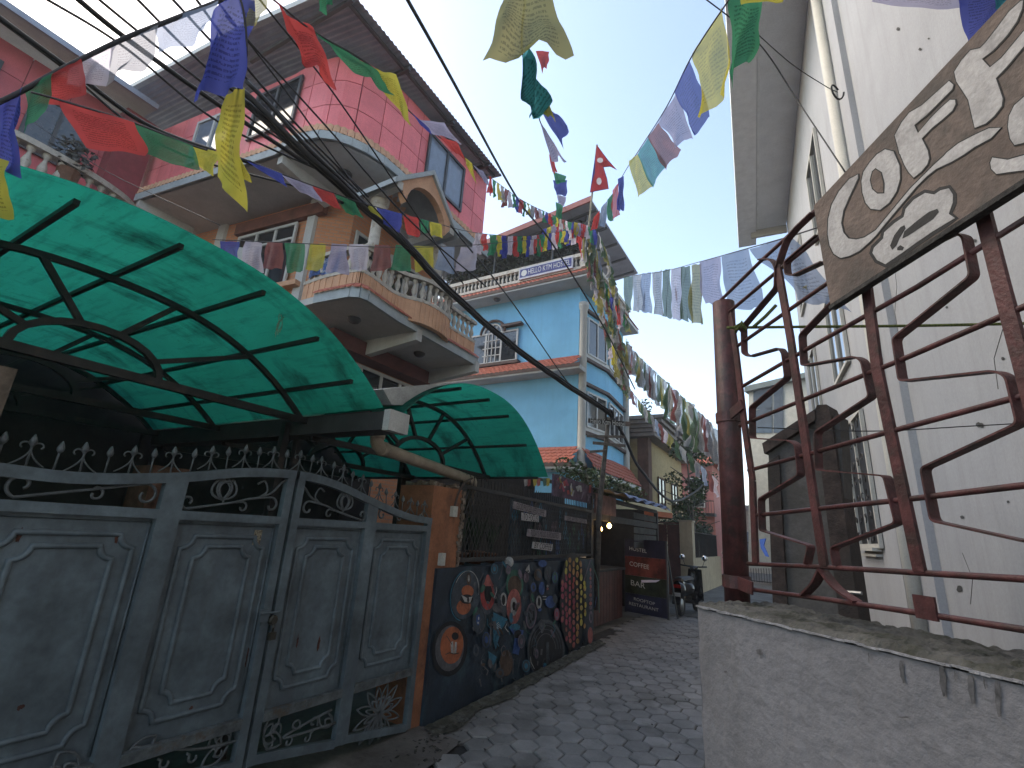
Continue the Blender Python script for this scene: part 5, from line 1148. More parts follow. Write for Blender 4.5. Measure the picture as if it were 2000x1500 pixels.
q = MB(); q.prism([(xm + r_ * math.cos(a_), BY - .05, wz1 + r_ * .9 * math.sin(a_)) for a_ in [math.pi * k / 14 for k in range(15)]], (0, .045, 0)); q.build('arch_pane', m_dark, wn2)
MB().box((wx0 - .15, BY - .22, wz0 - .15), (wx1 + .15, BY, wz0 - .05)).build('sill', m_dkbrown, wn2)
q = MB(); q.bar((wx1 - .6, BY - .12, wz1 + .18), (wx1 + .2, BY - .12, wz1 + .18), .2, .08)
q.build('side_hood', m_dkbrown, wn2); q = MB(); q.tube([V((xm + .5 * math.cos(a_), BY - .08, wz1 + .48 * math.sin(a_))) for a_ in [math.pi * k / 14 for k in range(15)]], .05, 6); q.build('arch_hood', m_dkbrown, wn2)
dome((-8.6, BY - .35, 9.40), .13).build('ceiling_lamp', MATS['lamp_dome'], bh, smooth=True)
# terrace parapet: white rails and balusters, dark planting and roof
q = MB(); q.box((BX - 6.2, BY - .35, 10.32), (BX + .25, BY - .2, 10.45)); q.box((BX - 6.2, BY - .35, 9.88), (BX + .25, BY - .2, 9.98)); q.box((BX + .12, BY - .35, 10.32), (BX + .27, BY + 4.3, 10.45)); q.box((BX + .05, BY - .40, 9.9), (BX + .32, BY - .12, 10.55)); q.build('terrace_rail', m_iv, bh)
for k in range(38):
    o = bpy.data.objects.new('baluster', me_b); COL.objects.link(o); o.parent = bh; o.location = V((BX - 6.1 + k * .165, BY - .275, 9.97)) - V(bh.location)
for k in range(26):
    o = bpy.data.objects.new('baluster', me_b); COL.objects.link(o); o.parent = bh; o.location = V((BX + .195, BY + .1 + k * .165, 9.97)) - V(bh.location)
q = MB(); q.box((BX - 6.2, BY, 9.5), (BX + .1, BY + 4.4, 9.9)); q.build('terrace_floor', m_concg, bh)
for x in (BX - 6, BX - 3.6, BX - 1.2, BX + .05):
    q = MB(); q.tube([(x, BY + .05, 9.9), (x, BY + .05, 12.1)], .035, 8); q.build('terrace_post', m_dkframe, bh)
RT = onY(1150, 430, BY); RTF = onX(1225, 535, BX + .35)
q = MB(); q.prism([(BX - 6.4, BY - .5, 11.35), (BX + .42, BY - .5, 12.25), (BX + .42, BY + 4.9, 12.35), (BX - 6.4, BY + 4.9, 11.45)], (0, 0, .05)); q.build('terrace_roof', m_roofu, bh)
q = MB(); q.bar((BX - 6.4, BY - .53, 11.38), (BX + .44, BY - .53, 12.28), .06, .2); q.build('roof_edge_board', m_roofred, bh)
q = MB()
for k in range(5): q.bar((BX - 6, BY + k * 1.1, 11.38 + .05), (BX + .42, BY + k * 1.1, 12.2), .06, .08)
q.build('roof_rafters', m_dkframe, bh)
tp_ = thing('terrace_hedge', (BX - 3, BY + .3, 9.9), 'dark planting screening the hostel rooftop terrace', 'hedge')
q = MB()
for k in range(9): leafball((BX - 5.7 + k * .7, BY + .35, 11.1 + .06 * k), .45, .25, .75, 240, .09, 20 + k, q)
q.build('foliage', mat('dark_terrace_leaf', (.03, .045, .03), var=.4), tp_)  # foliage in one dark green
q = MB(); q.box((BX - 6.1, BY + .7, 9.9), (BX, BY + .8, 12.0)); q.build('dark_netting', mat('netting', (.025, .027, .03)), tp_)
# name board on the parapet
sgn = thing('hostel_name_board', (BX - 1.3, BY - .4, 10.0), 'blue and white HELLO KTM HOSTEL board on the rooftop parapet', 'sign')
x0, x1, z0, z1 = -7.72, -5.72, 9.93, 10.36
q = MB(); q.box((x0, BY - .42, z0), (x1, BY - .36, z1)); q.build('board', mat('board_white', (.5, .5, .56)), sgn)
q = MB(); q.box((x0 + .04, BY - .424, z0 + .07), (x1 - .04, BY - .419, z1 - .05)); q.build('blue_field', mat('board_blue', (.05, .06, .2)), sgn)
q = MB(); lettering(q, 'HELLO KTM HOSTEL', (x0 + .36, BY, z1 - .10), (x1 - .08, BY, z1 - .10), (x0 + .36, BY, z0 + .13), (0, -.428, 0)); q.build('lettering', m_frame, sgn)
q = MB(); q.add([(x0 + .2 + .11 * math.cos(a_), BY - .428, (z0 + z1) / 2 + .12 * math.sin(a_)) for a_ in [k * .4488 for k in range(14)]], [list(range(14))]); q.build('round_emblem', m_frame, sgn)
# flag and pole on the terrace roof
fp = thing('flagpole', at(1151, 440, 14.2), 'crimson double-pennant national flag on a pole above the hostel roof', 'flag')
q = MB(); q.tube([at(1150, 445, 14.2), at(1166, 283, 14.2)], .03, 8); q.build('pole', mat('pole_wood', (.3, .27, .2)), fp)
fl = [(1166, 284), (1186, 312), (1204, 331), (1192, 324), (1178, 326), (1185, 350), (1188, 368), (1170, 371), (1153, 375), (1160, 330)]
q = MB(); q.prism([at(x, y, 14.15 + .05 * math.sin(x * .3)) for x, y in grow(fl, 1.2)], CF * .01, 1); q.prism([at(x, y, 14.13 + .05 * math.sin(x * .3)) for x, y in fl], CF * .004, 0)
q.add([at(1172 + 6 * math.cos(a_) , 313 + 5 * math.sin(a_), 14.05) for a_ in [k * .52 for k in range(12)]], [list(range(12))], 2); q.add([at(1170 + 5 * math.cos(a_), 354 + 7 * math.sin(a_), 14.05) for a_ in [k * .52 for k in range(12)]], [list(range(12))], 2)
q.build('flag_cloth', [mat('crimson_cloth', (.45, .02, .03), bump=.05), mat('flag_blue', (.02, .03, .2)), mat('flag_white', (.7, .6, .6))], fp)
# ================================================================== COFFEE HUT beyond the painted wall
m_wood = mat('red_brown_boards', (.11, .035, .025), rough=.6, var=.25, scale=5, bump=.3, random_obj=.25)
m_dkwood = mat('dark_timber', (.03, .026, .024), rough=.7, var=.3, scale=6, bump=.3)
HX = -3.35; H0, H1 = 8.62, 13.3
hut = thing('coffee_hut', (HX - .8, (H0 + H1) / 2, 0), 'dark timber coffee hut with a board counter and tarpaulin roof', 'hut')
q = MB()
for y in (H0, H1): q.bar((HX, y, 0), (HX, y, 2.35), .09, .09, up=(0, 1, 0))
q.bar((HX, H0, 2.0), (HX, H1, 2.0), .07, .12); q.bar((HX, H0, 2.36), (HX, H1, 2.36), .07, .08); q.build('posts', m_dkwood, hut)
q = MB(); q.box((-5.3, H0, -.02), (-5.22, H1, 2.4)); q.box((-5.25, H1 - .06, -.02), (HX - .3, H1, 2.4)); q.box((-5.25, H0, -.02), (HX - .55, H0 + .06, 2.4)); q.build('back_wall', m_dkwood, hut)
for k in range(15):
    q = MB(); q.box((HX - .30, H0 + .1 + k * .17, .02), (HX - .26, H0 + .1 + k * .17 + .16, .98)); q.build('counter_board', m_wood, hut)
q = MB(); q.box((HX - .75, H0 + .06, .985), (HX - .2, H0 + 2.7, 1.03)); q.build('counter_top', m_dkwood, hut)
q = MB(); q.grid(lambda a, b: (HX + .32 - 2.2 * a, H0 - .1 + (H1 - H0 + .3) * b, 2.46 + .35 * a + .02 * math.sin(b * 40) * (1 - a)), 8, 40); q.build('roof', mat('tin_roof', (.09, .085, .08), var=.3), hut)
q = MB(); q.grid(lambda a, b: (HX + .36 - .8 * a, H0 + 1.2 + 3.6 * b, 2.49 + .13 * a + .025 * math.sin(b * 31 + a * 5) - (.07 if a < .05 else 0)), 8, 40); q.build('blue_tarpaulin', mat('blue_tarp', (.05, .08, .22), rough=.4, var=.25), hut)
for k in range(12):       # slatted gable boards above the opening
    pass
for k in range(5):
    q = MB(); q.box((HX - .01, H0 + 2.65, 1.60 + .16 * k - .15), (HX + .015, H1 - .04, 1.60 + .16 * k - .01)); q.build('side_board', mat('grey_board', (.05, .052, .05), var=.3, bump=.3), hut)
q = MB(); q.box((HX + .01, H0 + .15, 2.06), (HX + .05, H0 + 1.3, 2.42)); fb = q.build('fascia_sign', mat('faded_pink_sign', (.22, .12, .11), var=.3, scale=6), hut)
q = MB()
for k in range(16):      # bottles and pots on a shelf
    pass
for k, (x, y) in enumerate(((1172, 1033), (1190, 1027))):
    b = thing('light_bulb', onX(x, y, HX + .05), ('warm lit bulb nearest the pole under the hut eave', 'warm lit bulb farther in under the hut eave')[k], 'bulb', 'bulbs of the coffee hut')
    c = onX(x, y, HX + .05); q = MB(); q.lathe(c, [(.005, -.05), (.035, -.03), (.045, 0), (.03, .03), (.015, .05)], 12); q.build('glass', glow('bulb_glow', (1, .62, .22), 9), b, smooth=True)
    q = MB(); q.lathe(c + V((0, 0, .05)), [(.016, 0), (.016, .05), (.004, .06)], 8); q.tube([c + V((0, 0, .1)), c + V((0, 0, .22))], .004, 5); q.build('socket', m_dkwood, b)
    pl_ = bpy.data.lights.new('bulb_light', 'POINT'); pl_.energy = 3; pl_.color = (1, .65, .3); pl_.shadow_soft_size = .05; po = bpy.data.objects.new('bulb_light', pl_); COL.objects.link(po); po.parent = b; po.location = (0, 0, 0)
q = MB(); c = V((HX - .35, H0 + .55, 1.035)); q.lathe(c, [(.06, 0), (.06, .22), (.02, .27), (.02, .33)], 10); q.build('dispenser', mat('white_plastic', (.5, .48, .45)), label='white dispenser standing on the hut counter', category='dispenser')
# greenery and painted signs on the hut roof
rg = thing('roof_plants', (HX, 9.5, 2.6), 'straggling green plants along the hut roof by the pole', 'plants')
q = MB()
for k in range(9): leafball((HX - .25 + .12 * math.sin(k), 8.2 + k * .42, 2.72 + .08 * math.cos(k * 2)), .35, .35, .2, 120, .055, 50 + k, q)
q.build('foliage', m_leaf, rg)
q = MB()
for k in range(22):
    y = 8.0 + k * .16; q.tube(curve([V((HX - .2, y, 2.6)), V((HX - .1 + .1 * math.sin(k), y + .1, 2.75)), V((HX + .1, y + .2 * math.cos(k), 2.5))], 4), .006, 4)
q.build('stems', mat('vine_stem', (.06, .055, .03)), rg)
gf = thing('graffiti_panel', onX(1110, 975, -3.3), 'small board of bright red and white graffiti above the lattice', 'sign')
GPL = Plane(V((-3.33, 7.0, 0)), (0, 1))
q = MB(); q.prism([GPL.pt(x, y) for x, y in ((1082, 925), (1158, 950), (1160, 985), (1080, 968))], -GPL.n * .03); q.build('board', mat('graffiti_ground', (.10, .06, .09), var=.4, scale=6), gf)
q = MB(); rr = random.Random(11)
for k in range(26):
    x, y = rr.uniform(1088, 1152), 0; y = 938 + (x - 1085) * .33 + rr.uniform(-2, 18); w_, h_ = rr.uniform(2, 5), rr.uniform(5, 11); an = rr.uniform(-.4, .4)
    q.add([GPL.pt(x + a * math.cos(an) - b * math.sin(an), y + a * math.sin(an) + b * math.cos(an), .004 + k * .0004) for a, b in ((-w_ / 2, -h_), (w_ / 2, -h_), (w_ / 2, h_ * .4), (-w_ / 2, h_ * .4))], [(0, 1, 2, 3)], cn.index(rr.choice(['red', 'white', 'white', 'pink', 'mauve', 'yellow', 'coral'])))
q.build('brush_strokes', mats_m, gf)
bn = thing('bunting', GPL.pt(1000, 930), 'row of tiny coloured pennants below the smaller canopy', 'bunting')
for k, (x, c_) in enumerate(((1027, 'white'), (1033, 'red'), (1045, 'yellow'), (1052, 'coral'), (1064, 'green'), (1070, 'yellow'))):
    q = MB(); q.prism([GPL.pt(*p_) for p_ in ((x - 4, 934), (x + 4, 934), (x + 3, 948), (x - 2, 950))], -GPL.n * .004); q.build('pennant', pc(c_, cols[c_]), bn)
# leaning pole with hand-lettered boards
m_pole = mat('weathered_pole', (.13, .11, .095), var=.3, scale=10, bump=.4)
DP = 8.55
sp1 = thing('signpost', at(1168, 1010, DP), 'leaning wooden pole with hand-lettered hostel boards beside the hut', 'signpost')
q = MB(); q.tube([at(1164, 1190, DP), at(1170, 1000, DP), at(1182, 880, DP), at(1189, 815, DP)], [.05, .048, .04, .035], 8); q.build('pole', m_pole, sp1, smooth=True)
q = MB(); P = [at(x, y, DP - .08) for x, y in ((1149, 817), (1230, 824), (1230, 833), (1149, 826))]; q.prism(P, CF * .02); bd = q.build('name_plank', m_dkwood, sp1)
q = MB(); q.prism([at(x, y, DP - .083) for x, y in ((1222, 823), (1231, 824), (1231, 833), (1222, 832))], -CF * .004); q.build('plank_end', m_board, bd)
q = MB(); lettering(q, 'Hello Ktm Hostel', at(1153, 816, DP - .09), at(1221, 823, DP - .09), at(1153, 826, DP - .09), (0, 0, 0)); q.build('lettering', m_frame, bd)
for (x0, y0, x1, y1, h_) in ((1146, 849, 1220, 851, 5), (1158, 862, 1222, 868, 6), (1152, 880, 1185, 878, 5)):
    q = MB(); q.prism([at(x0, y0, DP - .07), at(x1, y1, DP - .07), at(x1, y1 + h_, DP - .07), at(x0, y0 + h_, DP - .07)], CF * .02); pb_ = q.build('faded_plank', m_pole, sp1)
q = MB(); c = at(1190, 812, DP); q.tube([c + (CR * .07 * math.cos(a_) + CU * .10 * math.sin(a_)) * 1.0 for a_ in [k * .45 for k in range(15)]], .025, 6); q.build('cable_loop', m_iron, sp1)

# ================================================================== A-board sign, scooter
BL, BR = onZ(1222, 1195, 0), onZ(1305, 1211, 0)
BR = BL + (BR - BL); SGP = Plane(BL, (BR - BL))
ab = thing('menu_board', BL, 'tall free-standing HOSTEL COFFEE BAR ROOFTOP RESTAURANT board beside the scooter', 'sign')
W_ = (BR - BL).length; H_ = SGP.uv(1223, 1052)[1]; u0 = 0
m_sb = [mat('board_plum', (.028, .022, .045), rough=.35, var=.3), mat('board_coffee_red', (.16, .03, .02), rough=.35, var=.35, scale=5, col2=(.22, .05, .03)), mat('board_green', (.03, .04, .02), rough=.35, var=.4, scale=6), mat('board_navy', (.018, .02, .055), rough=.35, var=.3)]
zc = [H_, H_ * .76, H_ * .50, H_ * .26, .02]
for k in range(4):
    q = MB(); q.obox(SGP.w(W_ / 2, (zc[k] + zc[k + 1]) / 2, 0), SGP.u * (W_ / 2), SGP.v * ((zc[k] - zc[k + 1]) / 2 - .001), SGP.n * .015); q.build('printed_band', m_sb[k], ab)
for (txt, a, b, z0, z1) in (('HOSTEL', .12, .55, .845, .895), ('COFFEE', .12, .60, .63, .69), ('BAR', .15, .50, .37, .44), ('ROOFTOP', .22, .72, .175, .215), ('RESTAURANT', .10, .80, .105, .145)):
    q = MB(); lettering(q, txt, SGP.w(W_ * a, H_ * z1), SGP.w(W_ * b, H_ * z1 - .04), SGP.w(W_ * a, H_ * z0), SGP.n * .018); q.build('lettering', m_frame, ab)
q = MB(); q.prism([SGP.w(W_ * a, H_ * b, .02 + c_) for a, b, c_ in ((.42, .455, .02), (.88, .49, .03), (.82, .455, .10), (.46, .425, .08))], SGP.n * .003); q.build('paper_notice', mat('lilac_paper', (.5, .46, .58)), ab)
for u in (0, W_): MB().bar(SGP.w(u, 0, -.01), SGP.w(u, H_, -.01), .04, .05).build('frame_stile', m_dkframe, ab); MB().bar(SGP.w(u, 0, -.4), SGP.w(u, H_ * .9, -.02), .03, .03).build('back_leg', m_dkframe, ab)
m_sblk = mat('black_scooter_plastic', (.012, .012, .014), rough=.25, var=.2, bump=.02, spec=.6); m_rub = mat('tyre_rubber', (.015, .015, .015), rough=.8)
def scooter(label, loc, yaw, group=None):
    e = thing('motor_scooter', loc, label, 'scooter', group); e.rotation_euler = (0, 0, yaw); R_ = Matrix.Rotation(yaw, 3, 'Z')
    def put(q, nm, mt, sm=True, parent=e):
        me = q.mesh(nm, mt, sm); o = bpy.data.objects.new(nm, me); COL.objects.link(o); o.parent = parent; return o
    for y in (-.62, .62):           # +y is forward
        q = MB(); q.tube([V((0, y + .19 * math.cos(a_), .235 + .19 * math.sin(a_))) for a_ in [k * math.pi / 10 for k in range(21)]], .05, 10, cap=False); wh = put(q, 'wheel', m_rub)
        q = MB(); q.lathe((-.035, y, .235), [(.14, 0), (.15, .02), (.15, .05), (.14, .07)], 14, ax=(1, 0, 0)); put(q, 'rim', MATS['steel'], parent=wh)
    q = MB(); q.grid(lambda a, b: (lambda y, t: ((.19 * math.sin(math.pi * min(1, .25 + .75 * (1 - abs(2 * a - 1) ** 1.5))) * (.75 + .25 * math.sin(math.pi * a))) * math.cos(t), y, .58 + .20 * math.sin(t) * (1 - .25 * a)))(-.85 + .95 * a, 2 * math.pi * b), 14, 16); put(q, 'rear_body', m_sblk)
    q = MB(); q.grid(lambda a, b: (.15 * math.cos(math.pi * b) * (.8 + .2 * math.sin(math.pi * a)), -.72 + .85 * a, .78 + .07 * math.sin(math.pi * b) + .05 * a * (1 - a)), 12, 8); put(q, 'seat', mat('black_vinyl', (.015, .014, .014), rough=.5))
    q = MB(); q.prism([(-.2, .1, .22), (.2, .1, .22), (.2, .55, .26), (-.2, .55, .26)], (0, 0, .06)); put(q, 'footboard', m_sblk, False)
    q = MB(); q.grid(lambda a, b: ((.24 - .06 * a) * math.sin((b - .5) * 2.4), .50 + .12 * a + .14 * math.cos((b - .5) * 2.4) - .05, .28 + .72 * a), 8, 10); put(q, 'front_shield', m_sblk)
    q = MB(); q.tube([(-.33, .50, 1.08), (-.15, .58, 1.06), (.15, .58, 1.06), (.33, .50, 1.08)], .018, 8); q.tube([(0, .62, .4), (0, .56, 1.06)], .03, 8); q.lathe((0, .56, 1.0), [(.09, -.05), (.11, 0), (.08, .08)], 12); put(q, 'handlebar', m_sblk)
    for s_ in (-1, 1):
        q = MB(); q.tube([(s_ * .22, .54, 1.08), (s_ * .28, .54, 1.24)], .007, 6); mi_ = put(q, 'mirror', m_sblk); q = MB(); q.lathe((s_ * .28, .53, 1.28), [(.065, -.012), (.07, 0), (.06, .012)], 14, ax=(0, 1, 0)); put(q, 'mirror_glass', mat('mirror_glass', (.8, .8, .8), rough=.03, metal=1, bump=0, grainv=0, var=0), parent=mi_)
    q = MB(); q.obox((0, -.86, .66), (.09, 0, 0), (0, .02, 0), (0, 0, .035)); put(q, 'tail_light', mat('tail_red', (.3, .01, .01), rough=.2), False)
    q = MB(); q.obox((0, -.90, .46), (.09, 0, .0), (0, .006, .012), (0, 0, .05)); put(q, 'number_plate', mat('plate_pale', (.4, .38, .36)), False)
    q = MB(); q.prism([(-.09, -.88, .5), (.09, -.88, .5), (.09, -.98, .28), (-.09, -.98, .28)], (0, .012, 0)); put(q, 'mudguard', m_sblk, False)
    return e
scooter('black motor scooter parked behind the tall menu board', V((-2.62, 13.35, 0)), -.10)
scooter('dark motor scooter farther down the alley by the iron gate', V((-2.95, 25.0, 0)), .3)
# ================================================================== FAR STREET
m_cr = mat('cream_house_paint', (.50, .38, .20), rough=.8, var=.08, streak=.15, streakcol=(.3, .24, .15)); m_cornice = mat('grey_cornice', (.30, .27, .26), rough=.8, var=.12)
# brown gate and cream gate post after the scooter
bg_ = thing('brown_gate', (-3.6, 16.3, 0), 'reddish-brown metal gate between the menu board and cream post', 'gate')
for k in range(4):
    q = MB(); q.box((-4.9 + .38 * k, 16.3, .1), (-4.9 + .38 * k + .36, 16.34, 2.15)); q.build('gate_board', mat('brown_gate_paint', (.12, .045, .035), var=.2), bg_)
q = MB()
for z in (.12, 1.5, 1.85, 2.17): q.box((-4.92, 16.27, z), (-3.38, 16.30, z + .05))
q.build('gate_rails', MATS['brown_gate_paint'], bg_)
cp = thing('cream_gate_post', (-3.2, 16.6, 0), 'square cream gate post right of the brown gate', 'post')
q = MB(); q.box((-3.37, 16.2, -.02), (-3.0, 16.6, 2.25)); q.build('post_body', mat('post_cream', (.42, .33, .22), var=.1, streak=.25), cp); q = MB(); q.box((-3.40, 16.17, 2.25), (-2.97, 16.63, 2.30)); q.build('post_cap', mat('post_cap', (.35, .28, .2)), cp)
fw = thing('far_garden_wall', (-3.3, 20, 0), 'low cream garden wall with railing beyond the cream post', 'wall')
q = MB(); q.box((-3.5, 16.65, -.02), (-3.3, 24, 1.15)); q.build('wall_body', MATS['post_cream'], fw)
q = MB()
for k in range(60): q.bar((-3.4, 16.7 + k * .12, 1.15), (-3.4, 16.7 + k * .12, 2.0), .016, .016, up=(0, 1, 0))
q.bar((-3.4, 16.65, 2.0), (-3.4, 24, 2.0), .03, .03); q.build('railing', m_iron, fw)
q = MB(); q.box((-3.298, 16.9, .75), (-3.26, 17.35, 1.05)); q.build('meter_box', mat('meter_grey', (.12, .12, .11)), fw)
# umbrella in the yard by the hut
um = thing('garden_umbrella', (-4.3, 15.2, 0), 'cream and orange garden umbrella behind the menu board', 'umbrella')
q = MB(); n_ = 8; top = V((-4.4, 15.0, 2.85)); R_ = 1.1
for k in range(n_):
    a0, a1 = 2 * math.pi * k / n_, 2 * math.pi * (k + 1) / n_; e0 = top + V((R_ * math.cos(a0), R_ * math.sin(a0), -.42)); e1 = top + V((R_ * math.cos(a1), R_ * math.sin(a1), -.42))
    q.prism([top, e0, e1], (0, 0, .01), 0); q.prism([e0, e1, e1 - V((0, 0, .14)), e0 - V((0, 0, .14))], (top - e0).normalized() * .008, 1)
q.build('canopy', [mat('umbrella_cream', (.5, .40, .22)), mat('umbrella_orange', (.45, .12, .05))], um); q = MB(); q.tube([(top.x, top.y, 0), top], .025, 8); q.build('pole', m_pole, um)
# cream house with stepped cornice
ch = thing('cream_house', (-6, 21, 0), 'cream house with a heavy stepped grey cornice beyond the hostel', 'house')
x1_, y0_, y1_ = -5.0, 18.6, 25.0; zC = 5.4
q = MB(); q.box((-12, y0_, -.05), (x1_, y1_, zC)); q.build('wall', m_cr, ch)
for k in range(5):
    q = MB(); o_ = .45 + .12 * k; q.box((-12, y0_ - o_, zC + .14 * k), (x1_ + o_, y1_ + o_, zC + .14 * (k + 1) - .012)); q.build('cornice_step', m_cornice, ch)
q = MB(); q.box((x1_ - .3, y0_ - .12, -.05), (x1_ + .12, y0_ + .35, zC)); q.build('corner_pier', mat('cornice_brown', (.16, .08, .06), var=.2), ch)
pwindow((V((x1_, 20.2, 2.9)), V((x1_, 21.3, 2.9)), 4.1), .03, 2, m_dark, mat('brown_frame', (.14, .08, .05)), ch)
pwindow((V((x1_, 22.6, 2.9)), V((x1_, 23.7, 2.9)), 4.1), .03, 2, m_dark, MATS['brown_frame'], ch)
pwindow((V((-6.6, y0_, 2.9)), V((-5.7, y0_, 2.9)), 4.1), .03, 2, m_dark, MATS['brown_frame'], ch)
pp = thing('roof_pot_plant', (x1_ - .1, y0_ - .5, zC + .7), 'small potted plant on the cornice of the cream house', 'plant')
c = V((x1_ + .1, y0_ - .3, zC + .70)); MB().lathe(c, [(.12, 0), (.17, .28), (.19, .3)], 10).build('pot', m_clay, pp); leafball(c + V((0, 0, .5)), .25, .25, .3, 90, .07, 5).build('foliage', m_leaf, pp)
# far pink house with red skirt and terrace
m_fp = mat('far_pink_paint', (.48, .19, .17), rough=.8, var=.06); 
fh = thing('far_pink_house', (-6, 33, 0), 'distant rose-pink house with a red tiled skirt and roof rail', 'house')
q = MB(); q.box((-11, 30, -.05), (-4.3, 37, 6.1)); q.build('wall', m_fp, fh)
q = MB(); q.prism([(-11.4, 29.4, 6.0), (-3.7, 29.4, 6.0), (-4.2, 30, 6.6), (-11, 30, 6.6)], (0, 7.6, 0)); q.build('tile_skirt', m_terr, fh)
q = MB(); q.box((-10.5, 30.5, 6.6), (-5.0, 36, 8.3)); q.build('penthouse', mat('pale_penthouse', (.55, .5, .47)), fh)
q = MB()
for k in range(40): q.bar((-10.6 + .16 * k, 29.9, 6.6), (-10.6 + .16 * k, 29.9, 7.5), .02, .02, up=(0, 1, 0))
q.bar((-10.6, 29.9, 7.5), (-4.3, 29.9, 7.5), .05, .05); q.build('terrace_railing', m_iron, fh)
for (xa, xb, za, zb_) in ((-7.2, -6.3, 3.6, 5.2), (-5.6, -4.8, 3.6, 5.2), (-5.6, -4.8, .9, 2.4)): pwindow((V((xa, 30, za)), V((xb, 30, za)), zb_), .04, 2, m_dark, m_frame, fh)
q = MB(); q.box((-5.8, 29.3, 3.1), (-4.2, 30, 3.25)); q.bar((-5.8, 29.3, 3.9), (-4.2, 29.3, 3.9), .04, .05); 
for k in range(12): q.bar((-5.8 + .145 * k, 29.3, 3.2), (-5.8 + .145 * k, 29.3, 3.9), .02, .02, up=(0, 1, 0))
q.build('balcony', m_iron, fh)
# end of the alley: pale walls and iron gate
eh = thing('end_house', (-1.5, 40, 0), 'pale cream house closing the far end of the alley', 'house')
q = MB(); q.box((-4.2, 38, -.05), (6, 44, 4.0)); q.build('wall', mat('end_cream', (.5, .45, .38), var=.08), eh); q = MB(); q.box((-4.6, 37.5, 4.0), (6.4, 44, 4.3)); q.build('roof_slab', m_cornice, eh)
pwindow((V((-3.6, 38, 1.2)), V((-2.4, 38, 1.2)), 2.6), .04, 2, m_skyglass, m_frame, eh); pwindow((V((-1.2, 38, 1.2)), V((0, 38, 1.2)), 2.6), .04, 2, m_skyglass, m_frame, eh)
ig = thing('iron_gate', (-2.4, 27, 0), 'black iron double gate at the far end of the alley', 'gate')
q = MB()
for k in range(24): q.bar((-3.4 + .11 * k, 27, .05), (-3.4 + .11 * k, 27, 1.8), .025, .025, up=(0, 1, 0))
for z in (.1, 1.0, 1.8): q.bar((-3.45, 27, z), (-.8, 27, z), .04, .05)
q.build('bars', m_iron, ig)
# street tree and hedge
def tree(nm, label, base, h, cr, seed, n=900, leaf=m_leaf, size=.10):
    t = thing(nm, base, label, 'tree'); b = V(base); q = MB(); r_ = random.Random(seed)
    tp = b + V((r_.uniform(-.2, .2), r_.uniform(-.2, .2), h * .95)); q.tube(curve([b, b.lerp(tp, .4) + V((.08, 0, 0)), tp], 6), [.10 - .075 * k / 12 for k in range(13)], 8)
    for k in range(9):
        s_ = b.lerp(tp, .42 + .055 * k); a_ = k * 2.4; q.tube(curve([s_, s_ + V((.4 * cr * math.cos(a_), .4 * cr * math.sin(a_), .25)), s_ + V((.85 * cr * math.cos(a_), .85 * cr * math.sin(a_), .45))], 4), [.035 - .003 * j for j in range(9)], 5)
    q.build('trunk', mat('bark', (.14, .12, .10), var=.3, bump=.5), t, smooth=True)
    q = MB()
    for k in range(14):
        a_ = r_.uniform(0, 6.28); rr_ = cr * r_.uniform(.1, .85); c = b + V((rr_ * math.cos(a_), rr_ * math.sin(a_), h * r_.uniform(.5, 1.05))); s_ = r_.uniform(.3, .55) * cr
        leafball(c, s_, s_, s_ * .7, n // 14, size, seed * 31 + k, q)
    q.build('crown', leaf, t); return t
tree('street_tree', 'slender green street tree leaning over the far alley', V((-3.55, 19.5, 0)), 5.0, 1.15, 4, 1500, m_leaf, .085)
tree('yard_tree', 'dense conical dark green tree in front of the far pink house', V((-5.2, 27.0, 0)), 4.4, 1.2, 9, 1500, m_leaf2, .11)
tree('yard_tree', 'bushy tree at the far right end of the alley', V((-1.2, 30, 0)), 4.6, 1.6, 13, 1400, m_leaf, .12)
hg = thing('garden_hedge', (-3.9, 21, 1), 'dark clipped hedge above the far garden wall', 'hedge')
q = MB()
for k in range(16): leafball((-3.95, 17.3 + k * .45, 2.1 + .1 * math.sin(k)), .42, .35, .45, 110, .075, 70 + k, q)
q.build('foliage', m_leaf2, hg)
# ================================================================== CABLES
m_cab = mat('black_cable', (.012, .012, .014), rough=.5, var=.2, bump=.1)
def cable(label, pts, r, name='power_cable', n=10, wob=0., group='overhead cables'):
    P = curve([at(*p) for p in pts], n)
    if wob: P = [p + V((noise.noise(p * 3) * wob, noise.noise(p * 3 + V((9, 0, 0))) * wob, noise.noise(p * 3 + V((0, 9, 0))) * wob)) for p in P]
    o = MB().tube(P, r, 6).build(name, m_cab, smooth=True); o['label'] = label; o['category'] = 'cable'; o['group'] = group; return o
bund = [(470, 175, 3.0), (600, 300, 3.2), (700, 392, 3.5), (800, 485, 4.3), (900, 590, 5.4), (1040, 705, 7.0), (1190, 806, 8.5)]
for k in range(5):
    dx, dy = (0, 7, -6, 3, -9)[k], (0, -8, 7, 10, -3)[k]
    cable(('thickest black cable in the bundle crossing the pink house', 'upper strand of the cable bundle below the pink roof', 'lower strand of the cable bundle over the brick balcony', 'right-hand strand twisted round the cable bundle', 'left-hand strand twisted round the cable bundle')[k],
          [(x + dx * (1.6 if i == 0 else (1.2 if i < 2 else .55)) * (3.5 / d) ** .5, y + dy * (1.8 if i == 0 else .6) * (3.5 / d) ** .5, d + .02 * k) for i, (x, y, d) in enumerate(bund)], (.019, .014, .014, .012, .012)[k], wob=.012, group='cable bundle')
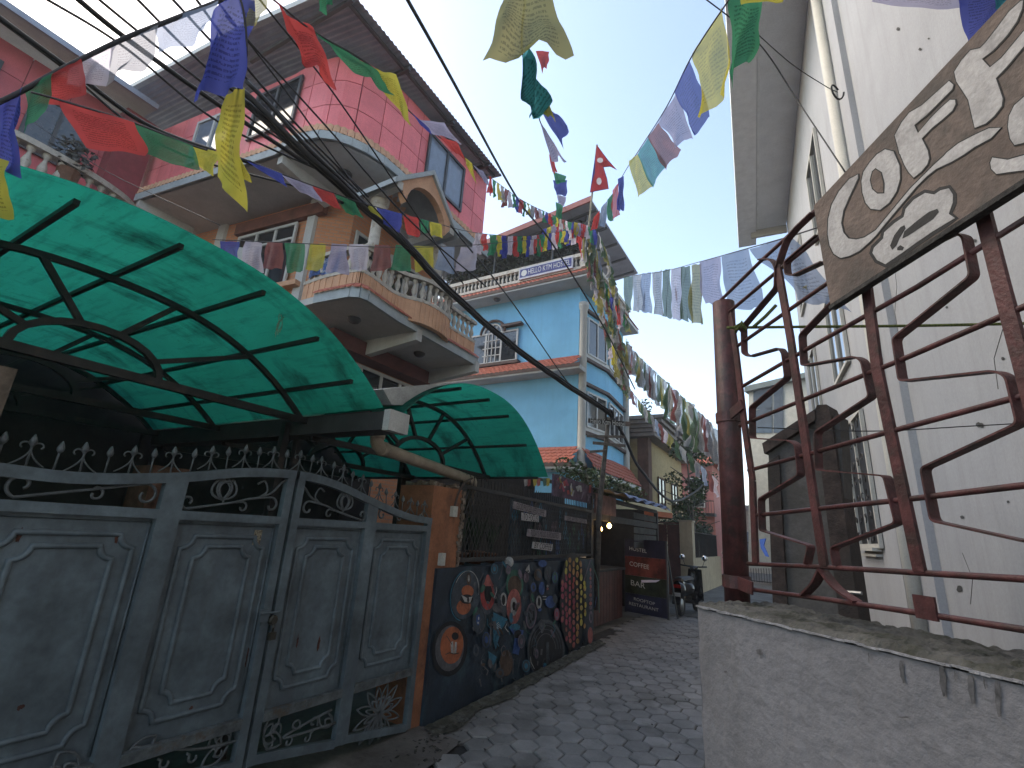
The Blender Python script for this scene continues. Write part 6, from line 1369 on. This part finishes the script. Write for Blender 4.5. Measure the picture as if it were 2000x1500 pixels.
fan = [((0, 40), (120, 130), (330, 290), (600, 370), (735, 415)), ((60, -20), (240, 90), (430, 240), (640, 340)), ((170, -20), (330, 110), (500, 240), (660, 345)), ((250, -20), (390, 120), (540, 250), (690, 370)), ((320, -20), (440, 110), (570, 245), (700, 375)), ((370, -20), (480, 130), (600, 265), (720, 385)),
       ((415, -10), (560, 180), (700, 370), (860, 545)), ((500, -10), (650, 180), (800, 400), (905, 555)), ((440, 30), (640, 250), (800, 430), (950, 560))]
labs = ['cable entering at the far left edge under the red wing', 'cable from the top left passing over the white sky gap', 'second cable from the top left over the white sky gap', 'third cable of the top-left fan', 'fourth cable of the top-left fan beside the blue flag', 'fifth cable of the top-left fan through the blue flag', 'thin cable across the pink panels left of the red flag', 'thin cable from the red flag down across the curved ledge', 'thin cable between the blue flag and the gable']
for f_, lb_ in zip(fan, labs):
    cable(lb_, [(x, y, 2.4 + 1.4 * i / (len(f_) - 1)) for i, (x, y) in enumerate(f_)], .0075 if len(f_) > 4 or f_[0][0] < 400 else .0055)
cable('heavy cable crossing the bright top-left corner', [(-20, 20, 2.2), (130, 130, 2.4), (300, 250, 2.7), (520, 330, 3.0), (700, 410, 3.5)], .012)
cable('heavy cable above it at the very top left', [(130, -20, 2.2), (240, 70, 2.4), (420, 200, 2.7), (600, 320, 3.2)], .013)
cable('long cable slanting over the open sky to the hostel roof', [(785, -20, 4.0), (880, 150, 5.0), (1012, 390, 8.0), (1080, 478, 9.5), (1180, 640, 11), (1240, 760, 13)], .018)
cable('thin cable dropping from the portico to the hostel corner', [(880, 440, 5.0), (1000, 590, 7.0), (1120, 760, 9.0), (1190, 806, 8.6)], .010)
cable('slack black cable looping from the signpost down the alley', [(1190, 806, 8.5), (1218, 850, 9), (1250, 915, 10.5), (1310, 978, 13), (1355, 962, 16), (1380, 940, 19)], .032, wob=.015)
cable('thin wire from the top right eave to the signboard', [(1355, -20, 3.0), (1478, 80, 3.1), (1560, 200, 3.0), (1652, 338, 2.5)], .0042)
cable('thin wire tied to the white house downpipe', [(1440, 30, 4.0), (1540, 120, 4.2), (1612, 168, 4.4), (1636, 180, 4.5)], .004)
o = MB().tube([at(1636 + 12 * math.cos(a_ * .8), 180 + 14 * math.sin(a_), 4.4) for a_ in [k * .5 for k in range(13)]], .008, 6).build('insulator_knot', m_cab); o['label'] = 'dark wire knot on the white house downpipe'; o['category'] = 'knot'
cable('pale twin clothes line in front of the curved balcony', [(60, 235, 8.5), (200, 330, 7.8), (430, 440, 6.4)], .006)

# ================================================================== PRAYER FLAGS
FC = dict(b=(.075, .10, .40), w=(.62, .58, .68), r=(.60, .085, .085), g=(.05, .27, .15), y=(.60, .54, .10), o=(.34, .32, .13), l=(.42, .40, .56), t=(.06, .33, .35), sb=(.32, .40, .55), dg=(.10, .17, .11), gw=(.42, .43, .45), dr=(.30, .12, .12), gy=(.28, .29, .32))
FM = {k: cloth('flag_' + k, c, .06) for k, c in FC.items()}
FS = {k: cloth('flag_sheer_' + k, c, .27, .4) for k, c in FC.items()}
m_cord = mat('flag_cord', (.06, .06, .07))
def flagmesh(tl, tr, br, bl, wave, seed, nu=10, nv=12):
    nrm = (tr - tl).cross(bl - tl)
    nrm = nrm.normalized() if nrm.length > 1e-9 else V((0, 0, 1)); q = MB()
    sz = ((bl - tl).length + (br - tr).length) / 2
    def fn(a, b):
        p = tl.lerp(tr, a).lerp(bl.lerp(br, a), b)
        p += nrm * (wave * sz * (b ** .7) * (math.sin(a * 7 + seed * 1.7 + b * 3.5) + .6 * math.sin(a * 13 + seed + b * 2)) + wave * sz * .5 * noise.noise(V((a * 3, b * 3, seed))) * 2)
        e = .11 * sz * noise.noise(V((a * 2.6 + seed * 3.1, b * 2.2, 1.3))) * (.25 + .75 * b)
        return p + (bl - tl).normalized() * e + (tr - tl).normalized() * e * 1.1 + nrm * (wave * sz * 1.6 * noise.noise(V((a * 1.5 + seed, b * 1.5, 7))))
    q.grid(fn, nu, nv, uv=True); q.uv = {k: (u, 1 - v_) for k, (u, v_) in q.uv.items()}
    return q
SD = [0]
def flag(parent, c4, key, sheer=False, wave=.06):
    SD[0] += 1; tl, tr, br, bl = c4
    q = flagmesh(tl, tr, br, bl, wave, SD[0]); q.build('flag', (FS if sheer else FM)[key], parent, smooth=True)
def fstring(label, pts, explicit=(), auto=None, cr=.004):
    P = curve([at(*p) for p in pts], 14); e = thing('prayer_flag_string', P[0], label, 'prayer flags', 'strings of prayer flags')
    MB().tube(P, cr, 5).build('cord', m_cord, e, smooth=True)
    for it in explicit:
        c4, d, key = it[:3]; dd = d if isinstance(d, (tuple, list)) else (d, d, d, d); flag(e, [at(x, y, z) for (x, y), z in zip(c4, dd)], key, it[3] if len(it) > 3 else False, it[4] if len(it) > 4 else .07)
    if auto:
        t0, t1, size, gap, seq, drop, wind, sheer = auto; L = [0]
        for a, b in zip(P, P[1:]): L.append(L[-1] + (b - a).length)
        def pos(s_):
            for k in range(len(L) - 1):
                if L[k + 1] >= s_: return P[k].lerp(P[k + 1], (s_ - L[k]) / max(1e-9, L[k + 1] - L[k]))
            return P[-1]
        s_ = L[-1] * t0; k = 0
        while s_ + size < L[-1] * t1:
            a, b = pos(s_), pos(s_ + size * rnd.uniform(.86, 1.0)); dr = V((0, 0, -1)) * drop * rnd.uniform(.85, 1.12) + V(wind) * rnd.uniform(.3, 1.2) + (b - a) * rnd.uniform(-.25, .25)
            dr2 = dr + V((rnd.gauss(0, .06), rnd.gauss(0, .06), rnd.gauss(0, .05))) * drop
            sq = rnd.uniform(.75, 1.0); flag(e, [a, b, b + dr2 - (b - a) * (1 - sq) / 2, a + dr + (b - a) * (1 - sq) / 2], seq[k % len(seq)], sheer, .05 + .05 * rnd.random())
            s_ += size + gap; k += 1
    return e
SEQ = ['b', 'w', 'r', 'g', 'y']
HUB = (1132, 442, 13.0)
fstring('string of flags from the pink roof eave to the hostel roof', [(470, -50, 1.8), (535, 0, 1.9), (615, 63, 2.0), (730, 134, 2.3), (805, 222, 2.9), (905, 305, 4.4), (965, 352, 6.2), (1040, 402, 9.0), HUB],
    [(((612, -60), (655, -30), (656, 20), (625, 26)), 2.0, 'g'), (((533, -2), (614, 62), (649, 170), (588, 118)), (1.9, 2.0, 1.95, 1.85), 'r'), (((617, 64), (735, 137), (766, 184), (690, 138)), (2.0, 2.3, 2.25, 2.1), 'g'), (((722, 132), (774, 146), (803, 247), (752, 184)), 2.35, 'y'),
     (((804, 220), (838, 250), (845, 266), (818, 240)), 2.9, 'b'), (((813, 232), (868, 240), (897, 278), (850, 262)), 3.1, 'l'), (((860, 270), (892, 276), (914, 316), (892, 300)), 3.5, 'r'), (((908, 308), (922, 318), (930, 358), (914, 330)), 4.2, 'y'), (((924, 322), (945, 336), (958, 368), (944, 352)), 4.8, 'l')],
    (.36, .97, .24, .05, ['r', 'g', 'y', 'gw', 'dr', 'w', 'g', 'b'], .27, (.03, 0, 0), False))
fstring('string of flags sagging below the portico to the hostel roof', [(440, 300, 2.5), (480, 312, 2.6), (550, 340, 2.9), (640, 373, 3.2), (720, 400, 3.6), (830, 430, 4.6), (940, 456, 6.3), (1040, 460, 9.0), (1130, 446, 12.8)],
    [(((478, 312), (550, 339), (562, 366), (500, 328)), 2.7, 'b'), (((545, 338), (610, 364), (633, 396), (585, 374)), 3.0, 'l'), (((610, 363), (652, 378), (669, 412), (628, 392)), 3.2, 'r'), (((655, 379), (693, 394), (708, 424), (674, 414)), 3.4, 'g'), (((712, 398), (734, 406), (746, 427), (722, 412)), 3.6, 'y'),
     (((735, 405), (785, 417), (781, 455), (745, 434)), 3.8, 'b'), (((788, 418), (818, 426), (820, 462), (794, 456)), 4.2, 'r'), (((820, 427), (838, 432), (836, 456), (822, 452)), 4.5, 'g'), (((838, 432), (862, 438), (864, 464), (842, 460)), 4.7, 'y')],
    (.34, .98, .27, .04, ['w', 'r', 'g', 'y', 'b'], .30, (.02, 0, 0), False))
fstring('level string of sheer flags in front of the brick balcony', [(415, 468, 4.2), (560, 474, 4.4), (720, 482, 4.8), (860, 482, 5.4), (955, 476, 6.0), (1060, 466, 9.0)],
    [(((430 + 42 * k + (8 if k % 3 else 0), 471 + k * 1.0), (468 + 42 * k, 472 + k), (466 + 42 * k + (k % 2) * 4, 524 + (k * 7) % 12), (432 + 42 * k - (k % 3) * 3, 526 + (k * 5) % 10)), 4.3 + .12 * k, ['b', 'w', 'dr', 'g', 'y', 'l', 'w', 'dr', 'g', 'y', 'sb', 'w'][k], True, .04) for k in range(12)],
    (.78, .99, .27, .03, ['b', 'w', 'r', 'g', 'y'], .32, (.02, 0, 0), True))
fstring('string of flags hanging down from top centre above the hostel', [(1030, -40, 1.9), (1020, 100, 2.3), (1045, 200, 3.4), (1056, 240, 4.2), (1078, 310, 6.0), (1092, 360, 8.5), (1100, 400, 10.5), HUB],
    [(((988, -25), (1062, -25), (1120, 104), (944, 116)), (1.9, 1.9, 1.8, 1.8), 'o', False, .09), (((1046, 100), (1072, 100), (1070, 128), (1062, 147)), 2.1, 'r'), (((1016, 104), (1032, 118), (1053, 200), (1050, 228)), (2.3, 2.3, 3., 3.), 't'), (((1045, 165), (1062, 175), (1083, 238), (1052, 214)), 3.0, 'y'), (((1056, 213), (1078, 218), (1113, 246), (1095, 288)), 3.6, 'b'), (((1052, 233), (1062, 250), (1106, 312), (1080, 316)), 4.2, 'l'),
     (((1072, 300), (1082, 312), (1088, 336), (1078, 334)), 5.5, 'r'), (((1080, 335), (1106, 344), (1104, 356), (1086, 360)), 6.2, 'g'), (((1080, 352), (1108, 352), (1106, 384), (1086, 380)), 6.5, 'b'), (((1088, 380), (1106, 385), (1102, 402), (1090, 398)), 7.5, 'l'), (((1086, 395), (1100, 400), (1096, 428), (1086, 424)), 8.5, 'g')])
fstring('string of flags rising from the hostel roof to the white eave', [(1480, -80, 1.9), (1420, 5, 2.1), (1350, 112, 2.7), (1300, 212, 3.5), (1245, 298, 4.6), (1215, 345, 6.2), (1180, 410, 9.5), HUB],
    [(((1424, -10), (1494, -4), (1470, 122), (1419, 160)), 2.1, 'g', False, .05), (((1440, -30), (1540, -20), (1530, 4), (1450, 8)), 1.9, 'y'), (((1352, 106), (1412, 10), (1416, 182), (1379, 229)), (2.7, 2.2, 2.4, 2.7), 'y', True), (((1318, 180), (1346, 116), (1383, 235), (1354, 268)), 2.9, 'b', True), (((1284, 240), (1320, 184), (1350, 272), (1318, 286)), 3.3, 'l', True), (((1266, 268), (1286, 240), (1330, 290), (1300, 332)), 3.7, 'dr', True), (((1244, 302), (1266, 268), (1302, 326), (1274, 366)), 4.1, 't', True), (((1229, 314), (1246, 300), (1274, 360), (1244, 386)), 4.5, 'y', True),
     (((1207, 350), (1218, 343), (1217, 412), (1205, 408)), 5.6, 'b'), (((1196, 372), (1208, 356), (1210, 420), (1196, 430)), 6.0, 'r', True), (((1186, 390), (1197, 378), (1196, 432), (1184, 428)), 6.5, 'g'), (((1174, 406), (1186, 392), (1182, 445), (1170, 440)), 7.5, 'sb'), (((1160, 424), (1172, 410), (1168, 446), (1154, 450)), 9., 'r')])
fstring('torn sheer flags across the bright top-left corner', [(-60, 225, 1.7), (30, 184, 1.75), (110, 140, 1.8), (235, 78, 1.85), (330, 40, 1.9), (450, -8, 2.0), (560, -60, 2.1)],
    [(((46, 172), (104, 142), (98, 205), (44, 262)), 1.78, 'g', True), (((104, 142), (160, 116), (170, 186), (62, 207)), 1.8, 'r', True), (((142, 124), (226, 88), (206, 168), (128, 162)), 1.84, 'w', True), (((222, 88), (312, 50), (302, 126), (206, 168)), 1.86, 'gy', True, .1), (((306, 52), (426, 0), (402, 62), (310, 112)), 1.92, 'sb', True, .1), (((-2, 192), (46, 172), (32, 345), (-10, 320)), 1.75, 'b'), (((-30, 300), (12, 312), (14, 412), (-30, 440)), 1.7, 'y')], cr=.009)
fstring('red green and yellow flags strung low at upper left', [(60, 180, 1.7), (112, 194, 1.75), (262, 240, 1.85), (375, 284, 1.95), (440, 302, 2.1), (490, 315, 2.3)],
    [(((112, 194), (262, 239), (287, 308), (164, 286)), 1.8, 'r', False, .05), (((262, 240), (375, 284), (394, 334), (284, 304)), 1.9, 'g', True, .05), (((375, 284), (436, 300), (416, 344), (388, 325)), 2.0, 'y'), (((425, 272), (446, 280), (440, 298), (420, 296)), 2.15, 'dr')])
fstring('blue and yellow pair of flags hanging long at upper left', [(430, -40, 1.7), (470, 0, 1.75), (482, 100, 1.8), (466, 170, 1.85), (440, 290, 1.9)],
    [(((440, 0), (492, -8), (472, 172), (373, 196)), 1.78, 'b', False, .07), (((455, -40), (530, -40), (520, 20), (480, 60)), 1.8, 'o', True), (((442, 186), (478, 168), (471, 407), (410, 334)), 1.85, 'y', False, .06), (((455, 300), (470, 310), (492, 352), (462, 346)), 1.9, 'y')])
fstring('lavender and blue flags at the top right above the signboard', [(1640, -60, 1.5), (1800, -50, 1.45), (1990, -40, 1.4), (2080, -40, 1.4)],
    [(((1690, -50), (1886, -45), (1884, 16), (1705, 8)), 1.47, 'l', True, .05), (((1866, -20), (1995, -30), (1945, 35), (1882, 94)), 1.42, 'b', False, .05), (((1940, -20), (1985, -20), (1975, 12), (1945, 14)), 1.41, 't')])
fstring('long drab flags stretched from the hostel to the red fence', [(1160, 552, 11.5), (1215, 541, 9.5), (1290, 531, 7.2), (1368, 511, 5.2), (1440, 491, 3.8), (1542, 462, 2.6), (1640, 430, 2.2)],
    [(((1217 + 19 * k, 541 - k * 3.2), (1235 + 19 * k, 538 - k * 3.2), (1236 + 19 * k + k % 2 * 3, 606 + k * 3.5), (1220 + 19 * k - k % 3 * 3, 604 + k * 3.5)), 9.2 - .55 * k, ['dg', 'gw', 'sb', 'gw', 'dg', 'w', 'dg', 'o'][k], True, .05) for k in range(8)] +
    [(((1366, 512), (1409, 500), (1416, 597), (1374, 592)), 5.0, 'l', True, .05), (((1409, 500), (1463, 486), (1492, 604), (1420, 602)), 4.2, 'sb', True, .05), (((1463, 486), (1542, 462), (1668, 608), (1556, 585)), 3.0, 'sb', True, .05)])
fstring('tall drab flags on the upper of two strings right of the hostel', [(1222, 660, 15.0), (1240, 688, 14.0), (1300, 745, 11.5), (1360, 800, 9.5), (1410, 850, 8.5)], [],
    (.02, .99, .26, -.03, ['dg', 'gw', 'dr', 'gy', 'gw', 'dg', 'o', 'gw'], .80, (.02, 0, 0), True))
fstring('small drab flags on the lower of two strings right of the hostel', [(1212, 730, 15.0), (1240, 772, 14.0), (1300, 840, 12.0), (1360, 900, 11.0), (1405, 940, 10.0)], [],
    (.02, .99, .24, .02, ['dg', 'gy', 'sb', 'dr', 'w', 'o', 'dg', 'gw'], .36, (.03, 0, 0), False))
strands = ((0, 0, 1., 'matted flags cascading down the hostel corner, nearest strand'), (18, .5, 1., 'matted flags cascading down the hostel corner, right-hand strand'), (-8, .3, .55, 'matted flags hanging under the flagpole against the blue wall'), (9, .2, .8, 'matted flags cascading down the hostel corner, middle strand'), (30, .8, .6, 'short matted strand of flags under the hostel roof edge'))
pal = (['o', 'gw', 'dg', 'dr', 'dg', 'gy', 'w', 'y', 'o'], ['dg', 'gw', 'o', 'sb', 'dr', 'dg', 'gw'], ['r', 'w', 'g', 'y', 'b', 'gw'], ['o', 'dg', 'gw', 'dr', 'o', 'dg'], ['gw', 'dg', 'o', 'gw'])
for k, (dx, dd, ln, lab) in enumerate(strands):
    fstring(lab, [(1138 + dx, 452, 12.6 + dd), (1158 + dx, 455 + 75 * ln, 12.5 + dd), (1180 + dx * .6, 455 + 160 * ln, 12.6 + dd), (1202 + dx * .4, 455 + 235 * ln, 12.9 + dd), (1224 + dx * .2, 455 + 290 * ln, 13.4 + dd)], [],
        (.0, 1.0, .26, -.08, pal[k], .62, (.07, -.07, 0), k % 2 == 1))
fstring('knot of bright flags bunched at the hostel roof peak', [(1060, 448, 12.4), (1095, 436, 12.4), (1135, 436, 12.4), (1170, 454, 12.6)], [], (.0, 1.0, .17, -.06, ['b', 'y', 'l', 'r', 'w', 'g'], .42, (.05, -.05, 0), False))
fstring('second row of bright flags along the hostel terrace', [(960, 470, 9.0), (1040, 468, 10.5), (1100, 456, 12.0), (1140, 450, 12.6)], [], (.0, 1.0, .22, .0, ['g', 'y', 'b', 'w', 'r'], .36, (.03, -.02, 0), False))
# ================================================================== AIR: thin even haze round the whole place
HZ = bpy.data.materials.new('thin_haze'); HZ.use_nodes = True; N = HZ.node_tree.nodes
N.remove(N['Principled BSDF']); pv = N.new('ShaderNodeVolumePrincipled'); pv.inputs['Color'].default_value = (.95, .96, 1, 1); pv.inputs['Density'].default_value = .0025; pv.inputs['Anisotropy'].default_value = .3
HZ.node_tree.links.new(pv.outputs[0], N['Material Output'].inputs['Volume'])
MB().box((-152, -62, -1.1), (152, 242, 13.6)).build('haze', HZ, kind='stuff')
SC.cycles.volume_max_steps = 64; SC.cycles.volume_bounces = 0
